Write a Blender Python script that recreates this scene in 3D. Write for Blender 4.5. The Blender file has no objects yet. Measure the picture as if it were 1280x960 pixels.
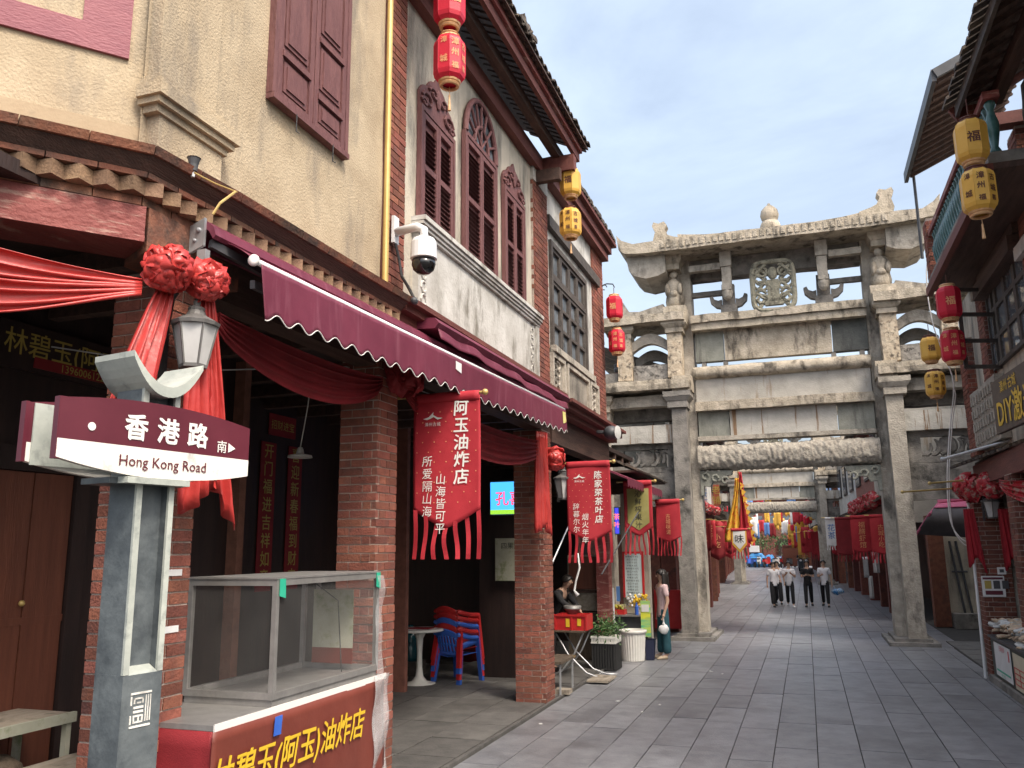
import bpy, math, random
from mathutils import Vector, Matrix, noise
random.seed(7)
PI = math.pi
C = bpy.context.scene.collection
SC = bpy.context.scene

# ------------------------------------------------------------------ camera
# axes of the camera in world space (street = +Y, right = +X, up = +Z), found by fitting vanishing points
FPX = 1045.09
AXX = Vector((0.945, 0.327, -0.010)); AXD = Vector((-0.072, 0.178, -0.981)); AXF = Vector((-0.319, 0.928, 0.192))
AXF.normalize(); AXX = (AXX - AXF * AXX.dot(AXF)).normalized(); AXD = AXF.cross(AXX).normalized()
EYE = Vector((0, 0, 2.05))
cam = bpy.data.cameras.new('camera'); cam.sensor_width = 36; cam.lens = FPX / 1280 * 36
cam.clip_start = 0.05; cam.clip_end = 2000
co = bpy.data.objects.new('camera', cam); C.objects.link(co)
Mx = Matrix((AXX, -AXD, -AXF)).transposed().to_4x4(); Mx.translation = EYE
co.matrix_world = Mx; SC.camera = co
SC.render.resolution_x = 1024; SC.render.resolution_y = 768

# ------------------------------------------------------------------ light
SUN_EL, SUN_AZ = math.radians(53), math.radians(126)        # azimuth from +Y (street) towards +X
w = bpy.data.worlds.new('World'); SC.world = w; w.use_nodes = True
nt = w.node_tree; nt.nodes.clear()
def N(t, **k):
    n = nt.nodes.new(t)
    for a, b in k.items(): setattr(n, a, b)
    return n
sky = N('ShaderNodeTexSky', sky_type='NISHITA', sun_disc=False, sun_elevation=SUN_EL, sun_rotation=SUN_AZ)
sky.air_density = 1.0; sky.dust_density = 10.0; sky.ozone_density = 1.5
tc = N('ShaderNodeTexCoord'); mp = N('ShaderNodeMapping'); mp.inputs['Scale'].default_value = (1.6, 1.1, 4.2)
mp.inputs['Rotation'].default_value = (0.2, 0.25, 0.5)
nz = N('ShaderNodeTexNoise'); nz.inputs['Scale'].default_value = 1.5; nz.inputs['Detail'].default_value = 7
nz.inputs['Roughness'].default_value = 0.56; nz.inputs['Distortion'].default_value = 0.35
rp = N('ShaderNodeValToRGB'); rp.color_ramp.elements[0].position = 0.34; rp.color_ramp.elements[1].position = 0.72
rp.color_ramp.elements[0].color = (0.20, 0.20, 0.20, 1); rp.color_ramp.elements[1].color = (0.54, 0.54, 0.54, 1)
mx = N('ShaderNodeMixRGB'); mx.inputs[2].default_value = (4.05, 4.72, 5.3, 1)
bg = N('ShaderNodeBackground'); bg.inputs[1].default_value = 0.125; ow = N('ShaderNodeOutputWorld')
L = nt.links.new
L(tc.outputs['Generated'], mp.inputs[0]); L(mp.outputs[0], nz.inputs['Vector']); L(nz.outputs[0], rp.inputs[0])
L(rp.outputs[0], mx.inputs[0]); L(sky.outputs[0], mx.inputs[1]); L(mx.outputs[0], bg.inputs[0]); L(bg.outputs[0], ow.inputs[0])
sl = bpy.data.lights.new('sun', 'SUN'); sl.energy = 0.9; sl.angle = math.radians(10); sl.color = (1.0, 0.92, 0.80)
so = bpy.data.objects.new('sun', sl); C.objects.link(so)
sd = Vector((math.sin(SUN_AZ) * math.cos(SUN_EL), math.cos(SUN_AZ) * math.cos(SUN_EL), math.sin(SUN_EL)))
so.rotation_euler = sd.to_track_quat('Z', 'Y').to_euler(); so.location = (30, 0, 40)
SC.view_settings.view_transform = 'Standard'; SC.view_settings.look = 'None'
SC.view_settings.exposure = 1.33; SC.view_settings.gamma = 1
SC.cycles.max_bounces = 6; SC.cycles.diffuse_bounces = 4; SC.cycles.glossy_bounces = 3; SC.cycles.transparent_max_bounces = 10
SC.cycles.use_denoising = True

# ------------------------------------------------------------------ surveying helpers: a sight line met with a real plane
def ray(px, py): return AXX * (px - 640) + AXD * (py - 480) + AXF * FPX
def at_x(px, py, x): d = ray(px, py); return EYE + d * (x / d.x)
def at_y(px, py, y): d = ray(px, py); return EYE + d * (y / d.y)
def at_z(px, py, z=0.0): d = ray(px, py); return EYE + d * ((z - EYE.z) / d.z)

# ------------------------------------------------------------------ object helpers
def wloc(o):
    p = Vector((0, 0, 0))
    while o: p += o.location; o = o.parent
    return p
def thing(name, label, cat, loc=(0, 0, 0), group=None):
    o = bpy.data.objects.new(name, None); C.objects.link(o); o.location = loc; o.empty_display_size = 0.2
    return tag(o, label, cat, group)
def tag(o, label, cat, group=None):
    o['label'] = label; o['category'] = cat
    if group: o['group'] = group
    return o
def struct(o): o['kind'] = 'structure'; return o
def stuff(o): o['kind'] = 'stuff'; return o
def link(name, me, parent=None, loc=(0, 0, 0)):
    o = bpy.data.objects.new(name, me); C.objects.link(o); o.parent = parent; o.location = loc; return o
def dup(o, loc=None, rotz=None, label=None, parent=None):
    c = o.copy(); C.objects.link(c); c.parent = parent
    if loc is not None: c.location = loc
    if rotz is not None: c.rotation_euler = (0, 0, rotz)
    if label: c['label'] = label
    for ch in KIDS(o): dup(ch, parent=c)
    return c
def KIDS(o): return [x for x in C.objects if x.parent == o] if False else list(o.children)

def nv(p, f, a): return noise.noise_vector(p * f) * a

class MB:
    def __init__(s): s.v = []; s.f = []; s.mi = []; s.cur = 0
    def add(s, vs, fs):
        b = len(s.v); s.v.extend(Vector(p) for p in vs)
        for f in fs: s.f.append(tuple(i + b for i in f)); s.mi.append(s.cur)
        return s
    def poly(s, pts): return s.add(pts, [tuple(range(len(pts)))])
    def hexa(s, p): return s.add(p, [(0, 3, 2, 1), (4, 5, 6, 7), (0, 1, 5, 4), (1, 2, 6, 5), (2, 3, 7, 6), (3, 0, 4, 7)])
    def box(s, x0, x1, y0, y1, z0, z1):
        return s.hexa([(x0, y0, z0), (x1, y0, z0), (x1, y1, z0), (x0, y1, z0), (x0, y0, z1), (x1, y0, z1), (x1, y1, z1), (x0, y1, z1)])
    def obox(s, c, a, b, d):
        c, a, b, d = Vector(c), Vector(a), Vector(b), Vector(d)
        return s.hexa([c - a - b - d, c + a - b - d, c + a + b - d, c - a + b - d, c - a - b + d, c + a - b + d, c + a + b + d, c - a + b + d])
    def beam(s, p, q, wd, h, up=(0, 0, 1)):
        p, q = Vector(p), Vector(q); d = q - p; up = Vector(up)
        sv = d.cross(up)
        if sv.length < 1e-6: sv = d.cross(Vector((1, 0, 0)))
        sv.normalize(); u = sv.cross(d).normalized()
        return s.obox((p + q) / 2, d / 2, sv * wd / 2, u * h / 2)
    def rbox(s, x0, x1, y0, y1, z0, z1, amp=0.012, seg=0.16, fr=2.3):
        # weathered block: a box cut into a lattice and roughened (position based so that edges stay closed)
        lo, hi = Vector((x0, y0, z0)), Vector((x1, y1, z1)); sz = hi - lo
        n = [max(1, min(24, int(round(q / seg)))) for q in sz]
        for ax in range(3):
            a, b = (ax + 1) % 3, (ax + 2) % 3
            for side in (0, 1):
                vs, fs = [], []
                for i in range(n[a] + 1):
                    for j in range(n[b] + 1):
                        p = Vector((0, 0, 0)); p[ax] = hi[ax] if side else lo[ax]
                        p[a] = lo[a] + sz[a] * i / n[a]; p[b] = lo[b] + sz[b] * j / n[b]
                        # knock the arrises back a little
                        e = sum(1 for q in range(3) if abs(p[q] - lo[q]) < 1e-6 or abs(p[q] - hi[q]) < 1e-6)
                        dsp = nv(p, fr, amp) + nv(p, fr * 4.1, amp * .5)
                        if e >= 2: dsp += (((lo + hi) / 2 - p).normalized()) * amp * (.5 + abs(noise.noise(p * 5)))
                        vs.append(p + dsp)
                for i in range(n[a]):
                    for j in range(n[b]):
                        k = i * (n[b] + 1) + j; q = (k, k + n[b] + 1, k + n[b] + 2, k + 1)
                        fs.append(q if side else q[::-1])
                s.add(vs, fs)
        return s
    def prism(s, pts, vec):
        vec = Vector(vec); a = [Vector(p) for p in pts]; n = len(a)
        s.add(a + [p + vec for p in a], [tuple(range(n - 1, -1, -1)), tuple(range(n, 2 * n))] + [(i, (i + 1) % n, (i + 1) % n + n, i + n) for i in range(n)])
        return s
    def tube(s, pts, r, n=8, cap=True):
        pts = [Vector(p) for p in pts]; m = len(pts); vs = []; fs = []; pu = None
        for i, p in enumerate(pts):
            d = (pts[min(i + 1, m - 1)] - pts[max(i - 1, 0)]).normalized()
            u = pu if pu else (Vector((0, 0, 1)) if abs(d.z) < .9 else Vector((1, 0, 0)))
            u = (u - d * u.dot(d)).normalized(); pu = u; v = d.cross(u)
            rr = r[i] if isinstance(r, (list, tuple)) else r
            vs += [p + (u * math.cos(2 * PI * k / n) + v * math.sin(2 * PI * k / n)) * rr for k in range(n)]
        for i in range(m - 1):
            for k in range(n): fs.append((i * n + k, i * n + (k + 1) % n, (i + 1) * n + (k + 1) % n, (i + 1) * n + k))
        if cap: fs += [tuple(range(n - 1, -1, -1)), tuple(range((m - 1) * n, m * n))]
        return s.add(vs, fs)
    def lathe(s, prof, base=(0, 0, 0), n=16, rot=0, ax=None, caps=True):
        base = Vector(base); vs = []; fs = []; m = len(prof)
        q = Vector((0, 0, 1)).rotation_difference(Vector(ax)) if ax else None
        for r, z in prof:
            for k in range(n):
                p = Vector((r * math.cos(rot + 2 * PI * k / n), r * math.sin(rot + 2 * PI * k / n), z))
                vs.append(base + (q @ p if q else p))
        for i in range(m - 1):
            for k in range(n): fs.append((i * n + k, i * n + (k + 1) % n, (i + 1) * n + (k + 1) % n, (i + 1) * n + k))
        if caps: fs += [tuple(range(n - 1, -1, -1)), tuple(range((m - 1) * n, m * n))]
        return s.add(vs, fs)
    def grid(s, fn, nu, nw):
        vs = [fn(i / nu, j / nw) for i in range(nu + 1) for j in range(nw + 1)]
        return s.add(vs, [(i * (nw + 1) + j, (i + 1) * (nw + 1) + j, (i + 1) * (nw + 1) + j + 1, i * (nw + 1) + j + 1) for i in range(nu) for j in range(nw)])
    def ball(s, c, r, nu=12, nw=8):
        c = Vector(c); r = Vector(r) if not isinstance(r, (int, float)) else Vector((r, r, r))
        vs = []; fs = []
        for i in range(nw + 1):
            t = PI * i / nw
            for k in range(nu):
                a = 2 * PI * k / nu; vs.append(c + Vector((r.x * math.sin(t) * math.cos(a), r.y * math.sin(t) * math.sin(a), r.z * math.cos(t))))
        for i in range(nw):
            for k in range(nu): fs.append((i * nu + k, (i + 1) * nu + k, (i + 1) * nu + (k + 1) % nu, i * nu + (k + 1) % nu))
        return s.add(vs, fs)
    def mesh(s, name, mats, off=Vector((0, 0, 0)), smooth=False):
        me = bpy.data.meshes.new(name); me.from_pydata([tuple(p - off) for p in s.v], [], s.f)
        for m in (mats if isinstance(mats, (list, tuple)) else [mats]): me.materials.append(m)
        if max(s.mi, default=0) > 0: me.polygons.foreach_set('material_index', s.mi)
        if smooth: me.polygons.foreach_set('use_smooth', [True] * len(me.polygons))
        me.update(); return me
    def build(s, name, mats, parent=None, smooth=False, own=False, thick=0):
        off = wloc(parent) if parent else Vector((0, 0, 0)); loc = (0, 0, 0)
        if parent is None and own is not False:
            off = Vector(own); loc = off
        o = link(name, s.mesh(name, mats, off, smooth), parent, loc)
        if thick:
            md = o.modifiers.new('thickness', 'SOLIDIFY'); md.thickness = thick; md.offset = 0
        return o

CACHE = {}
def piece(name, size, mat, parent, centre, rot=None, jit=0.0):
    """one small box-like piece as its own object; alike pieces share one mesh"""
    key = (name, tuple(round(q, 3) for q in size), mat.name)
    if key not in CACHE:
        a, b, c = (q / 2 for q in key[1]); m = MB(); k = min(a, b, c) * 0.22
        m.hexa([(-a, -b, -c), (a, -b, -c), (a, b, -c), (-a, b, -c), (-a, -b, c), (a, -b, c), (a, b, c), (-a, b, c)])
        CACHE[key] = m.mesh(name, mat)
    o = link(name, CACHE[key], parent, Vector(centre) - wloc(parent) + Vector([random.uniform(-jit, jit) for _ in range(3)]))
    if rot: o.rotation_euler = rot
    return o

# ------------------------------------------------------------------ materials
def mat(name, c1, c2=None, sc=4.0, rough=0.8, bump=0.0, bsc=None, metal=0.0, stretch=(1, 1, 1), c3=None, sc3=1.0, lo=0.35, hi=0.65,
        rand=0.0, emit=None, es=1.0, spec=0.5, alpha=1.0, transm=0.0, lo3=0.52, hi3=0.68, det=6, str3=(1, 1, 1)):
    m = bpy.data.materials.new(name); m.use_nodes = True; t = m.node_tree; b = t.nodes['Principled BSDF']
    def nn(k): return t.nodes.new(k)
    c2 = c2 or c1; lk = t.links.new
    tcn = nn('ShaderNodeTexCoord'); mpn = nn('ShaderNodeMapping'); mpn.inputs['Scale'].default_value = stretch
    oi = nn('ShaderNodeObjectInfo'); ad = nn('ShaderNodeVectorMath'); ad.operation = 'ADD'
    mul = nn('ShaderNodeMath'); mul.operation = 'MULTIPLY'; mul.inputs[1].default_value = 37.0 if rand else 0.0
    lk(oi.outputs['Random'], mul.inputs[0]); lk(tcn.outputs['Object'], ad.inputs[0]); lk(mul.outputs[0], ad.inputs[1]); lk(ad.outputs[0], mpn.inputs[0])
    no = nn('ShaderNodeTexNoise'); no.inputs['Scale'].default_value = sc; no.inputs['Detail'].default_value = det; no.inputs['Roughness'].default_value = 0.62
    lk(mpn.outputs[0], no.inputs['Vector'])
    r = nn('ShaderNodeValToRGB'); r.color_ramp.elements[0].position = lo; r.color_ramp.elements[1].position = hi
    r.color_ramp.elements[0].color = (*c1, 1); r.color_ramp.elements[1].color = (*c2, 1); lk(no.outputs[0], r.inputs[0])
    out = r.outputs[0]
    if c3:
        n3 = nn('ShaderNodeTexNoise'); n3.inputs['Scale'].default_value = sc3; n3.inputs['Detail'].default_value = 7; n3.inputs['Roughness'].default_value = 0.65
        mp3 = nn('ShaderNodeMapping'); mp3.inputs['Scale'].default_value = str3; lk(ad.outputs[0], mp3.inputs[0]); lk(mp3.outputs[0], n3.inputs['Vector'])
        r3 = nn('ShaderNodeValToRGB'); r3.color_ramp.elements[0].position = lo3; r3.color_ramp.elements[1].position = hi3
        lk(n3.outputs[0], r3.inputs[0]); mixn = nn('ShaderNodeMixRGB'); mixn.inputs[2].default_value = (*c3, 1)
        lk(r3.outputs[0], mixn.inputs[0]); lk(out, mixn.inputs[1]); out = mixn.outputs[0]
    if rand:
        geo = nn('ShaderNodeNewGeometry'); a2 = nn('ShaderNodeMath'); a2.operation = 'ADD'; fr = nn('ShaderNodeMath'); fr.operation = 'FRACT'
        lk(oi.outputs['Random'], a2.inputs[0]); lk(geo.outputs['Random Per Island'], a2.inputs[1]); lk(a2.outputs[0], fr.inputs[0])
        mr = nn('ShaderNodeMapRange'); mr.inputs[3].default_value = 1 - rand; mr.inputs[4].default_value = 1 + rand * .8; lk(fr.outputs[0], mr.inputs[0])
        hs = nn('ShaderNodeHueSaturation'); lk(mr.outputs[0], hs.inputs['Value']); lk(out, hs.inputs['Color'])
        mr2 = nn('ShaderNodeMapRange'); mr2.inputs[3].default_value = .5 - .006 * (rand > .12); mr2.inputs[4].default_value = .5 + .006 * (rand > .12)
        sq = nn('ShaderNodeMath'); sq.operation = 'MULTIPLY'; sq.inputs[1].default_value = 7.3; f2 = nn('ShaderNodeMath'); f2.operation = 'FRACT'
        lk(fr.outputs[0], sq.inputs[0]); lk(sq.outputs[0], f2.inputs[0]); lk(f2.outputs[0], mr2.inputs[0]); lk(mr2.outputs[0], hs.inputs['Hue'])
        out = hs.outputs[0]
    lk(out, b.inputs['Base Color']); b.inputs['Roughness'].default_value = rough; b.inputs['Metallic'].default_value = metal
    b.inputs['Specular IOR Level'].default_value = spec
    if bump:
        bn = nn('ShaderNodeTexNoise'); bn.inputs['Scale'].default_value = bsc or sc * 6; bn.inputs['Detail'].default_value = 5
        lk(mpn.outputs[0], bn.inputs['Vector']); bu = nn('ShaderNodeBump'); bu.inputs['Strength'].default_value = bump; bu.inputs['Distance'].default_value = 0.02
        lk(bn.outputs[0], bu.inputs['Height']); lk(bu.outputs[0], b.inputs['Normal'])
    if emit: b.inputs['Emission Color'].default_value = (*emit, 1); b.inputs['Emission Strength'].default_value = es
    if transm: b.inputs['Transmission Weight'].default_value = transm
    if alpha < 1: b.inputs['Alpha'].default_value = alpha
    return m
def s2l(r, g, b): return tuple(((c / 255) / 12.92 if c / 255 <= .04045 else ((c / 255 + .055) / 1.055) ** 2.4) for c in (r, g, b))

M = {}
M['stucco'] = mat('cream stucco', (.385, .305, .205), (.50, .41, .285), 2.0, .95, .45, 60, c3=(.20, .175, .145), sc3=2.0, lo3=.50, hi3=.74, str3=(1.3, 1.3, .35))
M['stucco_grey'] = mat('weathered plaster', (.42, .38, .31), (.56, .51, .42), 1.6, .95, .5, 40, c3=(.15, .145, .13), sc3=1.9, lo3=.47, hi3=.68, str3=(1, 1.6, .35))
M['white_plaster'] = mat('stained white plaster', (.44, .425, .39), (.62, .61, .58), 2.6, .9, .25, 30, c3=(.20, .185, .155), sc3=2.6, lo3=.50, hi3=.68, str3=(1, 1.4, .6))
M['brick'] = mat('red brick', (.19, .062, .042), (.265, .092, .06), 9, .9, .5, 60, rand=.34, c3=(.13, .065, .055), sc3=7, lo3=.50, hi3=.75)
M['mortar'] = mat('lime mortar', (.33, .27, .23), (.45, .38, .33), 14, .95, .5, 80)
M['brick_dark'] = mat('dim brick', (.17, .07, .05), (.24, .10, .07), 9, .9, .4, 60, rand=.3)
M['tile'] = mat('terracotta cornice tile', (.23, .085, .05), (.31, .13, .075), 7, .85, .4, 50, rand=.28, c3=(.075, .05, .04), sc3=4, lo3=.40, hi3=.62)
M['tooth'] = mat('weathered cornice brick', (.22, .135, .085), (.30, .19, .115), 8, .9, .4, 60, rand=.35, c3=(.14, .085, .06), sc3=6)
M['redwood'] = mat('flaking red paint on wood', (.19, .045, .04), (.27, .075, .065), 5, .7, .6, 40, stretch=(1, .25, 1), c3=(.36, .21, .17), sc3=10, lo3=.53, hi3=.62, str3=(.5, .3, 2.5))
M['shutter'] = mat('maroon shutter paint', (.125, .045, .046), (.185, .075, .072), 7, .65, .45, 50, stretch=(3, 3, .4), c3=(.25, .12, .11), sc3=8, lo3=.6, hi3=.75, str3=(3, 3, .4))
M['maroon_board'] = mat('maroon painted board', (.23, .062, .085), (.28, .085, .105), 3, .6, .3, 30, stretch=(1, 1, 3), c3=(.42, .25, .26), sc3=9, lo3=.66, hi3=.75, str3=(.4, .4, 3))
M['darkwood'] = mat('old dark timber', (.05, .028, .022), (.10, .056, .042), 5, .75, .5, 40, stretch=(3, .3, 3))
M['eavewood'] = mat('red brown eave timber', (.115, .032, .026), (.18, .055, .042), 5, .7, .4, 40, stretch=(3, .3, 3))
M['greywood'] = mat('grey brown window timber', (.055, .045, .040), (.10, .085, .074), 6, .7, .4, 40)
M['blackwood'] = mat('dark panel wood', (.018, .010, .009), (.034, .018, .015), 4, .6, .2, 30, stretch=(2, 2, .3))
M['door'] = mat('reddish brown door', (.13, .042, .024), (.18, .06, .034), 5, .5, .25, 30, stretch=(4, 4, .3))
M['rooftile'] = mat('old clay roof tile', (.05, .042, .038), (.13, .105, .085), 6, .9, .5, 30, rand=.35, c3=(.20, .16, .11), sc3=4)
M['stone'] = mat('weathered granite', (.34, .305, .255), (.50, .455, .385), 5.0, .92, .8, 26, c3=(.12, .11, .095), sc3=2.8, lo3=.52, hi3=.68, str3=(1, 1, .45))
M['stone_warm'] = mat('rust stained granite', (.35, .305, .235), (.52, .455, .365), 5.0, .92, .8, 26, c3=(.11, .095, .075), sc3=3.4, lo3=.50, hi3=.65, str3=(1.2, 1.2, .45))
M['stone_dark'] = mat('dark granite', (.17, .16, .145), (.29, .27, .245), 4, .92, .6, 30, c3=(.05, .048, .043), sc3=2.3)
M['stone_carved'] = mat('carved granite', (.30, .27, .23), (.43, .395, .335), 8, .92, 1.0, 22, c3=(.14, .128, .11), sc3=9, lo3=.55, hi3=.72)
M['stone_green'] = mat('greenish slate panel', (.21, .215, .185), (.30, .305, .265), 4, .85, .4, 30, c3=(.10, .10, .09), sc3=2, str3=(2, 2, .3))
M['stone_pale'] = mat('pale streaked slab', (.40, .385, .345), (.52, .50, .455), 4, .85, .4, 30, c3=(.22, .135, .075), sc3=3.0, lo3=.55, hi3=.61, str3=(2.2, 2.2, .10))
M['slab'] = mat('grey paving granite', (.195, .20, .218), (.265, .27, .288), 5, .36, .35, 60, rand=.16, c3=(.145, .147, .158), sc3=2.1, lo3=.47, hi3=.70)
M['joint'] = mat('dirty paving joint', (.035, .033, .032), (.06, .056, .052), 8, .95)
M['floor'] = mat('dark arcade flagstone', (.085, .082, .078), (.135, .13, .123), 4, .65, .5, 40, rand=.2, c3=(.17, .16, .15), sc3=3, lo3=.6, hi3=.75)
M['red_silk'] = mat('red satin', (.43, .036, .034), (.51, .055, .048), 5, .36, .25, 14, spec=.45)
M['coral_silk'] = mat('sunlit red satin', (.60, .10, .075), (.68, .145, .11), 4, .42, .1, 80, spec=.45)  # lit copy of the red satin, sunlight put into the colour; unused
M['flag_red'] = mat('red printed flag cloth', (.38, .016, .028), (.46, .025, .038), 4, .7, .2, 160)
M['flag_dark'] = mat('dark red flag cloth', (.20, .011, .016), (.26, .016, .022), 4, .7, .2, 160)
M['awning'] = mat('maroon awning canvas', (.125, .014, .036), (.16, .022, .048), 3, .6, .15, 200, c3=(.20, .05, .08), sc3=3, str3=(.3, 3, .3))
M['white_trim'] = mat('white trim', (.78, .76, .73), None, 4, .45)
M['white_metal'] = mat('white painted metal', (.70, .71, .72), (.78, .79, .80), 4, .35)
M['galv'] = mat('galvanised steel', (.42, .43, .44), (.55, .56, .57), 6, .4, metal=.6)
M['alu'] = mat('dull aluminium', (.27, .265, .255), (.36, .35, .34), 8, .45, .1, 40, metal=.5)
M['black_metal'] = mat('black cast iron', (.02, .02, .022), (.035, .035, .037), 9, .5, .2, 50)
M['dark_metal'] = mat('dark grey metal', (.05, .052, .058), (.08, .083, .09), 6, .5)
M['brass'] = mat('yellow brass pipe', (.52, .36, .12), (.62, .45, .17), 4, .4, metal=.3)
M['post_grey'] = mat('blue grey powder coat', (.075, .09, .10), (.15, .172, .18), 3.2, .5, .2, 25, c3=(.055, .066, .075), sc3=5, lo3=.46, hi3=.66)
M['post_light'] = mat('chalky pale paint', (.34, .37, .34), (.48, .51, .46), 5, .5, .1, 30, c3=(.20, .22, .21), sc3=7, lo3=.55, hi3=.7)
M['sign_maroon'] = mat('maroon sign enamel', (.095, .014, .026), (.12, .02, .034), 3, .38)
M['sign_white'] = mat('white sign enamel', (.74, .72, .66), (.80, .78, .73), 7, .38, c3=(.46, .45, .42), sc3=6, lo3=.60, hi3=.70)
M['gold'] = mat('yellow lettering', (.72, .47, .03), None, 4, .5)
M['gold_dim'] = mat('old gilt lettering', (.42, .32, .075), None, 4, .5)
M['white_ink'] = mat('white lettering', (.80, .78, .74), None, 4, .6)
M['maroon_ink'] = mat('maroon lettering', (.12, .02, .03), None, 4, .5)
M['black_ink'] = mat('black lettering', (.025, .025, .025), None, 4, .6)
M['red_ink'] = mat('red lettering', (.55, .03, .04), None, 4, .6)
M['lantern_red'] = mat('red lantern cloth', (.52, .006, .028), (.60, .012, .042), 3, .5, .1, 60)
M['lantern_yellow'] = mat('yellow lantern cloth', (.66, .37, .055), (.74, .44, .085), 3, .5, .1, 60)
M['lantern_trim'] = mat('gilt lantern trim', (.58, .33, .16), (.72, .46, .24), 20, .5)
M['lantern_seal'] = mat('pale gold print', (.74, .36, .17), None, 3, .6)
M['lantern_brown'] = mat('dark brown print', (.10, .03, .02), None, 3, .6)
M['glass'] = mat('frosted lamp glass', (.48, .48, .47), (.58, .58, .57), 6, .3)
M['case_glass'] = mat('smeared grey glass', (.22, .22, .22), (.32, .32, .31), 3, .10, alpha=.08)
M['window_glass'] = mat('window glass', (.10, .12, .14), (.22, .25, .28), 2, .08, spec=.8)
M['red_plastic'] = mat('red plastic', (.46, .02, .022), (.52, .03, .03), 6, .38)
M['blue_plastic'] = mat('blue plastic', (.035, .12, .52), (.05, .15, .58), 6, .38)
M['white_plastic'] = mat('white plastic', (.68, .67, .62), (.76, .75, .70), 5, .35)
M['green_plastic'] = mat('pale green plastic', (.42, .55, .45), (.5, .62, .52), 5, .4)
M['navy'] = mat('navy plastic', (.02, .025, .06), None, 5, .5)
M['banner_brown'] = mat('brown red vinyl', (.145, .032, .022), (.18, .044, .03), 3, .5, .1, 20)
M['paper'] = mat('white paper', (.70, .70, .69), (.78, .78, .77), 5, .7)
M['paper_dim'] = mat('aged poster paper', (.30, .31, .24), (.42, .42, .34), 4, .7, c3=(.16, .20, .09), sc3=5)
M['leaf'] = mat('green leaf', (.04, .10, .03), (.09, .17, .05), 8, .6, rand=.3)
M['skin'] = mat('skin', (.50, .31, .22), (.56, .36, .26), 9, .55)
M['hair'] = mat('black hair', (.012, .010, .009), (.022, .018, .016), 40, .45)
M['bluecap'] = mat('green blue glaze', (.025, .09, .088), (.07, .16, .155), 7, .25, rand=.25)
# ------------------------------------------------------------------ lettering (flat print and cut letters as thin real geometry)
GLYPH = {}
def glyph(ch, bold=0.0):
    k = (ch, bold)
    if k not in GLYPH:
        cu = bpy.data.curves.new('t', 'FONT'); cu.body = ch; cu.size = 1; cu.align_x = 'CENTER'; cu.resolution_u = 2; pass
        ob = bpy.data.objects.new('t', cu); C.objects.link(ob)
        dg = bpy.context.evaluated_depsgraph_get(); me = bpy.data.meshes.new_from_object(ob.evaluated_get(dg))
        GLYPH[k] = ([v.co.copy() for v in me.vertices], [tuple(p.vertices) for p in me.polygons])
        bpy.data.objects.remove(ob); bpy.data.curves.remove(cu); bpy.data.meshes.remove(me)
    return GLYPH[k]
def letters(parent, s, o, u, v, size, m, vert=False, step=1.0, bold=0.0, name='lettering', lift=0.004, slant=0.0, brush=0.0, hstep=None, wide=1.0, own=False):
    """print string s centred on o; u = reading direction, v = up, both unit vectors"""
    o, u, v = Vector(o), Vector(u).normalized(), Vector(v).normalized(); n = u.cross(v).normalized(); b = MB()
    for k, ch in enumerate(s if (vert or hstep) else [s]):
        vs, fs = glyph(ch)
        if not vs: continue
        if vert: off = -v * size * step * (k - (len(s) - 1) / 2)
        elif hstep: off = u * size * hstep * (k - (len(s) - 1) / 2)
        else: off = Vector((0, 0, 0))
        P = []
        for q in vs:
            x, y = q.x * size * wide, (q.y - .36) * size
            if brush: x += noise.noise(Vector((q.x * 5 + k * 9, q.y * 5, 0))) * brush * size; y += noise.noise(Vector((q.x * 5, q.y * 5 + k * 7, 4))) * brush * size
            P.append(o + off + u * (x + slant * y) + v * y + n * lift)
        b.add(P, fs)
        if bold:
            for q_, (dx, dy) in enumerate(((1, 0), (0, 1), (1, 1), (.5, .5))): b.add([p + (u * (dx - .5) + v * (dy - .5)) * bold * size * 1.6 + n * .00025 * (q_ + 1) for p in P], fs)
    return b.build(name, m, parent, own=own)

# ------------------------------------------------------------------ bricks
def brick_faces(parent, x0, x1, y0, y1, z0, z1, sides, course=.072, length=.235, m=None, joint=.0105, name='brick', seed=1, joined=False, proud=.004):
    """bricks on the faces of a pier; each brick is its own object (or, far away, one joined part)"""
    rnd = random.Random(seed); m = m or M['brick']; n = int((z1 - z0) / course); J = MB(); D = .05
    for k in range(n):
        zc = z0 + (k + .5) * course; hh = course - joint
        for s in sides:
            a0, a1 = (x0, x1) if s in 'ns' else (y0, y1)
            lead = (k % 2 == 0) if s in 'ns' else (k % 2 == 1)
            # this face runs through the corner on its turn, else it stops short of the other face's brick
            lo, hi = a0, a1
            if not lead:
                lo, hi = a0 + D * (s in 'ns' and 'w' in sides or s in 'ew' and 's' in sides), a1 - D * (s in 'ns' and 'e' in sides or s in 'ew' and 'n' in sides)
            cuts = [lo]; p = lo + (length if k % 2 else length * .5)
            while p < hi - .06: cuts.append(p); p += length
            cuts.append(hi)
            for a, b in zip(cuts, cuts[1:]):
                ln = b - a - joint; mid = (a + b) / 2; out = rnd.uniform(-.5, 1) * proud
                if s == 's': c, sz = (mid, y0 + D / 2 - out, zc), (ln, D, hh)
                elif s == 'n': c, sz = (mid, y1 - D / 2 + out, zc), (ln, D, hh)
                elif s == 'e': c, sz = (x1 - D / 2 + out, mid, zc), (D, ln, hh)
                else: c, sz = (x0 + D / 2 - out, mid, zc), (D, ln, hh)
                if joined: J.box(c[0] - sz[0] / 2, c[0] + sz[0] / 2, c[1] - sz[1] / 2, c[1] + sz[1] / 2, c[2] - sz[2] / 2, c[2] + sz[2] / 2)
                else: piece(name, sz, m, parent, c)
    if joined: stuff(J.build(name, m, parent))
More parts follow.
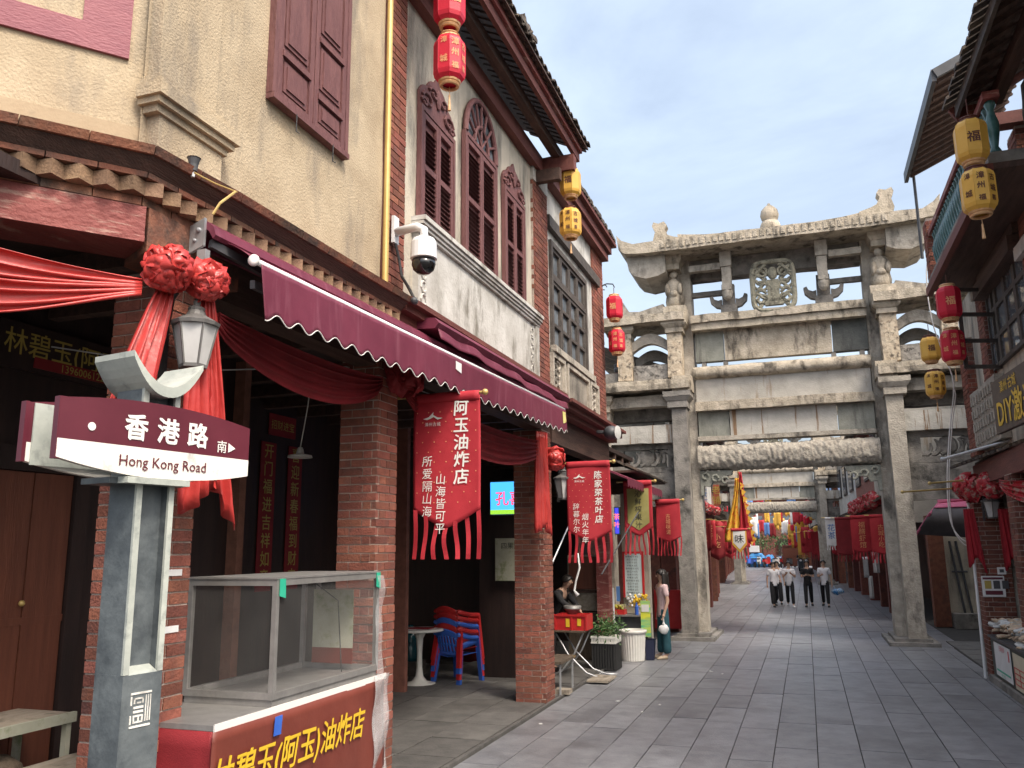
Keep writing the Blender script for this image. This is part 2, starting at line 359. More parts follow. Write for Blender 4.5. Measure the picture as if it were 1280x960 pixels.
def brick_column(house, x0, x1, y0, y1, z0, z1, sides, name='brick_column', seed=1, joined=False, m=None, course=.072, length=.235):
    i = .006
    col = MB().box(x0 + i, x1 - i, y0 + i, y1 - i, z0, z1).build(name, M['mortar'], house)
    brick_faces(col, x0, x1, y0, y1, z0, z1, sides, seed=seed, joined=joined, m=m, course=course, length=length)
    return col

# ------------------------------------------------------------------ cloth
def swag(parent, p0, p1, sag, depth, m, folds=6, amp=.03, outv=(1, 0, 0), name='swag', nu=28, own=False, pinch=.35):
    p0, p1, o = Vector(p0), Vector(p1), Vector(outv).normalized()
    def fn(u, t0):
        t = t0 + .035 * math.sin(t0 * 13 + u * 3) * math.sin(PI * t0); env = 4 * u * (1 - u)
        w_ = pinch + (1 - pinch) * env ** .6
        p = p0.lerp(p1, u) - Vector((0, 0, 1)) * (sag * env * (.45 + .55 * t) + depth * t * w_)
        ph = t * folds * 2 * PI
        return p + o * (math.sin(ph) * amp * (.5 + .5 * w_) + amp * 1.2 * env + .01) - Vector((0, 0, 1)) * math.cos(ph) * amp * .5
    return MB().grid(fn, nu, folds * 8).build(name, m, parent, smooth=True, own=own, thick=.004)
def drape(parent, top, bot, u, wt, wb, folds, amp, m, name='drape', out=(1, 0, 0), own=False, flare=1.0, jag=.0):
    """a hanging length of cloth: narrow pleats at the top that open towards the foot"""
    top, bot, u, o = Vector(top), Vector(bot), Vector(u).normalized(), Vector(out).normalized()
    def fn(a, t):
        wd = wt + (wb - wt) * t ** flare
        ph = (a + .05 * math.sin(a * 9 + t * 2.2) + .03 * math.sin(a * 23)) * folds * 2 * PI
        return top.lerp(bot, t) + u * (a - .5) * wd + o * (math.sin(ph + .5 * math.sin(3 * t)) * amp * (.6 + .5 * t)) + u * math.cos(ph) * amp * .25 - Vector((0, 0, 1)) * (jag * t * math.sin(a * 7 + 1) + jag * t * (a - .5))
    return MB().grid(fn, folds * 8, 14).build(name, m, parent, smooth=True, own=own, thick=.004)
def rosette(parent, c, r, m, name='rosette', n=46, own=False, seed=3, facing=(1, -.6, 0)):
    rnd = random.Random(seed); b = MB(); c = Vector(c); f = Vector(facing).normalized()
    b.ball(c, r * .62, 12, 8)
    for k in range(n):
        d = Vector((rnd.gauss(0, 1), rnd.gauss(0, 1), rnd.gauss(0, 1))).normalized()
        if d.dot(f) < -.2: d = d - f * 2 * d.dot(f)
        t = d.cross(Vector((0, 0, 1))).normalized(); q = d.cross(t); a = rnd.uniform(0, PI); t, q = t * math.cos(a) + q * math.sin(a), q * math.cos(a) - t * math.sin(a)
        L_ = r * rnd.uniform(.42, .82); rad = rnd.uniform(.7, 1.25); ph = rnd.uniform(0, 6)
        def fn(u, s):
            x = (u - .5) * 2; y = (s - .5)
            return c + d * (r * (.46 + .66 * rad * (1 - abs(y) * 1.7) * (1 - .25 * x * x)) + .13 * r * math.sin(x * 6 + ph)) + t * x * L_ + q * (y * L_ * 1.5 + (.17 * r) * math.sin(x * 5 + ph))
        b.grid(fn, 7, 5)
    return b.build(name, m, parent, smooth=True, own=own)

def flag(label, cat, tl, u, wd, h, m, tails=7, point=.12, taillen=.22, ripple=.02, group=None, name='shop_banner', pole=None, seed=0, bands=True):
    """a hanging shop banner: cloth with a pointed foot and loose tails, a sleeve and its pole"""
    tl, u = Vector(tl), Vector(u).normalized(); dn = Vector((0, 0, -1)); n = u.cross(-dn).normalized()
    t = thing(name, label, cat, tl, group)
    def surf(a, z): return tl + u * a * wd + dn * z + n * (ripple * math.sin(a * 5.2 + seed) * (z / h) + ripple * .6 * math.sin(z / h * 5 + a * 3 + seed))
    foot = lambda a: h - point * abs(2 * a - 1) ** 1.2
    MB().grid(lambda a, s: surf(a, s * foot(a)), 24, 24).build('cloth', m, t, smooth=True, thick=.004)
    tw = wd / (tails * 2.3)
    for k in range(tails):
        c = (k + .0) / (tails - 1) * (1 - tw / wd) + tw / wd / 2; tl_ = math.sin(k * 5.3 + seed) * .012
        b = MB(); L0 = foot(c) - .02; L1 = h + taillen
        b.grid(lambda a, s: surf(c + (a - .5) * tw / wd, L0 + (L1 - L0) * s) + u * .012 * math.sin(s * 4 + k) + n * .012 * math.sin(s * 5 + k * 2), 2, 8)
        b.build('tail', m, t, thick=.0025)
    pr = pole or (-.12, wd + .06)
    MB().tube([tl + u * pr[0] + Vector((0, 0, .02)), tl + u * pr[1] + Vector((0, 0, .02))], .014, 8).build('pole', M['brass'], t)
    MB().ball(tl + u * pr[1] + Vector((0, 0, .02)), .03, 10, 6).build('knob', M['brass'], t, smooth=True)
    MB().grid(lambda a, s: tl + u * a * wd + Vector((0, 0, .04)) + dn * s * .09 + n * (.018 * math.sin(s * PI) + .012), 12, 5).build('sleeve', m, t, smooth=True, thick=.003)
    return t, (lambda a, z: surf(a, z) + n * .006), n

def lantern(top, D, H, red, label, glyphs=(), group=None, cord=.12, tassel=True, seal=True):
    """hexagonal cloth lantern; top = where its cord is tied"""
    top = Vector(top); z1 = top.z - cord; c = Vector((top.x, top.y, z1))
    t = thing('lantern', label, 'lantern', top, group); bm = M['lantern_red'] if red else M['lantern_yellow']; R = D / 2
    sd_ = [(-.0, .70), (.09, .93), (.18, 1.0), (.82, 1.0), (.91, .93), (1.0, .70)]
    hb = H * .84
    MB().lathe([(R * k, -H * .08 - hb * f) for f, k in sd_[::1]], c, 8, PI / 8).build('body', bm, t)
    rib = MB()
    for k in range(8):
        a = PI / 8 + k * PI / 4
        rib.tube([c + Vector((math.cos(a) * R * kk * 1.004, math.sin(a) * R * kk * 1.004, -H * .08 - hb * f)) for f, kk in sd_], D * .009, 4)
    rib.build('rib', bm, t)
    MB().lathe([(R * .60, 0), (R * .66, -H * .02), (R * .60, -H * .04), (R * .70, -H * .085), (R * .5, -H * .09)], c, 16).build('top_ring', M['lantern_trim'] if red else M['lantern_brown'], t)
    MB().lathe([(R * .72, -H * .91), (R * .68, -H * .94), (R * .60, -H * .95), (R * .66, -H * .97), (R * .60, -H), (R * .45, -H), (R * .45, -H * .96)], c, 16, caps=False).build('bottom_ring', M['lantern_trim'], t)
    MB().tube([top, c], D * .02, 6).build('cord', M['lantern_brown'], t)
    gm = M['lantern_seal'] if red else M['lantern_brown']
    vw = math.atan2(EYE.y - top.y, EYE.x - top.x); k0 = round(vw / (PI / 4))
    for dk in (-1, 0, 1):
        a = (k0 + dk) * PI / 4; nrm = Vector((math.cos(a), math.sin(a), 0)); ap = R * math.cos(PI / 8) * 1.0 + .002
        u = Vector((-math.sin(a), math.cos(a), 0)); cc = c + nrm * ap
        for (ch, fy, sz) in glyphs[dk % len(glyphs)] if glyphs else ():
            letters(t, ch, cc - Vector((0, 0, H * fy)), u, (0, 0, 1), H * sz, gm, name='printed_character', lift=.002, bold=.02)
    if tassel:
        MB().tube([c - Vector((0, 0, H)), c - Vector((0, 0, H * 1.16))], D * .012, 5).build('tassel_cord', M['lantern_trim'], t)
        MB().lathe([(D * .02, 0), (D * .035, -H * .03), (D * .028, -H * .06), (D * .055, -H * .3)], c - Vector((0, 0, H * 1.15)), 8).build('tassel', M['lantern_trim'], t)
    return t
SEAL = [(('福', .5, .24),), (), ()]
CHARS = [(('漳', .27, .15), ('州', .47, .15), ('福', .72, .13)), (('古', .30, .15), ('城', .52, .15), ('喜', .72, .12)), (('漳', .24, .13), ('城', .60, .15))]

# ------------------------------------------------------------------ people
def skin_mesh(name, joints, edges, m, parent, sub=1, root=0):
    me = bpy.data.meshes.new(name); me.from_pydata([tuple(j[0]) for j in joints], edges, [])
    ob = bpy.data.objects.new(name, me); C.objects.link(ob)
    md = ob.modifiers.new('s', 'SKIN'); md.use_smooth_shade = True
    for i, j in enumerate(joints):
        r = j[1]; sv = me.skin_vertices[0].data[i]; sv.radius = r if isinstance(r, tuple) else (r, r)
        sv.use_root = (i == root)
    s2 = ob.modifiers.new('u', 'SUBSURF'); s2.levels = sub; s2.render_levels = sub
    dg = bpy.context.evaluated_depsgraph_get(); out = bpy.data.meshes.new_from_object(ob.evaluated_get(dg)); out.name = name
    bpy.data.objects.remove(ob); out.materials.clear(); out.materials.append(m)
    out.polygons.foreach_set('use_smooth', [True] * len(out.polygons)); out.polygons.foreach_set('material_index', [0] * len(out.polygons))
    return link(name, out, parent)
def person(label, loc, yaw, height, shirt, trousers, shoes, arms, legs=((.0, .0), (.0, .0)), hair='short', lean=0.0, wide=False, group=None, head_turn=0.0, sleeve=True, long_leg=True):
    """figure built facing -Y in its own space, then turned by yaw.  arms: per side (elbow xyz, hand xyz) relative to the shoulder; legs: per side (swing forward, knee bend)"""
    S = height / 1.70; t = thing('person', label, 'person', loc, group); J = []; E = []
    def V(x, y, z): 
        y2 = y - lean * max(0, z - .92); z2 = z - .35 * abs(lean) * max(0, z - .92) ** 1.0 * .6
        return Vector((x * S, y2 * S, z2 * S))
    def add(p, r, prev=None):
        J.append((p, tuple(q * S for q in r) if isinstance(r, tuple) else r * S)); i = len(J) - 1
        if prev is not None: E.append((prev, i))
        return i
    pel = add(V(0, 0, .93), (.135, .095)); wa = add(V(0, 0, 1.06), (.115, .08), pel); ch = add(V(0, 0, 1.24), (.14, .095), wa); sh = add(V(0, 0, 1.38), (.11, .07), ch)
    nk = add(V(0, 0, 1.46), .047, sh); hd0 = add(V(0, -.012, 1.53), (.062, .070), nk); hd1 = add(V(0, -.012, 1.60), (.073, .088), hd0); add(V(0, 0, 1.665), (.055, .068), hd1)
    hands = []; W = {}
    for si, sx in ((0, -1), (1, 1)):
        s_ = add(V(sx * .165, 0, 1.37), .052, sh); W['sh', si] = J[s_][0]
        e0, h0 = arms[si]
        base = Vector((sx * .175, 0, 1.36))
        ep = base + Vector((e0[0] * sx, e0[1], e0[2])); hp = base + Vector((h0[0] * sx, h0[1], h0[2]))
        e = add(V(*ep), .040, s_); wp = ep.lerp(hp, .95); wr = add(V(*wp), .027, e); W['el', si] = J[e][0]; W['wr', si] = J[wr][0]
        d = (hp - ep).normalized(); sd2 = d.cross(Vector((0, 1, 0)));
        if sd2.length < .2: sd2 = d.cross(Vector((1, 0, 0)))
        sd2.normalize(); pm = hp + d * .05; pa = add(V(*pm), (.034, .017), wr)
        for q in range(4):
            fr = pm + sd2 * (q - 1.5) * .019 + d * (.035 + .008 * (q in (1, 2))); f0 = add(V(*fr), .0095, pa); add(V(*(fr + d * .035 + Vector((0, -.012, 0)))), .008, f0)
        add(V(*(pm - d * .015 + sd2 * .048)), .010, pa); hands.append(V(*pm))
        lf, kb = legs[si]
        hip = add(V(sx * .085, 0, .88), .082, pel); kn = add(V(sx * .095, -lf * .45, .49), .053, hip)
        an = add(V(sx * .10, -lf * .85 + kb * .35, .09 + kb * .10), .036, kn); W['leg', si] = (J[hip][0], J[kn][0], J[an][0])
        hl = add(V(sx * .105, -lf * .85 + kb * .35 - .06, .045 + kb * .06), (.036, .028), an); add(V(sx * .115, -lf * .85 + kb * .35 - .15, .032 + kb * .03), (.034, .02), hl)
        W['ft', si] = (J[hl][0], J[hl + 1][0])
    body = skin_mesh('body', J, E, M['skin'], t)
    # shirt
    K = []; F = []
    def addc(p, r, prev=None):
        K.append((p, r)); 
        if prev is not None: F.append((prev, len(K) - 1))
        return len(K) - 1
    g = .022 * S
    ax_ = addc(V(0, 0, .775), (.150 * S, .112 * S)); am = addc(V(0, 0, .80), (.160 * S, .120 * S), ax_); a0 = addc(V(0, 0, .92), (.156 * S, .116 * S), am); a1 = addc(V(0, 0, 1.07), (.146 * S, .104 * S), a0); a2 = addc(V(0, 0, 1.25), (.160 * S, .115 * S), a1); a3 = addc(V(0, 0, 1.385), (.125 * S, .082 * S), a2); addc(V(0, 0, 1.425), .066 * S, a3)
    for si in (0, 1):
        b0 = addc(W['sh', si], .068 * S, a3); b1 = addc(W['sh', si].lerp(W['el', si], .75), .066 * S, b0)
        if sleeve == 'long': addc(W['wr', si], .045 * S, addc(W['el', si], .058 * S, b1))
    skin_mesh('shirt', K, F, shirt, t)
    # trousers
    K = []; F = []
    z0 = addc(V(0, 0, 1.04), (.126 * S, .092 * S)); z1 = addc(V(0, 0, .90), (.150 * S, .11 * S), z0)
    lw = 1.5 if wide else 1.0
    for si in (0, 1):
        hp, kn, an = W['leg', si]
        q0 = addc(hp - Vector((0, 0, .03 * S)), .098 * S, z1); q1 = addc(kn, .075 * S * (1 + (lw - 1) * .6), q0); addc(kn.lerp(an, 1.02 if long_leg else .6), .066 * S * lw, q1)
    skin_mesh('trousers', K, F, trousers, t)
    for si in (0, 1):
        a, b = W['ft', si]; m_ = MB(); c = (a + b) / 2
        d = (b - a); d.z = 0; d.normalize(); sdv = Vector((-d.y, d.x, 0))
        pts = []
        for f, wq, hq in ((-.10, .030, .055), (-.06, .040, .075), (.02, .043, .065), (.09, .040, .042), (.125, .020, .028)):
            pts.append((f, wq, hq))
        vs = []
        zb = c.z - .036 * S
        for f, wq, hq in pts:
            o = c + d * f * S; vs += [Vector((o.x, o.y, zb)) + sdv * wq * S, Vector((o.x, o.y, zb + hq * S * .7)) + sdv * wq * S, Vector((o.x, o.y, zb + hq * S)) , Vector((o.x, o.y, zb + hq * S * .7)) - sdv * wq * S, Vector((o.x, o.y, zb)) - sdv * wq * S]
        fs = [(i * 5 + k, i * 5 + (k + 1) % 5, (i + 1) * 5 + (k + 1) % 5, (i + 1) * 5 + k) for i in range(4) for k in range(5)] + [(4, 3, 2, 1, 0), (20, 21, 22, 23, 24)]
        me = m_.add(vs, fs).mesh('shoe', shoes, smooth=True); link('shoe', me, t)
    # hair
    hc = V(0, .004, 1.60); b = MB()
    def hf(u, v):
        th = v * PI * (.58 if hair == 'short' else .60); ph = u * 2 * PI
        front = max(0, -math.sin(ph)); rr = 1.0 + .03 * noise.noise(Vector((u * 12, v * 6, 1)))
        th *= (1 - .42 * front ** 2)
        return hc + Vector((math.sin(th) * math.cos(ph) * .088, math.sin(th) * math.sin(ph) * .103, math.cos(th) * .098)) * S * rr
    b.grid(hf, 24, 8)
    if hair == 'long':
        def lf2(u, v):
            a = PI * (-.12 + 1.24 * u); y = .03 + .02 * v
            return hc + Vector((math.cos(a) * (.098 + .045 * v * (1.6 - v)), math.sin(a) * (.112 + .02 * v) + .012, .03 - v * .36 + .022 * math.sin(u * 19 + v * 2))) * S
        b.grid(lf2, 20, 8)
    if hair == 'bun': b.ball(hc + Vector((0, .10, .03)) * S, .045 * S, 10, 6)
    b2 = b.mesh('hair', M['hair'], smooth=True); ho = link('hair', b2, t)
    md = ho.modifiers.new('thickness', 'SOLIDIFY'); md.thickness = .012 * S
    # face
    f = MB()
    for sx in (-1, 1): f.ball(V(sx * .030, -.096, 1.597), (.012 * S, .006 * S, .006 * S), 8, 5)
    f.ball(V(0, -.098, 1.535), (.02 * S, .006 * S, .005 * S), 8, 4)
    link('eyes_and_mouth', f.mesh('eyes_and_mouth', M['hair'], smooth=True), t)
    nb = MB(); nb.ball(V(0, -.103, 1.568), (.011 * S, .014 * S, .018 * S), 8, 6)
    for sx in (-1, 1): nb.ball(V(sx * .077, -.005, 1.58), (.008 * S, .016 * S, .026 * S), 8, 6)
    link('nose_and_ears', nb.mesh('nose_and_ears', M['skin'], smooth=True), t)
    t.rotation_euler = (0, 0, yaw)
    Rz = Matrix.Rotation(yaw, 3, 'Z')
    return t, [Vector(loc) + Rz @ h for h in hands]
M['brick_dark2'] = mat('shaded brick', (.15, .05, .036), (.21, .078, .05), 9, .9, .45, 60, rand=.28, c3=(.09, .045, .035), sc3=5)  # darker copy of the red brick, shade put into its colour
M['sign_brown'] = mat('dark brown sign panel', (.052, .034, .027), (.078, .052, .042), 4, .5, .1, 20)
M['stone_grey_panel'] = mat('grimy parapet stone', (.20, .18, .15), (.34, .31, .26), 3, .92, .5, 34, c3=(.07, .065, .058), sc3=2.2, lo3=.48, hi3=.7, str3=(1, 1, .5))
M['label_yellow'] = mat('yellow green printed label', (.55, .55, .12), (.75, .68, .30), 9, .6)
M['black_gloss'] = mat('black glossy dome', (.008, .008, .009), None, 4, .08, spec=.8)
M['lamp_grey'] = mat('grey weathered lamp iron', (.10, .095, .09), (.16, .155, .15), 9, .55)
M['olive_cloth'] = mat('olive gold cloth', (.30, .27, .085), (.38, .34, .13), 4, .7)
M['sky_blue'] = mat('blue print', (.10, .22, .50), None, 4, .6)
M['flag_gold'] = mat('golden flag cloth', (.66, .36, .03), (.74, .45, .06), 4, .65, c3=(.60, .10, .02), sc3=7, lo3=.55, hi3=.6)
M['film'] = mat('crinkled clear film', (.62, .62, .63), (.74, .74, .75), 8, .25, .5, 30, alpha=.30)
M['film_solid'] = mat('crinkled pale wrap', (.55, .56, .54), (.72, .73, .72), 12, .25, .5, 40)
M['snack'] = mat('bagged dried snack', (.56, .40, .26), (.74, .62, .48), 26, .35, .6, 60, c3=(.60, .20, .16), sc3=18, lo3=.58, hi3=.66)
M['tag_green'] = mat('green printed tag', (.02, .38, .24), (.05, .46, .30), 12, .5)
M['screen'] = mat('lit blue screen', (.03, .20, .55), (.03, .25, .65), 4, .3, emit=(.06, .38, .95), es=.75)
M['screen_ink'] = mat('lit red characters', (.6, .05, .08), None, 4, .3, emit=(.75, .07, .10), es=.7)
M['screen_green'] = mat('lit grass strip', (.1, .4, .05), (.4, .6, .05), 30, .3, emit=(.30, .62, .05), es=.6)
M['neon'] = mat('lit purple panel', (.04, .04, .4), (.1, .05, .5), 6, .3, emit=(.06, .06, .65), es=.6)
M['neon_red'] = mat('lit orange characters', (.7, .1, .02), None, 4, .3, emit=(.9, .16, .03), es=.9)
M['jug'] = mat('blue green jug', (.01, .06, .08), (.02, .09, .11), 4, .15)
M['plank'] = mat('weathered plank', (.26, .22, .17), (.38, .33, .27), 5, .8, .5, 30, stretch=(3, .4, 3), c3=(.14, .12, .09), sc3=5)
M['plank_dark'] = mat('worn dark plank', (.07, .05, .035), (.13, .10, .07), 5, .8, .5, 30, stretch=(3, 3, .5), c3=(.24, .16, .06), sc3=3, lo3=.6, hi3=.7)
M['placard'] = mat('green yellow placard', (.10, .50, .28), (.70, .72, .06), 2.2, .5, stretch=(.4, .4, 2), lo=.42, hi=.58)
M['fruit'] = mat('yellow green fruit', (.45, .34, .04), (.30, .36, .06), 14, .45, rand=.3)
M['menu'] = mat('pale blue menu panel', (.50, .60, .62), (.56, .66, .68), 5, .5)
M['silk_two_tone'] = mat('red and cream satin', (.42, .018, .028), (.46, .03, .04), 5, .45, c3=(.42, .28, .22), sc3=13, lo3=.52, hi3=.58)
M['stall_green'] = mat('dark green stall paint', (.018, .03, .024), (.03, .045, .035), 5, .5)
M['paper_cream'] = mat('cream placard', (.62, .56, .40), (.68, .62, .46), 5, .6)
M['grey_cloth'] = mat('dark grey canvas', (.075, .066, .072), (.10, .09, .096), 5, .8)
M['pink_cloth'] = mat('pink canvas edge', (.52, .10, .20), (.58, .14, .25), 5, .7)
M['blue_sheet'] = mat('blue plastic sheet', (.03, .20, .48), (.06, .28, .58), 3, .45)
M['board_red'] = mat('dull red signboard', (.34, .075, .045), (.40, .10, .06), 4, .6)
M['pink_cloth2'] = mat('dusty pink knit', (.56, .40, .41), (.64, .48, .48), 20, .85)
M['teal'] = mat('teal cotton', (.018, .075, .095), (.028, .10, .125), 10, .8)
M['shoe_cream'] = mat('cream shoe leather', (.50, .40, .28), None, 4, .5)
M['shoe_white'] = mat('white shoe', (.70, .70, .70), None, 4, .5)
M['black_cloth'] = mat('black cotton', (.012, .012, .014), (.02, .02, .023), 12, .85)
M['white_shirt'] = mat('white polo cotton', (.80, .80, .84), (.86, .86, .89), 12, .8)
M['blue_bag'] = mat('blue and white carrier bag', (.03, .22, .55), (.45, .60, .72), 9, .4, lo=.45, hi=.55)
# ================================================================== THE SETTING
rs = random.Random(11)
gb = MB(); gb.grid(lambda u, v: Vector((-400 + 800 * u, -400 + 800 * v, -.014)), 8, 8)
ground = struct(gb.build('street', M['joint'], None))
# paving: long slabs laid along the street, each near one an object of its own
SLW = .412; far = MB(); cnt = 0
for r in range(15):
    xl = -3.34 + r * SLW; y = 6.2 + rs.uniform(0, .8)
    while y < 100:
        ln = rs.choice((.95, 1.1, 1.3, 1.5)) if y < 26 else 1.6
        xc, yc = xl + SLW / 2, y + ln / 2; dz = rs.uniform(-.003, .002)
        if y < 24.5:
            o = piece('paving_slab', (SLW - .011, ln - .011, .03), M['slab'], ground, (xc, yc, -.015 + dz)); o.rotation_euler = (rs.uniform(-.002, .002), rs.uniform(-.003, .003), 0)
        elif -5 < xc: far.box(xl + .006, xl + SLW - .006, y + .006, y + ln - .006, -.03, dz)
        y += ln
for r in range(8):      # left-hand strip beyond the archway
    xl = -3.34 - (r + 1) * SLW; y = 24.5
    while y < 100: far.box(xl + .006, xl + SLW - .006, y + .006, y + 1.594, -.03, rs.uniform(-.003, .002)); y += 1.6
stuff(far.build('paving_slab', M['slab'], ground))
# arcade floor on the left: square dark flags a finger higher than the street
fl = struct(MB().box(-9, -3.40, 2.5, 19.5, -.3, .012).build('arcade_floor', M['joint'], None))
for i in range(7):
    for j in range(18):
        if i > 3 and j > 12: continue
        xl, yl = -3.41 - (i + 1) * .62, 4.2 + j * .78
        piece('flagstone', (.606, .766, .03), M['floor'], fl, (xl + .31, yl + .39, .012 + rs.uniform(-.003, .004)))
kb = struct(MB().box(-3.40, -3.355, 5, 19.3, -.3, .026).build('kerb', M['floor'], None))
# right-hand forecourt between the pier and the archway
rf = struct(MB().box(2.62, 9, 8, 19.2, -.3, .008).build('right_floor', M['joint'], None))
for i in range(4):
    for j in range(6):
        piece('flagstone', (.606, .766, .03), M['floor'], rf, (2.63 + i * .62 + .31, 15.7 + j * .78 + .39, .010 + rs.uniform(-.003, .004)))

# ================================================================== STONE ARCHWAYS
def archway(label, loc):
    ox, oy = loc
    t = thing('stone_archway', label, 'archway', (-.285, 20, 0), 'stone archways across the street'); CX = -.285
    S, SW, SD, SV = M['stone'], M['stone_warm'], M['stone_dark'], M['stone_carved']
    def rb(name, x0, x1, y0, y1, z0, z1, m=S, amp=.012, seg=.16): return MB().rbox(x0, x1, y0, y1, z0, z1, amp, seg).build(name, m, t)
    def mir(x0, x1, s): return (x0, x1) if s < 0 else (2 * CX - x1, 2 * CX - x0)
    def cap(name, x0, x1, y0, y1, z0, z1, m):
        h = (z1 - z0); dx = (x1 - x0) * .13; b = MB()
        b.rbox(x0 + dx, x1 - dx, y0 + .06, y1 - .06, z0, z0 + h * .42, .01, .12)
        b.prism([(x0 + dx * 1.0, y0 + .05, z0 + h * .42), (x1 - dx, y0 + .05, z0 + h * .42), (x1, y0, z0 + h * .68), (x0, y0, z0 + h * .68)], (0, y1 - y0, 0))
        b.rbox(x0 - .01, x1 + .01, y0 - .01, y1 + .01, z0 + h * .68, z1, .012, .12); return b.build(name, m, t)
    for s in (-1, 1):
        x0, x1 = mir(-2.98, -2.02, s); MB().rbox(x0, x1, 19.25, 21.35, -.02, .075, .012, .2).rbox(x0 + .12, x1 - .12, 19.42, 21.1, .07, .14, .012, .2).build('plinth', SD, t)
        x0, x1 = mir(-2.60, -2.22, s); rb('main_pillar', x0, x1, 19.93, 20.5, .13, 8.95, S, .014)
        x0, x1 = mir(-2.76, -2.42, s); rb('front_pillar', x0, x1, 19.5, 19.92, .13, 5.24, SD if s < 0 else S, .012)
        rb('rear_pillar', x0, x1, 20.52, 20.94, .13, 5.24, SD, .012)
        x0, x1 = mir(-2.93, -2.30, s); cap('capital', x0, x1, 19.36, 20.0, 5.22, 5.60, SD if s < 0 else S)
        x0, x1 = mir(-2.72, -2.26, s); rb('block', x0, x1, 19.40, 20.0, 5.60, 5.97, SW)
        x0, x1 = mir(-2.80, -2.45, s); rb('carved_pilaster', x0, x1, 19.5, 19.9, 5.96, 7.04, M['stone_carved_warm'], .016, .1)
        x0, x1 = mir(-2.90, -2.32, s); cap('capital', x0, x1, 19.38, 20.0, 7.03, 7.32, SW)
        x0, x1 = mir(-2.86, -2.30, s); rb('block', x0, x1, 19.42, 20.0, 7.32, 7.68, SW, .02)
        # guardian figure standing on the block
        xm = (x0 + x1) / 2; b = MB()
        b.lathe([(.20, 7.66), (.23, 7.85), (.19, 8.1), (.21, 8.28), (.14, 8.38), (.075, 8.42)], (xm, 19.72, 0), 14); b.ball((xm, 19.68, 8.50), (.10, .10, .12), 12, 8)
        b.ball((xm - .15, 19.6, 8.12), (.07, .10, .17), 8, 6); b.ball((xm + .15, 19.6, 8.12), (.07, .10, .17), 8, 6); b.ball((xm, 19.52, 8.0), (.10, .07, .08), 8, 6)
        for k in range(len(b.v)): b.v[k] += nv(b.v[k], 9, .02)
        b.build('guardian_figure', SW, t, smooth=True)
        x0, x1 = mir(-2.78, -2.36, s); cap('capital', x0, x1, 19.42, 20.0, 8.60, 8.94, SW)
        # carved brackets under the great lintel
        b = MB(); sg = -s
        xa = CX + s * 1.935; pts = [(0, 0), (.75, 0), (.72, -.10), (.55, -.13), (.50, -.24), (.30, -.22), (.22, -.36), (.08, -.34), (.06, -.55), (0, -.56)]
        b.prism([(xa + sg * px * .98, 19.88, 3.75 + pz) for px, pz in (pts if sg > 0 else pts[::-1])][::-1], (0, .22, 0))
        for k in range(3): b.tube([(xa + sg * (.12 + .22 * k + .07 * math.cos(q)), 19.86, 3.63 - .05 * k + .07 * math.sin(q)) for q in [i * PI / 5 for i in range(9)]], .025, 6)
        b.build('corner_bracket', M['stone_green'], t)
        # side bay
        xo, xi = mir(-4.55, -2.30, s)
        rb('side_cornice', xo, xi, 19.32, 20.65, 5.66, 5.90, SW, .02)
        x0, x1 = mir(-4.30, -2.74, s); rb('side_beam', x0, x1, 19.6, 19.95, 5.30, 5.57, S); rb('side_beam', x0, x1, 19.62, 20.0, 4.43, 4.86, M['stone_pale'])
        rb('inner_beam', x0, x1, 20.1, 20.4, 5.02, 5.62, SD)
        x0, x1 = mir(-4.62, -4.26, s); rb('outer_pillar', x0, x1, 19.6, 20.05, 0, 5.25, S); x0, x1 = mir(-4.72, -4.16, s); cap('capital', x0, x1, 19.45, 20.1, 5.22, 5.60, SW)
        x0, x1 = mir(-4.00, -3.66, s); rb('carved_pilaster', x0, x1, 19.5, 19.9, 5.94, 7.0, M['stone_carved_warm'], .016, .1); x0, x1 = mir(-4.08, -3.58, s); cap('capital', x0, x1, 19.42, 20.0, 6.98, 7.28, SW)
        x0, x1 = mir(-3.66, -2.80, s); rb('carved_panel', x0, x1, 19.62, 19.85, 5.90, 6.33, M['stone_carved_dark'], .02, .1)
        x0, x1 = mir(-4.55, -4.02, s); rb('low_wall', x0, x1, 19.62, 19.9, 5.90, 6.18, SD)
        x0, x1 = mir(-4.42, -2.32, s); rb('top_slab', x0, x1, 19.30, 20.65, 7.29, 7.50, SW, .025)
        for k, (za, yy, mm) in enumerate(((6.70, 19.66, S), (6.40, 20.15, SD))):
            xa, xb = mir(-3.68, -2.78, s); b = MB(); o = []; i_ = []
            for q in range(13):
                f = q / 12; xx = xa + (xb - xa) * f; arch = math.sin(f * PI) * .22
                o.append((xx, yy, za + .18 + arch)); i_.append((xx, yy, za - .06 + arch * .95))
            for q in range(12): b.prism([i_[q], i_[q + 1], o[q + 1], o[q]], (0, .2, 0))
            b.build('moon_beam', mm, t)
        b = MB(); xb = CX + s * 3.25; g = -s
        P = [(-.55, 7.46), (-.60, 7.80), (-.50, 7.99), (-.36, 8.02), (-.28, 7.88), (-.16, 7.68), (.10, 7.66), (.50, 7.76), (.68, 7.80), (.70, 7.46)]
        b.prism([(xb + g * a, 19.62, z) for a, z in (P if g < 0 else P[::-1])], (0, .34, 0)); b.build('ridge_tail', S, t)
        x0, x1 = mir(-4.26, -2.77, s)
        rb('side_panel', x0, x1, 19.78, 19.92, 2.95, 3.75, SD)
        b = MB()   # pierced panel: frame with leaf scrolls
        b.box(x0, x1, 19.78, 19.92, 4.30, 4.43); b.box(x0, x1, 19.78, 19.92, 3.75, 3.88); b.box(x0, x0 + .28, 19.78, 19.92, 3.88, 4.30); b.box(x1 - .16, x1, 19.78, 19.92, 3.88, 4.30)
        rr = random.Random(5)
        xs0, xs1 = x0 + .28, x1 - .16
        b.ball(((xs0 + xs1) / 2, 19.85, 4.10), (.20, .06, .21), 12, 8)
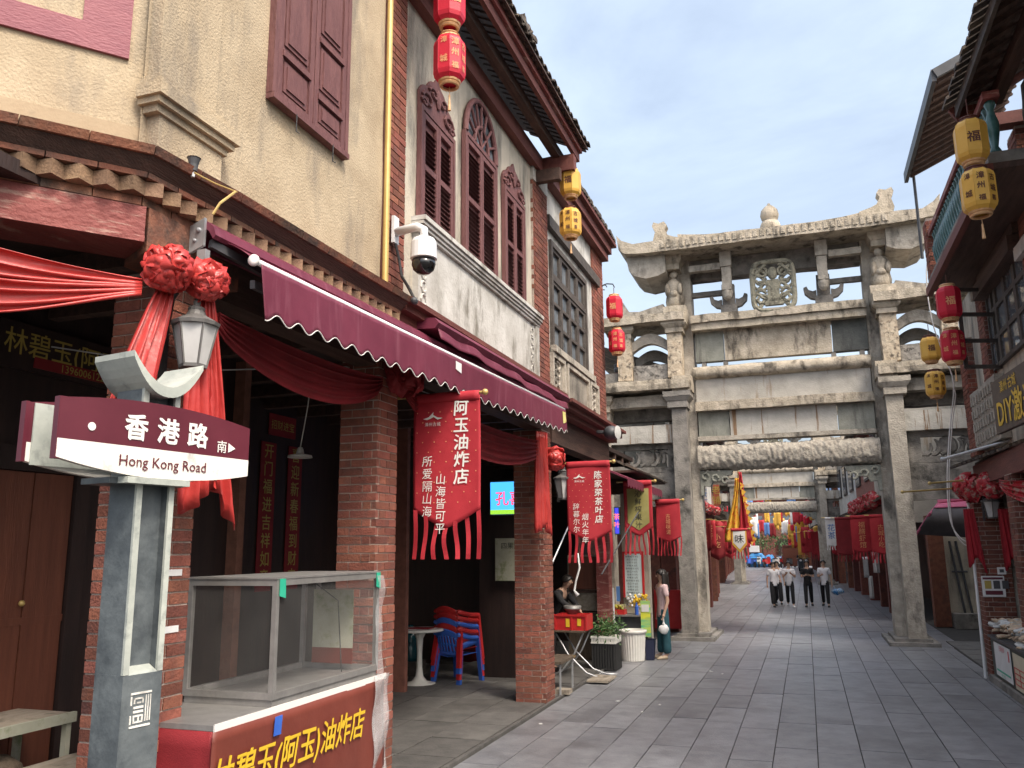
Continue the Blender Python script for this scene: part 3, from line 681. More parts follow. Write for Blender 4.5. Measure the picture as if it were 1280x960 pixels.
        for k in range(7):
            cx_ = xs0 + (xs1 - xs0) * (k + .5) / 7; a0 = rr.uniform(0, 6)
            b.tube([(cx_ + .13 * math.cos(a0 + q * .6), 19.85, 4.09 + .17 * math.sin(a0 + q * .6)) for q in range(6)], [.05, .055, .06, .05, .04, .02], 6)
        b.build('pierced_panel', SD, t)
    # centre bay, from the great lintel up
    b = MB(); nx = 60
    def lf(u, v):
        x = -2.24 + u * 3.92; a = v * 2 * PI; r_ = 1 + .0 * u
        p = Vector((x, 20.02 + .30 * math.copysign(abs(math.cos(a)) ** .75, math.cos(a)), 4.06 + .305 * math.copysign(abs(math.sin(a)) ** .75, math.sin(a))))
        n_ = noise.noise(p * 3) * .018 + abs(noise.noise(p * 8)) * .05 + abs(noise.noise(p * 17)) * .028 - .03
        return p + Vector((0, math.cos(a), math.sin(a))) * n_
    b.grid(lf, 220, 52); b.build('carved_lintel', SV, t, smooth=True)
    rb('thin_beam', -2.24, 1.65, 19.85, 20.2, 4.45, 4.55, S)
    for x0, x1, m in ((-2.20, -1.49, M['stone_green']), (-1.475, .86, M['stone_pale']), (.875, 1.63, M['stone_green'])):
        rb('inscription_panel', x0, x1, 19.88, 20.1, 4.553, 5.145, m, .004, .3)
    rb('beam', -2.24, 1.65, 19.72, 20.25, 5.15, 5.36, SW); rb('frieze_slab', -2.22, 1.63, 19.86, 20.15, 5.36, 5.92, M['stone_pale_plain'], .008)
    b = MB()
    b.grid(lambda u, v: (lambda a, x: Vector((x, 19.98 + .27 * math.cos(a), 6.07 + .165 * math.copysign(abs(math.sin(a)) ** .7, math.sin(a)))) + nv(Vector((x, a, 0)), 3, .018))(v * 2 * PI, -2.24 + 3.89 * u), 50, 20); b.build('rounded_beam', SW, t, smooth=True)
    for x0, x1, m in ((-2.18, -1.52, M['stone_green']), (-1.505, .885, M['stone_warm']), (.90, 1.64, M['stone_green_dark'])):
        rb('inscription_panel', x0, x1, 19.88, 20.1, 6.345, 7.08, m, .005, .3)
    for xx in (-2.0, -1.5, .9, 1.5): MB().box(xx - .05, xx + .05, 19.9, 20.08, 6.2, 6.35).build('spacer', SD, t)
    rb('beam', -2.24, 1.65, 19.66, 20.3, 7.075, 7.25, SW, .016); rb('beam', -2.24, 1.65, 19.60, 20.35, 7.254, 7.44, SW, .016)
    # bracket pendants beside the pierced plaque
    for xx in (-1.34, .80):
        b = MB(); b.rbox(xx - .135, xx + .135, 19.55, 19.85, 8.55, 8.93, .01, .1); b.rbox(xx - .115, xx + .115, 19.58, 19.82, 7.98, 8.55, .014, .09)
        b.lathe([(.115, 8.0), (.125, 7.93), (.10, 7.82), (.05, 7.76)], (xx, 19.7, 0), 12); b.build('pendant_post', S, t)
        b = MB(); b.rbox(xx - .2, xx + .2, 19.85, 20.1, 7.44, 7.70, .012, .1); b.rbox(xx - .15, xx + .15, 19.87, 20.08, 7.70, 8.2, .012, .1)
        for g in (-1, 1):
            P = [(.16, 7.62), (.30, 7.66), (.42, 7.78), (.44, 7.92), (.37, 7.95), (.33, 7.86), (.24, 7.82), (.16, 7.84)]
            b.prism([(xx + g * a, 19.9, z) for a, z in (P if g > 0 else P[::-1])], (0, .16, 0))
        b.build('cloud_bracket', SD, t)
    for x0, x1 in ((-2.22, -1.47), (.94, 1.66)):
        rb('tie_bar', x0, x1, 19.62, 19.8, 8.52, 8.68, S); rb('tie_bar', x0, x1, 20.1, 20.25, 8.02, 8.14, SD)
    rb('top_beam', -2.22, 1.65, 20.02, 20.4, 8.44, 8.93, SD)
    b = MB(); cx_, cz = -.30, 7.98; hw, hh = .46, .59   # pierced plaque
    ring = []
    for q in range(40):
        a = q / 40 * 2 * PI; ring.append((cx_ + hw * math.copysign(abs(math.cos(a)) ** .42, math.cos(a)), 19.66, cz + hh * math.copysign(abs(math.sin(a)) ** .42, math.sin(a))))
    b.tube(ring + ring[:2], .062, 8, cap=False)
    b.rbox(cx_ - .14, cx_ + .14, 19.60, 19.74, cz - .42, cz + .14, .006, .1); b.box(cx_ - .2, cx_ + .2, 19.6, 19.74, cz - .47, cz - .40)
    b.ball((cx_, 19.66, cz + .30), (.11, .09, .16), 10, 8)
    rr = random.Random(9)
    for g in (-1, 1):
        for k in range(9):
            zz = cz - .46 + k * .115; pts = [(cx_ + g * (.15 + .055 * q + .015 * math.sin(k * 3)), 19.66 + .02 * math.sin(q + k), zz + .06 * math.sin(q * 1.2 + k * 1.7)) for q in range(6)]
            b.tube(pts, [.035, .045, .042, .05, .04, .03], 6)
        for k in range(3): b.tube([(cx_ + g * (.24 + .12 * math.cos(q * .7 + k)), 19.64, cz - .32 + .33 * k + .11 * math.sin(q * .7 + k)) for q in range(7)], .035, 6)
    for k in range(len(b.v)): b.v[k] += nv(b.v[k], 12, .012)
    b.build('pierced_plaque', M['stone_olive'], t)
    # roof
    b = MB(); top = [(-3.83, 9.47), (-3.72, 9.33), (-3.45, 9.20), (-2.9, 9.21), (-1.5, 9.20), (.9, 9.19), (2.3, 9.20), (2.9, 9.19), (3.12, 9.32), (3.26, 9.47)]
    bot = [(-3.80, 9.10), (-3.66, 8.98), (-3.40, 8.95), (-2.85, 8.93), (-1.5, 8.94), (.9, 8.93), (2.25, 8.93), (2.85, 8.95), (3.09, 8.98), (3.23, 9.10)]
    for (a, c, d, e) in zip(top, top[1:], bot, bot[1:]):
        n_ = max(1, int((c[0] - a[0]) / .2))
        for q in range(n_):
            f0, f1 = q / n_, (q + 1) / n_; lp = lambda p, r, f: (p[0] + (r[0] - p[0]) * f, p[1] + (r[1] - p[1]) * f)
            A, B_, D_, E_ = lp(a, c, f0), lp(a, c, f1), lp(d, e, f0), lp(d, e, f1)
            P = []
            for (xx, zz) in (D_, E_, B_, A): P.append(Vector((xx, 19.05, zz)) + nv(Vector((xx, 19, zz)), 3, .02))
            Q = [p + Vector((0, 1.9, 0)) for p in P]; up = Vector((0, .55, .10))
            b.hexa([P[0], P[1], Q[1], Q[0], P[3], P[2], Q[2], Q[3]])
    b.build('roof_slab', SW, t)
    b = MB(); rr = random.Random(2)
    for k in range(33): b.rbox(-2.78 + k * .152, -2.675 + k * .152, 19.028, 19.10, 9.00 + rr.uniform(-.01, .01), 9.17, .010, .06)
    stuff(b.build('tile_end', SW, t))
    for s in (-1, 1):
        x0, x1 = mir(-3.62, -2.72, s); P = [(-3.66, 8.96), (-3.60, 8.62), (-3.48, 8.48), (-3.2, 8.38), (-2.9, 8.42), (-2.72, 8.5), (-2.72, 8.96)]
        b = MB(); b.prism([((a if s < 0 else 2 * CX - a), 19.3, z) for a, z in (P[::-1] if s > 0 else P)], (0, 1.4, 0)); b.build('hip_block', S, t)
    P = [(-2.40, 9.15), (-.62, 9.15), (-.62, 9.44), (-1.2, 9.44), (-1.8, 9.47), (-2.2, 9.52), (-2.45, 9.56)]
    MB().prism([(x, 19.72, z) for x, z in P], (0, .3, 0)).prism([(2 * CX - x + .1, 19.72, z) for x, z in P[::-1]], (0, .3, 0)).build('ridge', SW, t)
    for s in (-1, 1):
        P = [(-2.30, 9.15), (-2.30, 9.53), (-2.55, 9.60), (-2.68, 9.66), (-2.76, 9.82), (-2.70, 9.93), (-2.76, 10.02), (-2.90, 9.98), (-3.02, 10.03), (-3.06, 9.93), (-2.99, 9.78), (-3.05, 9.55), (-2.98, 9.32), (-2.86, 9.15)]
        b = MB(); b.prism([((a if s < 0 else 2 * CX - a - .04), 19.70, (z - .09 if s < 0 else z)) for a, z in (P if s > 0 else P[::-1])], (0, .32, 0)); b.build('ridge_tail', SW, t)
    b = MB().lathe([(.20, 9.15), (.21, 9.3), (.235, 9.36), (.235, 9.52), (.20, 9.60), (.15, 9.64), (.19, 9.68), (.215, 9.78), (.19, 9.90), (.11, 9.99), (.04, 10.04), (.03, 10.08)], (-.27, 19.85, 0), 20)
    b.build('gourd_finial', SW, t, smooth=True)
    t.location = (ox, oy, 0)
    return t
M['stone_carved_warm'] = mat('carved rusty granite', (.42, .34, .25), (.58, .50, .38), 9, .92, 1.0, 12, c3=(.12, .10, .08), sc3=8, lo3=.52, hi3=.64)
M['stone_carved_dark'] = mat('carved dark granite', (.20, .19, .175), (.33, .31, .28), 9, .92, 1.0, 11, c3=(.06, .055, .05), sc3=8, lo3=.5, hi3=.62)
M['stone_pale_plain'] = mat('pale grey slab', (.34, .325, .29), (.45, .43, .39), 3, .9, .35, 40, c3=(.24, .18, .12), sc3=2.5, lo3=.58, hi3=.7, str3=(1.5, 1.5, .2))
M['stone_green_dark'] = mat('dark slate panel', (.075, .08, .075), (.13, .135, .125), 4, .85, .4, 30, c3=(.05, .05, .048), sc3=2, str3=(2, 2, .3))
M['stone_olive'] = mat('olive weathered carving', (.24, .23, .175), (.38, .355, .27), 8, .92, .8, 30, c3=(.07, .065, .05), sc3=6)
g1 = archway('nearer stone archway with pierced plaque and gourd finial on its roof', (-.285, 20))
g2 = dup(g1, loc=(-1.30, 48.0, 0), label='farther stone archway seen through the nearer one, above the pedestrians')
# ================================================================== LEFT ROW OF SHOPHOUSES
XW = -3.40
A39 = math.radians(39); CD = Vector((math.sin(A39), math.cos(A39), 0)); CN = Vector((math.cos(A39), -math.sin(A39), 0)); CP = Vector((-3.42, 3.5, 0))
def ch(s, off, z): return CP + CD * s + CN * off + Vector((0, 0, z))
H1 = thing('corner_shophouse', 'cream stucco corner shophouse with maroon panelled shutter above a brick cornice', 'shophouse', (-3.5, 4, 0), 'shophouses along the left side')
def part(name, m, parent, *boxes, rough=0, smooth=False):
    b = MB()
    for q in boxes: (b.rbox(*q, rough, .2) if rough else b.box(*q))
    return b.build(name, m, parent, smooth)
# upper walls: street front, and the canted corner that turns away to the left
b = MB(); b.grid(lambda u, v: Vector((XW, 3.45 + 2.87 * u, 4.0 + 5.0 * v)), 24, 36)
for k in range(len(b.v)): b.v[k].x += noise.noise(b.v[k] * 1.3) * .012
b.box(-3.70, XW - .03, 3.5, 6.32, 4.0, 9.0); w1 = b.build('wall', M['stucco'], H1)
b = MB(); p = [ch(-2.2, 0, 4.0), ch(.0, 0, 4.0), ch(.0, -.25, 4.0), ch(-2.2, -.25, 4.0)]; b.prism(p[::-1], (0, 0, 5)); b.build('wall', M['stucco'], H1)
b = MB(); p = [ch(-2.2, .014, 4.05), ch(-.004, .014, 4.05), ch(-.004, 0, 4.05), ch(-2.2, 0, 4.05)]; b.prism(p[::-1], (0, 0, .37)); b.build('wall_base', M['stucco_smooth'], H1) if 'stucco_smooth' in M else None
M['stucco_smooth'] = mat('smooth sand render', (.36, .275, .18), (.44, .35, .235), 2, .9, .15, 50, c3=(.24, .19, .135), sc3=3)
b.build('wall_base', M['stucco_smooth'], H1)
# pilaster on the street front with a stepped moulding
part('pilaster', M['stucco'], H1, (XW - .02, -3.315, 3.47, 3.97, 4.60, 9.0), (XW - .02, -3.315, 3.50, 4.05, 4.02, 4.60))
b = MB()
for x1, za, zb in ((-3.295, 4.50, 4.545), (-3.265, 4.545, 4.585), (-3.24, 4.585, 4.66), (-3.265, 4.66, 4.70), (-3.29, 4.70, 4.735)):
    e = (x1 + 3.315); b.rbox(XW - .02, x1, 3.475 - e * .8, 4.06 + e, za, zb, .003, .1)
b.build('pilaster_moulding', M['stucco'], H1)
# flat maroon frame round a plain panel on the canted corner
b = MB()
for s0, s1, z0, z1 in ((-1.4, -.11, 4.825, 4.985), (-.36, -.11, 4.985, 6.2), (-1.4, -1.2, 4.985, 6.2)):
    p = [ch(s0, .022, z0), ch(s1, .022, z0), ch(s1, -.01, z0), ch(s0, -.01, z0)]; b.prism(p[::-1], (0, 0, z1 - z0))
b.build('window_surround', M['maroon_board'], H1)
# panelled shutters: frame, two leaves, raised panels
sh = part('window_frame', M['shutter'], H1, (XW, -3.345, 4.575, 4.625, 5.24, 7.3), (XW, -3.345, 5.575, 5.625, 5.24, 7.3), (XW, -3.33, 4.575, 5.625, 5.20, 5.245), (XW, -3.345, 4.625, 5.575, 7.2, 7.3))
for y0 in (4.628, 5.103):
    y1 = y0 + .468; lf_ = part('shutter', M['shutter'], H1, (XW, -3.365, y0, y1, 5.25, 7.2))
    zz = (5.25, 5.62, 6.42, 7.2) if y0 < 5 else (5.25, 5.53, 6.02, 7.2)
    fr = MB()
    for z in zz[1:-1]: fr.box(-3.366, -3.335, y0 + .05, y1 - .05, z - .035, z + .012)
    fr.box(-3.366, -3.348, y0 + .002, y0 + .06, 5.25, 7.2); fr.box(-3.366, -3.348, y1 - .06, y1 - .002, 5.25, 7.2); fr.box(-3.366, -3.349, y0 + .06, y1 - .06, 5.25, 5.30)
    fr.build('shutter_rail', M['shutter'], lf_)
    for za, zb in zip(zz, zz[1:]):
        MB().prism([(-3.365, y0 + .085, za + .07), (-3.365, y1 - .085, za + .07), (-3.365, y1 - .085, zb - .06), (-3.365, y0 + .085, zb - .06)][::-1], (.012, 0, 0)).box(-3.364, -3.342, y0 + .115, y1 - .115, za + .10, zb - .09).build('panel', M['shutter'], lf_)
for yy in (4.86, 5.37): MB().tube([(-3.33, yy, 5.21), (-3.33, yy, 5.07), (-3.31, yy + .015, 5.06)], .005, 6).build('shutter_hook', M['black_metal'], H1)
# cornice: a path at each projection, canted - short turn - street
def cpath(off, y_end=6.34):
    k = (off - .30)
    a = ch(-2.2, off, 0); bq = Vector((-3.38, 3.51, 0)) + (CN * .75 + Vector((1, 0, 0)) * .25) * k; cq = Vector((-3.125, 4.03, 0)) + Vector((1, -.28, 0)) * k; dq = Vector((-3.10 + k, y_end, 0))
    bq2 = ch((bq - CP).dot(CD), off, 0)
    return [a, bq2, cq, dq]
def band(name, m, o_top, o_bot, o_in, z0, z1, parent, y_end=6.34, seglen=None, gap=.006):
    T, Bt, I = cpath(o_top, y_end), cpath(o_bot, y_end), cpath(o_in, y_end); b = MB(); out = []
    for k in range(3):
        ln = (T[k + 1] - T[k]).length; n = max(1, int(round(ln / seglen))) if seglen else 1
        for q in range(n):
            f0, f1 = q / n, (q + 1) / n
            if seglen: f1 -= gap / ln
            g = lambda P, f, z: Vector((*P[k].lerp(P[k + 1], f).xy, z))
            b2 = MB() if seglen else b
            b2.hexa([g(I, f0, z0), g(Bt, f0, z0), g(Bt, f1, z0), g(I, f1, z0), g(I, f0, z1), g(T, f0, z1), g(T, f1, z1), g(I, f1, z1)])
            if seglen: b2.build(name, m, parent)
    if not seglen: return b.build(name, m, parent)
cor = band('cornice', M['mortar'], .10, .10, -.05, 3.90, 4.15, H1)
band('coping_tile', M['tile'], .31, .29, -.02, 4.155, 4.20, cor, seglen=.32)
band('cornice_soffit', M['darkwood'], .27, .20, -.02, 4.085, 4.153, cor)
band('tile_course', M['tile'], .205, .205, -.02, 4.052, 4.083, cor, seglen=.24)
band('tile_course', M['tile'], .135, .135, -.03, 3.915, 3.962, cor, seglen=.24)
T = cpath(.155)
for k in range(3):
    ln = (T[k + 1] - T[k]).length; n = int(ln / .128); d = (T[k + 1] - T[k]).normalized()
    for q in range(n):
        p = T[k] + d * (q + .5) * ln / n
        if k == 0 and (p - CP).dot(CD) < -1.3: continue
        piece('cornice_brick', (.098, .098, .082), M['tooth'], cor, Vector((p.x, p.y, 4.006)), rot=(0, 0, math.atan2(d.y, d.x) + PI / 4), jit=.002)
# lintels over the openings
p = [ch(-2.0, .13, 3.74), ch(.03, .13, 3.74), ch(.03, -.2, 3.74), ch(-2.0, -.2, 3.74)]
b = MB().prism(p[::-1], (0, 0, .172)); p = [ch(-2.0, .145, 3.705), ch(.03, .145, 3.705), ch(.03, -.2, 3.705), ch(-2.0, -.2, 3.705)]; b.prism(p[::-1], (0, 0, .034)); b.build('lintel_beam', M['redwood'], H1)
P = cpath(.13); P2 = [ch(.045, .128, 0), P[2], Vector((P[2].x, 4.25, 0)), Vector((-3.6, 4.25, 0)), Vector((-3.6, 3.62, 0))]
MB().prism([(q.x, q.y, 3.66) for q in P2][::-1], (0, 0, .252)).build('capital_block', M['tile'], H1)
part('lintel_beam', M['darkwood'], H1, (-3.62, -3.42, 4.1, 6.36, 3.62, 3.91))
col1 = brick_column(H1, -3.77, XW, 3.74, 4.10, 0, 3.66, 'se', seed=3, course=.070, length=.20)
for z, yy in ((1.93, 3.95), (1.62, 3.95)): part('printed_tag', M['paper'], H1, (XW + .003, XW + .008, yy - .07, yy + .07, z - .018, z + .018))

# ---- middle house
H2 = thing('shophouse', 'shophouse with three louvred maroon shutters and a tiled eave behind the dome camera', 'shophouse', (-3.5, 9, 0), 'shophouses along the left side')
part('wall', M['brick_dark'], H2, (-3.66, XW - .02, 6.16, 6.42, 4.2, 9))
MB().tube([(-3.355, 6.335, 4.30), (-3.355, 6.335, 9.0)], .028, 10).build('downpipe', M['brass'], H2)
pr = part('brick_pier', M['mortar'], H2, (-3.66, XW - .012, 6.42, 6.79, 4.2, 8.1)); brick_faces(pr, -3.66, XW, 6.42, 6.79, 4.28, 8.1, 'e', seed=8)
b = MB(); b.grid(lambda u, v: Vector((XW - .01, 6.79 + 4.03 * u, 4.2 + 3.5 * v)), 30, 24)
for k in range(len(b.v)): b.v[k].x += noise.noise(b.v[k] * 1.5) * .010
b.box(-3.66, XW - .05, 6.79, 10.82, 4.2, 7.7); b.build('wall', M['stucco_grey'], H2)
pr = part('brick_pier', M['mortar'], H2, (-3.66, XW + .02, 10.83, 11.53, 4.2, 7.3)); brick_faces(pr, -3.66, XW + .03, 10.83, 11.53, 4.2, 7.3, 'se', seed=9, joined=True)
part('pier_head', M['white_plaster'], H2, (-3.66, XW + .04, 10.82, 11.54, 7.3, 7.55))
def shutter_window(y0, y1, z0, ztop, head, hz):
    f = part('window_frame', M['shutter'], H2, (XW, -3.345, y0, y0 + .05, z0, ztop), (XW, -3.345, y1 - .05, y1, z0, ztop), (XW, -3.345, y0, y1, ztop, ztop + .05), (XW - .05, XW + .004, y0 + .04, y1 - .04, z0, ztop))
    ym = (y0 + y1) / 2
    for a, c in ((y0 + .055, ym - .004), (ym + .004, y1 - .055)):
        lf_ = part('shutter', M['shutter'], H2, (XW + .006, -3.352, a, a + .05, z0, ztop - .01), (XW + .006, -3.352, c - .05, c, z0, ztop - .01), (XW + .006, -3.354, a + .05, c - .05, z0, z0 + .06), (XW + .006, -3.354, a + .05, c - .05, ztop - .07, ztop - .01), (XW + .006, -3.354, a + .05, c - .05, (z0 + ztop) / 2 - .03, (z0 + ztop) / 2 + .03))
        n = int((ztop - z0 - .16) / .052)
        for k in range(n):
            z = z0 + .085 + k * .052
            if abs(z - (z0 + ztop) / 2) < .04: continue
            piece('slat', (.006, c - a - .10, .056), M['shutter'], lf_, (XW + .022, (a + c) / 2, z), rot=(0, -.72, 0))
    b = MB()
    if head == 'fan':
        R = (y1 - y0) / 2; zc = ztop + .05; ar = lambda r, q: Vector((-3.36, ym - r * math.cos(q), zc + r * 1.15 * math.sin(q)))
        b.tube([ar(R - .03, i * PI / 20) for i in range(21)], .035, 8); b.tube([ar(R * .42, i * PI / 14) for i in range(15)], .025, 6)
        for i in range(1, 8): b.tube([ar(R * .42, i * PI / 8), ar(R - .03, i * PI / 8)], .018, 6)
        for i in range(0, 3): b.tube([Vector((-3.36, ym, zc)), ar(R * .42, (i + 1) * PI / 4)], .014, 6)
        g_ = MB(); g_.poly([ar(R - .03, i * PI / 20) - Vector((.03, 0, 0)) for i in range(21)]); g_.build('fanlight_glass', M['window_glass'], H2)
        b.build('fanlight', M['shutter'], H2)
    else:
        zc = ztop + .05; h = hz - zc; W = (y1 - y0)
        O = [(-.5, 0), (-.5, .30), (-.42, .48), (-.30, .56), (-.20, .76), (-.08, .84), (0, 1.0), (.08, .84), (.20, .76), (.30, .56), (.42, .48), (.5, .30), (.5, 0)]
        b.prism([(XW, ym + a * W, zc + z * h) for a, z in O], (.03, 0, 0))
        for g in (-1, 1):
            for c0, r0 in (((.30, .22), .16), ((.14, .50), .13), ((.40, .10), .09)):
                b.tube([(-3.362, ym + g * (c0[0] + r0 * (1 - q * .09) * math.cos(q * .75)) * W, zc + (c0[1] + r0 * 1.1 * (1 - q * .09) * math.sin(q * .75)) * h) for q in range(10)], .022, 6)
        b.ball((-3.36, ym, zc + .5 * h), (.025, .06, .12), 10, 6); b.build('carved_head', M['shutter'], H2)
shutter_window(7.03, 7.90, 5.23, 6.42, 'carved', 6.98)
shutter_window(8.20, 9.26, 5.23, 6.72, 'fan', 7.3)
shutter_window(9.54, 10.38, 5.23, 6.62, 'carved', 7.14)
# parapet panel under the windows
part('parapet', M['white_plaster'], H2, (-3.45, -3.345, 6.98, 10.84, 4.26, 5.08), rough=.006)
b = MB()
for k, (x, za, zb) in enumerate(((-3.31, 5.07, 5.095), (-3.29, 5.105, 5.13), (-3.27, 5.14, 5.17), (-3.25, 5.18, 5.225))): b.rbox(-3.45, x, 6.94, 10.87, za, zb, .003, .2)
b.box(-3.45, -3.33, 6.95, 10.86, 5.08, 5.2); b.box(-3.36, -3.318, 10.72, 10.85, 4.26, 5.07); b.build('parapet_moulding', M['white_plaster'], H2)
for yc in (7.1, 10.58):
    b = MB()
    for k in range(5): b.tube([(-3.34, yc + .055 * math.cos(q * .8 + k), 4.42 + k * .13 + .055 * math.sin(q * .8 + k)) for q in range(8)], .012, 6)
    b.build('parapet_scroll', M['white_plaster'], H2)
# dark string course over the arcade
part('string_course', M['eavewood'], H2, (-3.5, -3.10, 6.36, 11.5, 4.165, 4.215), (-3.5, -3.16, 6.36, 11.5, 4.10, 4.164), (-3.5, -3.24, 6.36, 11.5, 4.02, 4.099))
part('lintel_beam', M['darkwood'], H2, (-3.62, -3.41, 6.36, 11.6, 3.68, 4.02))
col2 = brick_column(H2, -3.77, XW, 6.34, 6.71, 0, 3.68, 'se', seed=5)
col3 = brick_column(H2, -3.83, XW - .0, 11.16, 11.58, 0, 3.68, 'se', seed=6, m=M['brick'])
# tiled eave
b = MB()
part('purlin', M['eavewood'], H2, (-3.44, -3.30, 6.3, 11.35, 7.50, 7.74)); part('purlin', M['darkwood'], H2, (-3.16, -3.04, 6.3, 11.45, 7.72, 7.86)); part('fascia_board', M['eavewood'], H2, (-2.90, -2.845, 6.3, 11.55, 7.80, 8.00)); part('fascia_board', M['redwood'], H2, (-2.845, -2.80, 6.3, 11.55, 7.93, 8.02))
part('bracket_beam', M['eavewood'], H2, (-3.66, -2.83, 11.12, 11.28, 7.50, 7.74)); part('bracket_beam', M['darkwood'], H2, (-3.66, -3.0, 10.95, 11.06, 7.3, 7.48))
rfs = math.radians(27); rt = lambda d: Vector((-2.72 - d * math.cos(rfs), 0, 8.03 + d * math.sin(rfs)))
for k in range(35):
    y0 = 6.3 + k * .155; a, c = rt(.05), rt(1.05)
    o_ = MB().beam((a.x, y0 + .06, a.z - .045), (c.x, y0 + .06, c.z - .045), .085, .02).build('soffit_board', M['darkwood'], H2)
rfp = MB(); rr = random.Random(4)
a, c = rt(0), rt(4.5); MB().prism([(a.x, 6.2, a.z - .03), (c.x, 6.2, c.z - .03), (c.x, 6.2, c.z), (a.x, 6.2, a.z)][::-1], (0, 5.42, 0)).build('roof_deck', M['darkwood'], H2)
edge = []
for k in range(30):
    y0 = 6.25 + k * .182
    for q in range(7):
        d0, d1 = -.03 + q * .30, .34 + q * .30; lift = .018 + .012 * q * 0; jx = rr.uniform(-.02, .02) if q == 0 else 0
        p0, p1 = rt(d0 + jx), rt(d1)
        m_ = MB(); n_ = 5; vs = []
        for (pp, zz) in ((p0, .028), (p1, .0)):
            for i in range(n_ + 1):
                an = PI * i / n_; vs.append(Vector((pp.x, y0 - .085 * math.cos(an), pp.z + zz + .055 * math.sin(an))))
            for i in range(n_, -1, -1):
                an = PI * i / n_; vs.append(Vector((pp.x, y0 - .070 * math.cos(an), pp.z + zz - .012 + .055 * math.sin(an))))
        nn_ = 2 * n_ + 2; fs = [(i, (i + 1) % nn_, nn_ + (i + 1) % nn_, nn_ + i) for i in range(nn_)] + [tuple(range(nn_ - 1, -1, -1)), tuple(range(nn_, 2 * nn_))]
        m_.add(vs, fs); m_.build('roof_tile', M['rooftile'], H2)
rb2 = MB()
for k in range(7): rb2.rbox(-2.80 - rr.random() * .1, -2.68, 8.3 + k * .09, 8.40 + k * .09, 8.08 + .01 * k, 8.16 + .08 * rr.random(), .02, .06)
rb2.build('broken_ridge_tile', M['rooftile'], H2)

# ---- far house of the near row
H3 = thing('shophouse', 'shophouse with a wide grid window and grey parapet panels next to the archway', 'shophouse', (-3.5, 13.5, 0), 'shophouses along the left side')
part('wall', M['white_plaster'], H3, (-3.66, XW - .02, 11.56, 11.76, 4.2, 7.75), (-3.66, XW - .02, 13.93, 14.5, 4.2, 7.75), (-3.66, XW - .02, 11.76, 13.93, 6.68, 7.75), (-3.66, XW - .02, 11.76, 13.93, 4.2, 4.97))
part('dark_backing', M['blackwood'], H3, (-3.75, -3.67, 11.6, 14.2, 4.9, 6.8))  # plain dark sheet closing the opening behind the sashes
pr = part('brick_pier', M['mortar'], H3, (-3.66, XW - .02, 14.5, 15.4, 4.2, 7.6)); brick_faces(pr, -3.66, XW, 14.52, 15.4, 4.2, 7.6, 'se', seed=12, joined=True)
wf = part('window_frame', M['greywood'], H3, (XW - .1, XW + .03, 11.73, 11.82, 4.95, 6.70), (XW - .1, XW + .03, 13.87, 13.96, 4.95, 6.70), (XW - .1, XW + .03, 11.82, 13.87, 4.95, 5.03), (XW - .1, XW + .03, 11.82, 13.87, 6.62, 6.70), (XW - .1, XW + .02, 11.82, 13.87, 6.08, 6.16))
for k in range(4):
    ya = 11.82 + k * 2.05 / 4; yb = ya + 2.05 / 4
    lf_ = part('sash', M['greywood'], H3, (XW - .07, XW + .005, ya + .01, ya + .07, 5.03, 6.62), (XW - .07, XW + .005, yb - .07, yb - .01, 5.03, 6.62), *[(XW - .07, XW + .004, ya + .07, yb - .07, z, z + .05) for z in (5.03, 5.37, 5.71, 6.03, 6.16, 6.57)])
    for z0, z1 in ((5.08, 5.37), (5.42, 5.71), (5.76, 6.03), (6.21, 6.57)): part('pane', M['window_glass'], lf_, (XW - .045, XW - .038, ya + .07, yb - .07, z0, z1))
part('window_lintel', M['greywood'], H3, (XW - .1, XW + .06, 11.56, 14.9, 6.86, 7.04))
part('parapet', M['stone_grey_panel'] if 'stone_grey_panel' in M else M['stone'], H3, (-3.5, XW + .03, 11.57, 14.52, 4.20, 4.96), rough=.006)
b = MB()
b.rbox(-3.5, XW + .10, 11.6, 14.2, 4.90, 5.0, .01, .2)
for y0, y1 in ((11.62, 12.2), (12.45, 13.75), (13.95, 14.45)):
    b.box(-3.5, XW + .075, y0 - .06, y0, 4.22, 4.88); b.box(-3.5, XW + .075, y1, y1 + .06, 4.22, 4.88); b.box(-3.5, XW + .073, y0, y1, 4.82, 4.88); b.box(-3.5, XW + .073, y0, y1, 4.22, 4.27)
b.build('parapet_frame', M['stone'], H3)
for yc in (11.9, 14.2):
    b = MB()
    for k in range(4): b.tube([(XW + .035, yc + .12 * math.cos(q * .8 + k), 4.38 + k * .12 + .06 * math.sin(q * .8 + k)) for q in range(8)], .02, 6)
    b.build('parapet_relief', M['stone'], H3)
part('string_course', M['eavewood'], H3, (-3.5, -3.06, 11.62, 15.5, 4.13, 4.18), (-3.5, -3.14, 11.62, 15.5, 4.05, 4.128), (-3.5, -3.24, 11.62, 15.5, 3.97, 4.048))
part('lintel_beam', M['darkwood'], H3, (-3.62, -3.38, 11.6, 15.4, 3.55, 3.965)); part('post', M['redwood'], H3, (-3.62, -3.40, 15.1, 15.38, 0, 3.55))
part('cornice_beam', M['eavewood'], H3, (-3.66, -3.22, 11.6, 15.5, 7.70, 7.86), (-3.66, -3.28, 11.6, 15.45, 7.55, 7.698)); part('cornice_board', M['eavewood'], H3, (-3.66, -3.14, 11.6, 15.6, 7.862, 7.93))
b = MB(); rr = random.Random(3)
for k in range(24): b.rbox(-3.9, -3.12 + rr.uniform(-.02, .02), 11.62 + k * .165, 11.75 + k * .165, 7.94, 8.0 + rr.uniform(0, .02), .012, .1)
stuff(b.build('roof_tile', M['rooftile'], H3)); part('roof_deck', M['darkwood'], H3, (-7, -3.3, 11.6, 15.4, 7.935, 7.99))
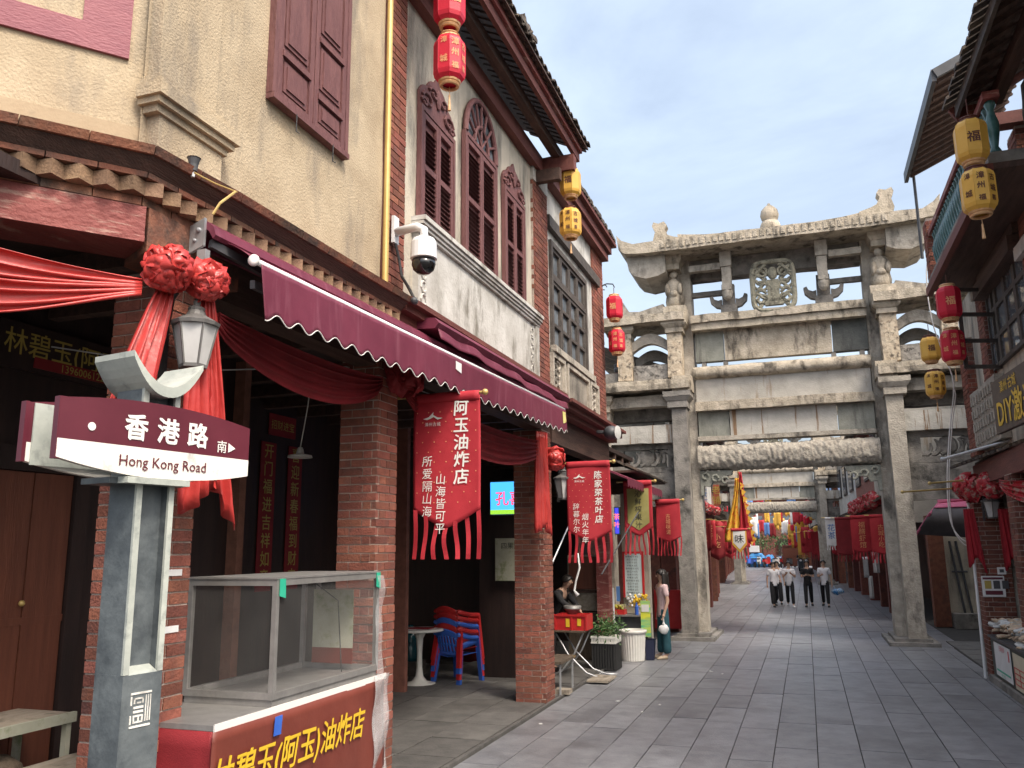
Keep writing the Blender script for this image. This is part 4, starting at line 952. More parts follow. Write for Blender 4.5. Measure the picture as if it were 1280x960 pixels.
pr = part('chimney_pier', M['mortar'], H3, (-3.62, -3.42, 14.9, 15.3, 7.99, 8.55)); brick_faces(pr, -3.63, -3.41, 14.89, 15.31, 7.99, 8.55, 'se', seed=14, joined=True)

# ---- the rooms behind the arcade
def room(H, y0, y1, xb, zc, back, side_a=True, side_b=True):
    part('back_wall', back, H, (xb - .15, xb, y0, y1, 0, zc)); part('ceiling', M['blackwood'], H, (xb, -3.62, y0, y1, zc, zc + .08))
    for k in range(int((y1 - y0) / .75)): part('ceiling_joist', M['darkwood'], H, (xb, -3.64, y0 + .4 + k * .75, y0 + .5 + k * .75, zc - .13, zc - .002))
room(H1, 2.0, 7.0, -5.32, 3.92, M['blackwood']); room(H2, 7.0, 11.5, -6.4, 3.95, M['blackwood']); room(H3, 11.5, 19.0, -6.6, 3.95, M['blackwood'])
part('party_wall', M['brick_dark'], H2, (-6.4, -5.2, 6.9, 7.0, 0, 3.95)); part('party_wall', M['blackwood'], H3, (-6.6, -4.9, 18.6, 18.75, 0, 3.95)); part('party_wall', M['brick_dark'], H3, (-6.6, -5.6, 11.4, 11.5, 0, 3.95))
part('mass', M['stucco_grey'], H1, (-8, -4.3, 3.1, 6.3, 4.05, 8.6)); part('mass', M['stucco_grey'], H2, (-8, -3.68, 6.3, 11.5, 4.05, 7.6)); part('mass', M['stucco_grey'], H3, (-8, -3.76, 11.5, 15.4, 4.05, 7.8))
# plank door on the left, catching the low sun
dz = MB()
for k in range(4): part('door_plank', M['door'], H1, (-5.32, -5.27 + .004 * (k % 2), 3.6 + k * .345, 3.937 + k * .345, .1, 2.62))
part('door_rail', M['door'], H1, (-5.31, -5.262, 3.6, 4.98, 1.55, 1.6)); part('door_frame', M['blackwood'], H1, (-5.32, -5.24, 4.985, 5.12, 0, 2.8), (-5.32, -5.24, 3.4, 5.12, 2.625, 2.8))
MB().ball((-5.24, 4.60, 1.70), .022, 10, 6).build('door_handle', M['brass'], H1)
# ================================================================== RIGHT ROW
H4 = thing('shophouse', 'right hand shophouse with green glazed balusters, open casement and brick piers', 'shophouse', (2.9, 13, 0), 'shophouses along the right side')
XR = 2.72
part('wall', M['stucco_grey'], H4, (XR + .03, XR + .3, 9.5, 15.3, 3.3, 4.45), (XR + .03, XR + .3, 13.35, 15.3, 4.45, 6.0), (XR + .03, XR + .3, 9.5, 10.7, 4.45, 6.0), (XR + .03, XR + .3, 10.7, 13.35, 5.75, 6.0))
part('mass', M['stucco_grey'], H4, (XR + .45, 7.5, 9.2, 15.3, 3.3, 7.2))
def pier(x0, x1, y0, y1, z0, z1, seed, joined=True, sides='sw', H=None):
    p_ = part('brick_pier', M['mortar'], H or H4, (x0 + .01, x1, y0 + .01, y1, z0, z1)); brick_faces(p_, x0, x1, y0, y1, z0, z1, sides, seed=seed, joined=joined)
pier(2.68, 3.1, 10.6, 11.0, 4.2, 6.9, 21, False); part('pier_cap', M['white_plaster'], H4, (2.60, 3.1, 10.5, 11.05, 5.36, 5.52), rough=.01)
pier(2.66, 3.1, 13.3, 13.75, 4.2, 6.2, 22); part('pier_cap', M['stone'], H4, (2.60, 3.1, 13.2, 13.8, 5.62, 5.78), rough=.015)
pier(2.62, 3.05, 14.75, 15.25, 3.4, 5.3, 23)
part('window_lintel', M['darkwood'], H4, (2.62, 3.0, 11.02, 13.28, 5.72, 5.95), (2.55, 2.75, 11.02, 13.28, 5.5, 5.70))
# window wall with dark sashes, and the casement that stands open into the street
for k in range(4):
    ya = 11.05 + k * .56; sg_ = part('sash', M['greywood'], H4, (2.70, 2.76, ya, ya + .06, 4.45, 5.72), (2.70, 2.76, ya + .50, ya + .556, 4.45, 5.72), *[(2.70, 2.758, ya + .06, ya + .50, z, z + .06) for z in (4.45, 4.83, 5.22, 5.66)])
    for z in (4.51, 4.89, 5.28): part('pane', M['window_glass'], sg_, (2.725, 2.732, ya + .06, ya + .50, z, z + .33))
part('dark_backing', M['blackwood'], H4, (2.95, 3.0, 11.0, 13.3, 4.4, 5.75))  # plain dark sheet behind the sashes and curtain
cs = MB(); A = Vector((2.27, 12.78, 0)); B_ = Vector((2.72, 12.95, 0)); dcs = (B_ - A)
for f in (0, 1):
    cs.beam(A + dcs * f + Vector((0, 0, 4.42)), A + dcs * f + Vector((0, 0, 5.58)), .05, .05)
for z in (4.45, 4.82, 5.20, 5.56): cs.beam(A + Vector((0, 0, z)), B_ + Vector((0, 0, z)), .05, .05)
cs_o = cs.build('casement', M['greywood'], H4)
for z in (4.48, 4.85, 5.23): MB().beam(A.lerp(B_, .06) + Vector((0, 0, z + .165)), A.lerp(B_, .94) + Vector((0, 0, z + .165)), .006, .31).build('pane', M['case_glass'], cs_o)
part('curtain', M['white_plaster'], H4, (2.86, 2.88, 11.1, 13.2, 4.45, 5.7))
# carved stone band beside the signboard
b = MB(); b.rbox(2.62, 2.75, 12.9, 14.7, 3.45, 4.35, .012, .12); rr = random.Random(8)
for k in range(9):
    for q in range(4): b.rbox(2.585, 2.63, 13.0 + k * .185, 13.10 + k * .185, 3.52 + q * .2, 3.66 + q * .2, .012, .06)
b.build('carved_band', M['stone_carved'], H4)
# balcony with green glazed balusters
part('balcony', M['stone_dark'], H4, (2.08, 3.1, 9.3, 13.85, 5.93, 6.05)); part('balcony_edge', M['eavewood'], H4, (2.04, 2.12, 9.3, 13.9, 5.80, 5.93)); part('balcony_soffit', M['darkwood'], H4, (2.12, 3.0, 9.3, 13.85, 5.86, 5.928))
part('hand_rail', M['redwood'], H4, (2.10, 2.26, 9.3, 13.9, 6.66, 6.74))
pb = [(.05, 6.05), (.06, 6.09), (.035, 6.14), (.062, 6.30), (.07, 6.40), (.04, 6.52), (.035, 6.56), (.06, 6.62), (.05, 6.66)]
bm_ = MB().lathe(pb, (0, 0, 0), 10).mesh('baluster', M['bluecap'], smooth=True)
for k in range(30):
    if 9.4 + k * .148 < 13.5: link('baluster', bm_, H4, Vector((2.18, 9.4 + k * .148, 0)) - wloc(H4))
for yy in (9.9, 13.55): pier(2.08, 2.32, yy, yy + .3, 6.05, 6.95, int(yy)); 
part('cross_beam', M['eavewood'], H4, (2.1, 3.0, 10.5, 10.7, 6.9, 7.05))
# canopy over the far half of the balcony
cn = MB(); cn.prism([(2.18, 12.0, 8.42), (2.18, 15.5, 8.46), (3.6, 15.5, 9.1), (3.6, 12.0, 9.05)][::-1], (0, 0, .06)); cn.build('canopy_deck', M['darkwood'], H4)
for k in range(14): MB().beam((2.2, 12.1 + k * .25, 8.41), (3.6, 12.1 + k * .25, 9.05), .05, .05).build('rafter', M['darkwood'], H4)
part('canopy_edge', M['galv_dark'] if 'galv_dark' in M else M['dark_metal'], H4, (2.12, 2.18, 11.98, 15.52, 8.37, 8.55)); MB().beam((2.16, 11.97, 8.47), (3.6, 11.97, 9.11), .05, .14).build('canopy_edge', M['dark_metal'], H4)
MB().tube([(2.26, 15.4, 6.9), (2.26, 15.4, 8.45)], .025, 8).build('canopy_post', M['dark_metal'], H4)
# lower eave over the arcade
b = MB(); b.prism([(2.40, 16.0, 3.28), (2.66, 12.0, 3.28), (3.2, 12.0, 3.55), (3.2, 16.0, 3.55)], (0, 0, .03)); b.build('eave_deck', M['darkwood'], H4)
b = MB(); rr = random.Random(6)
for k in range(28):
    f = k / 27; p = Vector((2.38 + .26 * f, 15.95 - 3.9 * f, 3.30)); b.beam(p + Vector((rr.uniform(-.02, .02), 0, 0)), p + Vector((.78, .03, .28)), .12, .035)
stuff(b.build('roof_tile', M['rooftile'], H4))
part('lintel_beam', M['eavewood'], H4, (2.66, 2.95, 9.0, 15.4, 2.95, 3.28)); part('ceiling', M['blackwood'], H4, (2.7, 5.2, 9, 15.4, 3.29, 3.33)); part('back_wall', M['blackwood'], H4, (5.2, 5.3, 9, 19, 0, 3.5))
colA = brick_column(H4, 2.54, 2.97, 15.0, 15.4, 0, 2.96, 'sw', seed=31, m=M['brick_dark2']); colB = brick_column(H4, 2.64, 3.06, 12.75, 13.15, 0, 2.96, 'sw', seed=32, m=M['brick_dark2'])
MB().tube([(2.44, 15.02, 0.02), (2.47, 15.0, 2.9)], .021, 8).build('drain_pipe', M['white_metal'], H4)
part('jamb_strip', M['stone'], H4, (2.975, 3.10, 15.05, 15.3, 0, 2.9))

H5 = thing('shophouse', 'nearest right hand shophouse of which only the deep dark eave shows', 'shophouse', (3, 7.5, 0), 'shophouses along the right side')
b = MB(); b.prism([(1.98, 5.6, 6.88), (1.98, 9.95, 6.88), (3.6, 9.95, 7.75), (3.6, 5.6, 7.75)][::-1], (0, 0, .05)); b.build('eave_deck', M['darkwood'], H5)
part('fascia_board', M['greywood'], H5, (1.95, 1.99, 5.6, 9.95, 6.80, 6.93)); part('purlin', M['darkwood'], H5, (2.3, 2.42, 5.6, 9.9, 6.86, 7.0))
for k in range(17): MB().beam((2.0, 5.75 + k * .25, 6.86), (3.5, 5.75 + k * .25, 7.66), .06, .06).build('rafter', M['darkwood'], H5)
MB().beam((1.93, 9.97, 6.84), (3.5, 9.97, 7.70), .05, .16).build('verge_board', M['eavewood'], H5)
b = MB(); rr = random.Random(5)
for k in range(30): b.rbox(1.84 + rr.uniform(-.02, .02), 3.4, 5.6 + k * .147, 5.72 + k * .147, 6.95, 6.99, .01, .4)
for k in range(len(b.v)): b.v[k].z += (b.v[k].x - 1.9) * .52
stuff(b.build('roof_tile', M['rooftile'], H5)); part('wall', M['stucco_grey'], H5, (2.75, 7, 5.6, 9.4, 0, 7.0))
part('wall_head', M['stone_dark'], H5, (2.6, 2.75, 9.42, 9.9, 6.3, 7.05), rough=.02)

# signboard
sA, sB, sC, sD = at_x(1234, 478, 2.46), at_x(1244, 556, 2.46), at_x(1310, 433, 2.60), at_x(1310, 527, 2.60)
sgn = thing('shop_sign', 'brown shop sign with yellow lettering slung under the open casement on the right', 'sign', sA)
zt, zb = 4.12, 3.44; pA = Vector((2.46, sA.y - .2, 0)); pC = Vector((2.60, 10.0, 0))
uS = (pC - pA).normalized(); nS = Vector((-abs(uS.y), -.08, 0)).normalized(); nS = uS.cross(Vector((0, 0, 1))).normalized()
MB().hexa([pA + Vector((0, 0, zb)), pC + Vector((0, 0, zb)), pC - nS * .06 + Vector((0, 0, zb)), pA - nS * .06 + Vector((0, 0, zb)), pA + Vector((0, 0, zt)), pC + Vector((0, 0, zt)), pC - nS * .06 + Vector((0, 0, zt)), pA - nS * .06 + Vector((0, 0, zt))]).build('board', M['sign_brown'], sgn)
letters(sgn, 'DIY激光雕刻', pA + uS * 1.32 + Vector((0, 0, 3.68)), uS, (0, 0, 1), .42, M['gold'], bold=.02, lift=.008)
letters(sgn, '漳州·古城', pA + uS * .72 + Vector((0, 0, 3.99)), uS, (0, 0, 1), .16, M['gold'], bold=.01, lift=.008)

# ================================================================== HOUSES BEYOND THE ARCHWAY
def far_house(label, side, y0, y1, xf0, xf1, group, wall, ztop, seed, brick=False):
    rr = random.Random(seed); t = thing('shophouse', label, 'shophouse', (xf0, y0, 0), group); s = side
    X = lambda y, d: xf0 + (xf1 - xf0) * (y - y0) / (y1 - y0) + s * d      # d metres back from the street front
    def slab(name, m, d0, d1, ya, yb, z0, z1):
        P = [(X(ya, d0), ya), (X(yb, d0), yb), (X(yb, d1), yb), (X(ya, d1), ya)]
        if s < 0: P = P[::-1]
        P = P[::-1]
        return MB().hexa([(*p, z0) for p in P] + [(*p, z1) for p in P]).build(name, m, t)
    slab('wall', wall, .12, .4, y0, y1, 3.35, ztop); slab('mass', wall, .42, 5, y0, y1, 3.3, ztop - .1); slab('back_wall', M['blackwood'], 2.2, 2.4, y0, y1, 0, 3.3); slab('ceiling', M['blackwood'], .4, 2.2, y0, y1, 3.2, 3.3)
    n = max(2, int((y1 - y0) / 2.6)); w_ = (y1 - y0) / n
    for k in range(n):
        ya = y0 + k * w_
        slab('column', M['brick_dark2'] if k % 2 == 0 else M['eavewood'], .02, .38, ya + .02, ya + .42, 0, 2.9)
        wi = slab('window_frame', M['greywood'], .06, .13, ya + w_ * .28, ya + w_ * .78, 4.3, 5.7); slab('pane', M['window_glass'], .05, .062, ya + w_ * .31, ya + w_ * .52, 4.38, 5.62); slab('pane', M['window_glass'], .05, .062, ya + w_ * .54, ya + w_ * .75, 4.38, 5.62)
    slab('lintel_beam', M['eavewood'], .05, .35, y0, y1, 2.9, 3.2)
    b = MB(); m_ = int((y1 - y0) / .22)
    for k in range(m_):
        ya = y0 + k * .22; p, q = Vector((X(ya, -.42 + rr.uniform(-.03, .03)), ya + .1, 3.22)), Vector((X(ya, .2), ya + .1, 3.55)); b.beam(p, q, .2, .05)
    b.build('lower_eave', M['rooftile'], t)
    b = MB()
    for k in range(m_):
        ya = y0 + k * .22; p, q = Vector((X(ya, -.5 + rr.uniform(-.03, .03)), ya + .1, ztop - .05)), Vector((X(ya, 2.6), ya + .1, ztop + 1.2)); b.beam(p, q, .2, .06)
    b.build('roof', M['rooftile'], t); slab('cornice_beam', M['eavewood'], -.2, .12, y0, y1, ztop - .2, ztop - .06)
    if s < 0: slab('party_wall', M['brick_dark2'], .4, 4.9, y0 + .01, y0 + .2, 0, ztop - .2)
    return t, X
LH = [(21.2, 26.5, -3.06, -3.06, 'stucco_grey', 6.4), (26.5, 33, -3.06, -3.2, 'white_plaster', 6.0), (33, 41, -3.25, -3.9, 'brick_dark', 6.3), (41, 47, -4.0, -4.5, 'white_plaster', 6.2), (49, 60, -4.4, -5.2, 'stucco_grey', 6.4), (60, 78, -5.2, -6.0, 'brick_dark', 6.0)]
LL = ['grey plaster shophouse just past the archway on the left', 'white shophouse behind the tall yellow and red flag', 'dark brick shophouse beside the left leg of the farther archway', 'white plaster shophouse touching the left leg of the farther archway', 'grey shophouse past the farther archway on the left', 'last dark brick shophouse at the left end of the street']
for k, (q, lb) in enumerate(zip(LH, LL)): far_house(lb, -1, *q[:4], 'shophouses beyond the archway', M[q[4]], q[5], k)
RH = [(25.5, 31, 2.25, 2.2, 'stucco_grey', 6.2), (31, 38, 2.2, 2.0, 'brick_dark', 6.0), (38, 47, 2.0, 1.65, 'white_plaster', 6.3), (49, 62, 1.5, .9, 'brick_dark', 6.0), (62, 80, .9, .2, 'stucco_grey', 6.2)]
RL = ['grey shophouse behind the two dark red banners past the archway', 'brick shophouse on the right between the two archways', 'white shophouse beside the right leg of the farther archway', 'brick shophouse past the farther archway on the right', 'last grey shophouse at the right end of the street']
for k, (q, lb) in enumerate(zip(RH, RL)): far_house(lb, 1, *q[:4], 'shophouses beyond the archway', M[q[4]], q[5], k + 20)
# set-back yard on the right: pale wall, brick pier and its door
yd = thing('yard_wall', 'pale grey yard wall with a pipe frame under the pink awning', 'wall', (3.6, 24, 0))
part('wall', M['stucco_grey'], yd, (3.28, 5.2, 24.0, 24.25, 0, 2.6)); part('upper_wall', M['stone_pale_plain'], yd, (2.6, 5.2, 24.6, 24.9, 2.6, 6.3)); part('brick_pier', M['brick_dark2'], yd, (2.92, 3.28, 23.9, 24.3, 0, 2.75))
MB().tube([(3.42, 23.96, 2.1), (3.62, 23.9, .1)], .03, 6).tube([(3.56, 23.96, 2.1), (3.78, 23.9, .1)], .03, 6).tube([(3.4, 23.95, 1.35), (3.75, 23.93, 1.35)], .025, 6).build('pipe_frame', M['dark_metal'], yd)
part('plinth', M['stone_dark'], yd, (3.3, 4.6, 23.5, 24.0, 0, .35)); part('sun_block_wall', M['stucco_grey'], yd, (5.35, 6.2, 15.4, 24.55, 0, 8.6))  # tall mass along the yard added to keep sun patches off the paving
# end of the street
en = thing('end_house', 'distant pale house closing the far end of the street above the parked scooters', 'house', (-4, 104, 0))
part('wall', M['brick_dark'], en, (-14, 4, 104, 108, 0, 7.5), (-9.4, -5, 103.8, 104.1, 0, 5)); part('roof', M['rooftile'], en, (-14.5, 4.5, 103.2, 109, 7.5, 8.1), rough=.05)
for k in range(9): part('window', M['window_glass'], en, (-12 + k * 1.6, -11.1 + k * 1.6, 103.9, 104.05, 3.9, 5.4)); 
for k in range(8): part('shop_opening', M['blackwood'] if k % 2 else M['eavewood'], en, (-11.6 + k * 1.7, -10.3 + k * 1.7, 103.7, 104.02, 0, 2.7))
hd = thing('hoarding', 'low brown hoarding at the right foot of the distant street', 'hoarding', (-1, 82, 0))
part('board', M['door'], hd, (-2.1, .9, 82, 82.12, .15, 2.0)); part('frame', M['eavewood'], hd, (-2.15, .95, 81.95, 82.0, 1.9, 2.02), (-2.15, -2.05, 81.95, 82.0, 0, 1.9), (.4, .5, 81.95, 82.0, 0, 1.9))
# ================================================================== STREET SIGN ON ITS POST
d10 = math.radians(10); SD_ = Vector((math.sin(d10), math.cos(d10), 0)); SN = Vector((math.cos(d10), -math.sin(d10), 0)); SP = Vector((-2.69, 2.83, 0)); UP = Vector((0, 0, 1))
def sg(s, n, z): return SP + SD_ * s + SN * n + UP * z
ss = thing('street_sign', 'grey post with a maroon and white Hong Kong Road board before the corner pier', 'street sign', sg(.16, -.1, 0))
def sbox(name, m, s0, s1, n0, n1, z0, z1, par=None): return MB().hexa([sg(s0, n0, z0), sg(s0, n1, z0), sg(s1, n1, z0), sg(s1, n0, z0), sg(s0, n0, z1), sg(s0, n1, z1), sg(s1, n1, z1), sg(s1, n0, z1)][::1]).build(name, m, par or ss)
# board outline (shallow barrel shape), split along a straight maroon and white line
def top_z(f): return 2.655 + .042 * (1 - (2 * f - 1) ** 2) - .012 * f
def bot_z(f): return 2.418 - .052 * (1 - (2 * f - 1) ** 2) - .01 * f
def split_z(f): return 2.492 - .006 * f
S0, S1 = -.335, .655
def board(n0, n1):
    for nm, m, za, zb in (('board_upper', M['sign_maroon'], split_z, top_z), ('board_lower', M['sign_white'], bot_z, split_z)):
        b = MB(); k_ = 24
        for k in range(k_):
            f0, f1 = k / k_, (k + 1) / k_; sa, sb = S0 + (S1 - S0) * f0, S0 + (S1 - S0) * f1
            b.hexa([sg(sa, n0, za(f0)), sg(sa, n1, za(f0)), sg(sb, n1, za(f1)), sg(sb, n0, za(f1)), sg(sa, n0, zb(f0)), sg(sa, n1, zb(f0)), sg(sb, n1, zb(f1)), sg(sb, n0, zb(f1))])
        b.build(nm, m, ss)
board(-.03, 0); board(-.255, -.225)
sbox('board_rim', M['sign_maroon'], S0 - .004, S0 + .028, -.034, -.001, 2.412, 2.66); sbox('board_rim', M['sign_maroon'], S0 - .004, S0 + .012, -.258, -.224, 2.412, 2.66)
sbox('board_back', M['post_light'], S0 + .03, S1 - .02, -.222, -.215, 2.40, 2.655)
sbox('lower_bracket', M['post_light'], -.02, .30, -.05, .015, 2.335, 2.362); sbox('lower_bracket', M['post_grey'], -.06, .32, -.24, -.05, 2.335, 2.36)
letters(ss, '香港路', sg(.175, 0, 2.572), SD_, UP, .118, M['white_ink'], bold=.035, hstep=1.38, lift=.003)
letters(ss, '南', sg(.482, 0, 2.535), SD_, UP, .062, M['white_ink'], bold=.006, lift=.003)
MB().prism([sg(.522, .002, 2.512), sg(.565, .002, 2.534), sg(.522, .002, 2.557)], SN * .002).build('arrow', M['white_ink'], ss)
MB().lathe([(.0, 0), (.017, 0), (.017, .003), (0, .003)], sg(-.195, .001, 2.553), 20, ax=SN).build('dot', M['white_ink'], ss)
letters(ss, 'Hong Kong Road', sg(.168, 0, 2.43), SD_, UP, .066, M['maroon_ink'], bold=.004, lift=.003)
# post: four corner fins round a recessed core
ps0, ps1, pn0, pn1 = .065, .255, -.225, -.032
sbox('post_core', M['post_grey'], ps0 + .02, ps1 - .02, pn0 + .02, pn1 - .055, 1.545, 2.76)
sbox('post_side', M['post_grey'], ps0, ps0 + .022, pn0 + .008, pn1 - .012, 0, 2.78); sbox('post_side', M['post_grey'], ps1 - .022, ps1, pn0 + .008, pn1 - .012, 0, 2.78); sbox('post_side', M['post_grey'], ps0 + .02, ps1 - .02, pn0, pn0 + .02, 0, 2.78)
sbox('post_edge', M['post_light'], ps0 - .002, ps0 + .027, pn1 - .014, pn1, 1.545, 2.78); sbox('post_edge', M['post_light'], ps1 - .025, ps1 + .002, pn1 - .014, pn1, 1.545, 2.78)
sbox('post_foot', M['post_grey'], ps0 - .001, ps1 + .001, pn0 + .02, pn1 + .001, .0, 1.543)
MB().hexa([sg(ps0 + .025, pn1 - .06, 1.543), sg(ps0 + .025, pn1, 1.543), sg(ps1 - .025, pn1, 1.543), sg(ps1 - .025, pn1 - .06, 1.543), sg(ps0 + .025, pn1 - .06, 1.575), sg(ps0 + .025, pn1 - .002, 1.546), sg(ps1 - .025, pn1 - .002, 1.546), sg(ps1 - .025, pn1 - .06, 1.575)]).build('recess_sill', M['post_light'], ss)
b = MB()   # square emblem of bars
ec, ez = .158, 1.40
for (x0, x1, z0, z1) in [(-.05, .05, .062, .070), (-.05, .05, -.070, -.062), (-.05, -.044, .02, .055), (-.05, -.044, -.055, -.02), (.022, .026, -.05, .055), (.033, .037, -.05, .055), (.044, .048, -.05, .055), (-.035, .012, .042, .048), (-.035, .012, -.052, -.046), (-.035, -.029, .025, .048), (.006, .012, .025, .048), (-.02, .0, .025, .031), (-.035, .012, .005, .014), (-.035, .012, -.012, -.003), (-.035, .012, -.028, -.021), (-.035, -.029, -.05, -.028), (-.012, -.006, -.05, -.028), (.006, .012, -.05, -.028)]:
    b.hexa([sg(ec + x0, pn1 + .001, ez + z0), sg(ec + x0, pn1 + .004, ez + z0), sg(ec + x1, pn1 + .004, ez + z0), sg(ec + x1, pn1 + .001, ez + z0), sg(ec + x0, pn1 + .001, ez + z1), sg(ec + x0, pn1 + .004, ez + z1), sg(ec + x1, pn1 + .004, ez + z1), sg(ec + x1, pn1 + .001, ez + z1)])
b.build('emblem', M['sign_white'], ss)
# boat-shaped cap
ct, cb_ = [], []
for k in range(17):
    f = k / 16; s_ = -.03 + .37 * f; q = 2 * f - 1
    ct.append((s_, 2.765 + .135 * abs(q) ** 1.9)); cb_.append((s_, 2.725 + .155 * abs(q) ** 2.2 - .0))
b = MB()
for k in range(16):
    for_ = [(cb_[k], cb_[k + 1], ct[k + 1], ct[k])]
    for q in for_: b.prism([sg(p[0], -.26, p[1] + (.006 if i > 1 else 0)) for i, p in enumerate(q)], SN * .27)
b.build('cap', M['post_light'], ss); 

# ================================================================== AWNING, HOODS AND DRAPES OF THE CORNER SHOP
aw = thing('awning', 'long maroon canvas awning with a scalloped white edged valance over the arcade', 'awning', (-3.2, 7.2, 3.9))
AX, BX = -3.21, -2.92; AY0, AY1 = 3.80, 10.62
zc_ = lambda y: 3.865 + .016 * (y - 3.8); zb_ = lambda y: 3.705 + .021 * (y - 3.9)
b = MB()
for k in range(9):
    a0 = -.6 + k * .33
for (x0, x1) in (): pass
prof = [(-.085, -.05), (-.085, .05), (-.05, .085), (.02, .085), (.07, .045), (.09, -.01), (.07, -.03), (.04, .02), (0, .05), (-.05, .05), (-.06, -.05)]
b.prism([(AX + px, AY0, zc_(AY0) + pz) for px, pz in prof], (0, AY1 - AY0, .016 * (AY1 - AY0))); b.build('hood', M['awning'], aw)
def canopy(u, v):
    y = AY0 + .12 + (AY1 - AY0 - .2) * u; x = AX + .03 + (BX - AX - .03) * v
    return Vector((x, y, zc_(y) + .0 + (zb_(y) - zc_(y)) * v + .02 * math.sin(v * PI) - .006 * abs(math.sin(u * 34))))
MB().grid(canopy, 60, 8).build('canopy', M['awning'], aw, smooth=True, thick=.004)
MB().tube([(BX, 3.90, zb_(3.9)), (BX, AY1, zb_(AY1))], .019, 10).build('front_bar', M['white_metal'], aw, smooth=True); MB().lathe([(0, 0), (.034, 0), (.036, .01), (.034, .02), (0, .02)], (BX, 3.885, zb_(3.9)), 16, ax=(0, 1, 0)).build('bar_cap', M['white_trim'], aw, smooth=True)
def scal(y): return .295 + .026 * math.cos((y - 3.95) / .232 * 2 * PI)
def vfn(u, v):
    y = 3.94 + (AY1 - 3.94) * u; lag = .05 * (1 - u) * 1.6 if u < .02 else 0
    return Vector((BX + .020 + .010 * math.sin(y * 3.1) * v + .012 * math.sin(y * 1.3 + 1) * v, y + (.07 * v * max(0, 1 - u * 9)), zb_(y) - .012 - v * scal(y)))
MB().grid(vfn, 340, 10).build('valance', M['awning'], aw, smooth=True, thick=.003)
MB().tube([vfn(k / 340, 1.0) for k in range(341)], .0042, 5).build('valance_piping', M['white_trim'], aw, smooth=True)
b = MB(); b.obox((-3.24, 3.79, 3.86), (.05, 0, .02), (0, .010, 0), (.0, 0, .085)); b.obox((-3.20, 3.80, 3.72), (.03, 0, 0), (0, .02, 0), (0, 0, .05)); b.ball((-3.225, 3.775, 3.89), .016, 8, 6); b.ball((-3.25, 3.775, 3.83), .012, 8, 6); b.build('end_bracket', M['galv'], aw)
MB().beam((-3.18, 3.83, 3.82), (-2.96, 4.9, 3.66), .03, .05).beam((-3.0, 4.0, 3.60), (-3.22, 5.3, 3.72), .03, .05).build('folding_arm', M['dark_metal'], aw)
for yy, w_, h_ in ((6.92, .14, .085), (10.5, .14, .15)):
    u_ = (yy - 3.94) / (AY1 - 3.94); st = MB(); P = [vfn(u_ + dx, vz) + Vector((.006, 0, 0)) for dx, vz in ((-w_ / 14, .12), (w_ / 14, .12), (w_ / 14, .12 + h_ / .3), (-w_ / 14, .12 + h_ / .3))]; st.prism(P[::-1], (.003, 0, 0)); lab = st.build('notice_label', M['paper'] if yy < 9 else M['label_yellow'], aw)
# dark folded hood above the far half of the awning
hd2 = thing('folded_awning', 'folded dark maroon awning cassette under the louvred windows', 'awning', (-3.15, 9, 4.05))
b = MB(); b.prism([(-3.26, 6.75, 4.03), (-3.06, 6.75, 4.02), (-3.02, 6.75, 4.07), (-3.06, 6.75, 4.12), (-3.26, 6.75, 4.13)][::-1], (0, 4.6, .04)); b.build('hood', M['awning'], hd2)
b = MB(); b.grid(lambda u, v: Vector((-3.05 + .03 * v + .012 * math.sin(u * 40), 6.8 + 4.4 * u, 4.03 - .10 * v - .012 * math.sin(u * 23))), 60, 4); b.build('slack_cloth', M['awning'], hd2, smooth=True, thick=.004)
# satin: swags, rosettes, hanging lengths
def sat(name, label, cat, loc, group=None): return thing(name, label, cat, loc, group)
sw = sat('swag', 'broad red satin swag slung under the carved lintel at the far left', 'swag', ch(-.6, .2, 3.6))
def swf(u, t):
    s_ = -1.55 + 1.58 * u; e = u; pin = 1 - .72 * e ** 2.2
    zt = 3.74 - .30 * (1 - (1 - e) ** 2.0) * 1.0 + .03 * e; drop = (.40 * pin * math.sin(PI * (.25 + .62 * e)) + .03)
    ph = (t + .04 * math.sin(t * 11 + u * 2.5) + .02 * math.sin(t * 29 + u)) * 6.5 * 2 * PI
    return ch(s_, .19 + .028 * math.sin(ph) * pin + .03 * math.sin(e * PI), zt - drop * t - .014 * math.cos(ph))
MB().grid(swf, 40, 64).build('cloth', M['red_silk'], sw, smooth=True, thick=.004)
rc1 = at_x(209, 336, -3.18); rc2 = at_x(257, 351, -3.10)
r1 = sat('rosette', 'left of the two red satin rosettes tied at the top of the corner pier', 'rosette', rc1); rosette(r1, rc1, .118, M['red_silk'], 'knot', 60, seed=4)
r2 = sat('rosette', 'right of the two red satin rosettes on the corner pier, beside the awning bracket', 'rosette', rc2); rosette(r2, rc2, .108, M['red_silk'], 'knot', 54, seed=5)
a0, a1 = at_x(207, 362, -3.22), at_x(163, 500, -3.22); q0, q1 = at_x(257, 370, -3.14), at_x(262, 632, -3.14)
dl = sat('drape', 'red satin length falling from the left rosette behind the street sign', 'drape', a0); drape(dl, a0, a1, (.2, 1, 0), .10, .27, 4, .022, M['red_silk'], 'cloth', flare=.8, jag=.05)
dr = sat('drape', 'long red satin length hanging behind the wall lamp and right of the sign post', 'drape', q0); drape(dr, q0, Vector((q1.x, q1.y, q1.z)), (.15, 1, 0), .12, .42, 6, .03, M['red_silk'], 'cloth', flare=.7, jag=.09)
sw2 = sat('swag', 'shaded red satin swag inside the arcade under the near end of the awning', 'swag', (-3.3, 4.8, 3.4)); swag(sw2, (-3.36, 4.15, 3.50), (-3.36, 6.30, 3.50), .10, .26, M['flag_dark'], 5, .022, (1, 0, 0), 'cloth')  # darker cloth than the other satin: arcade shade put into the colour
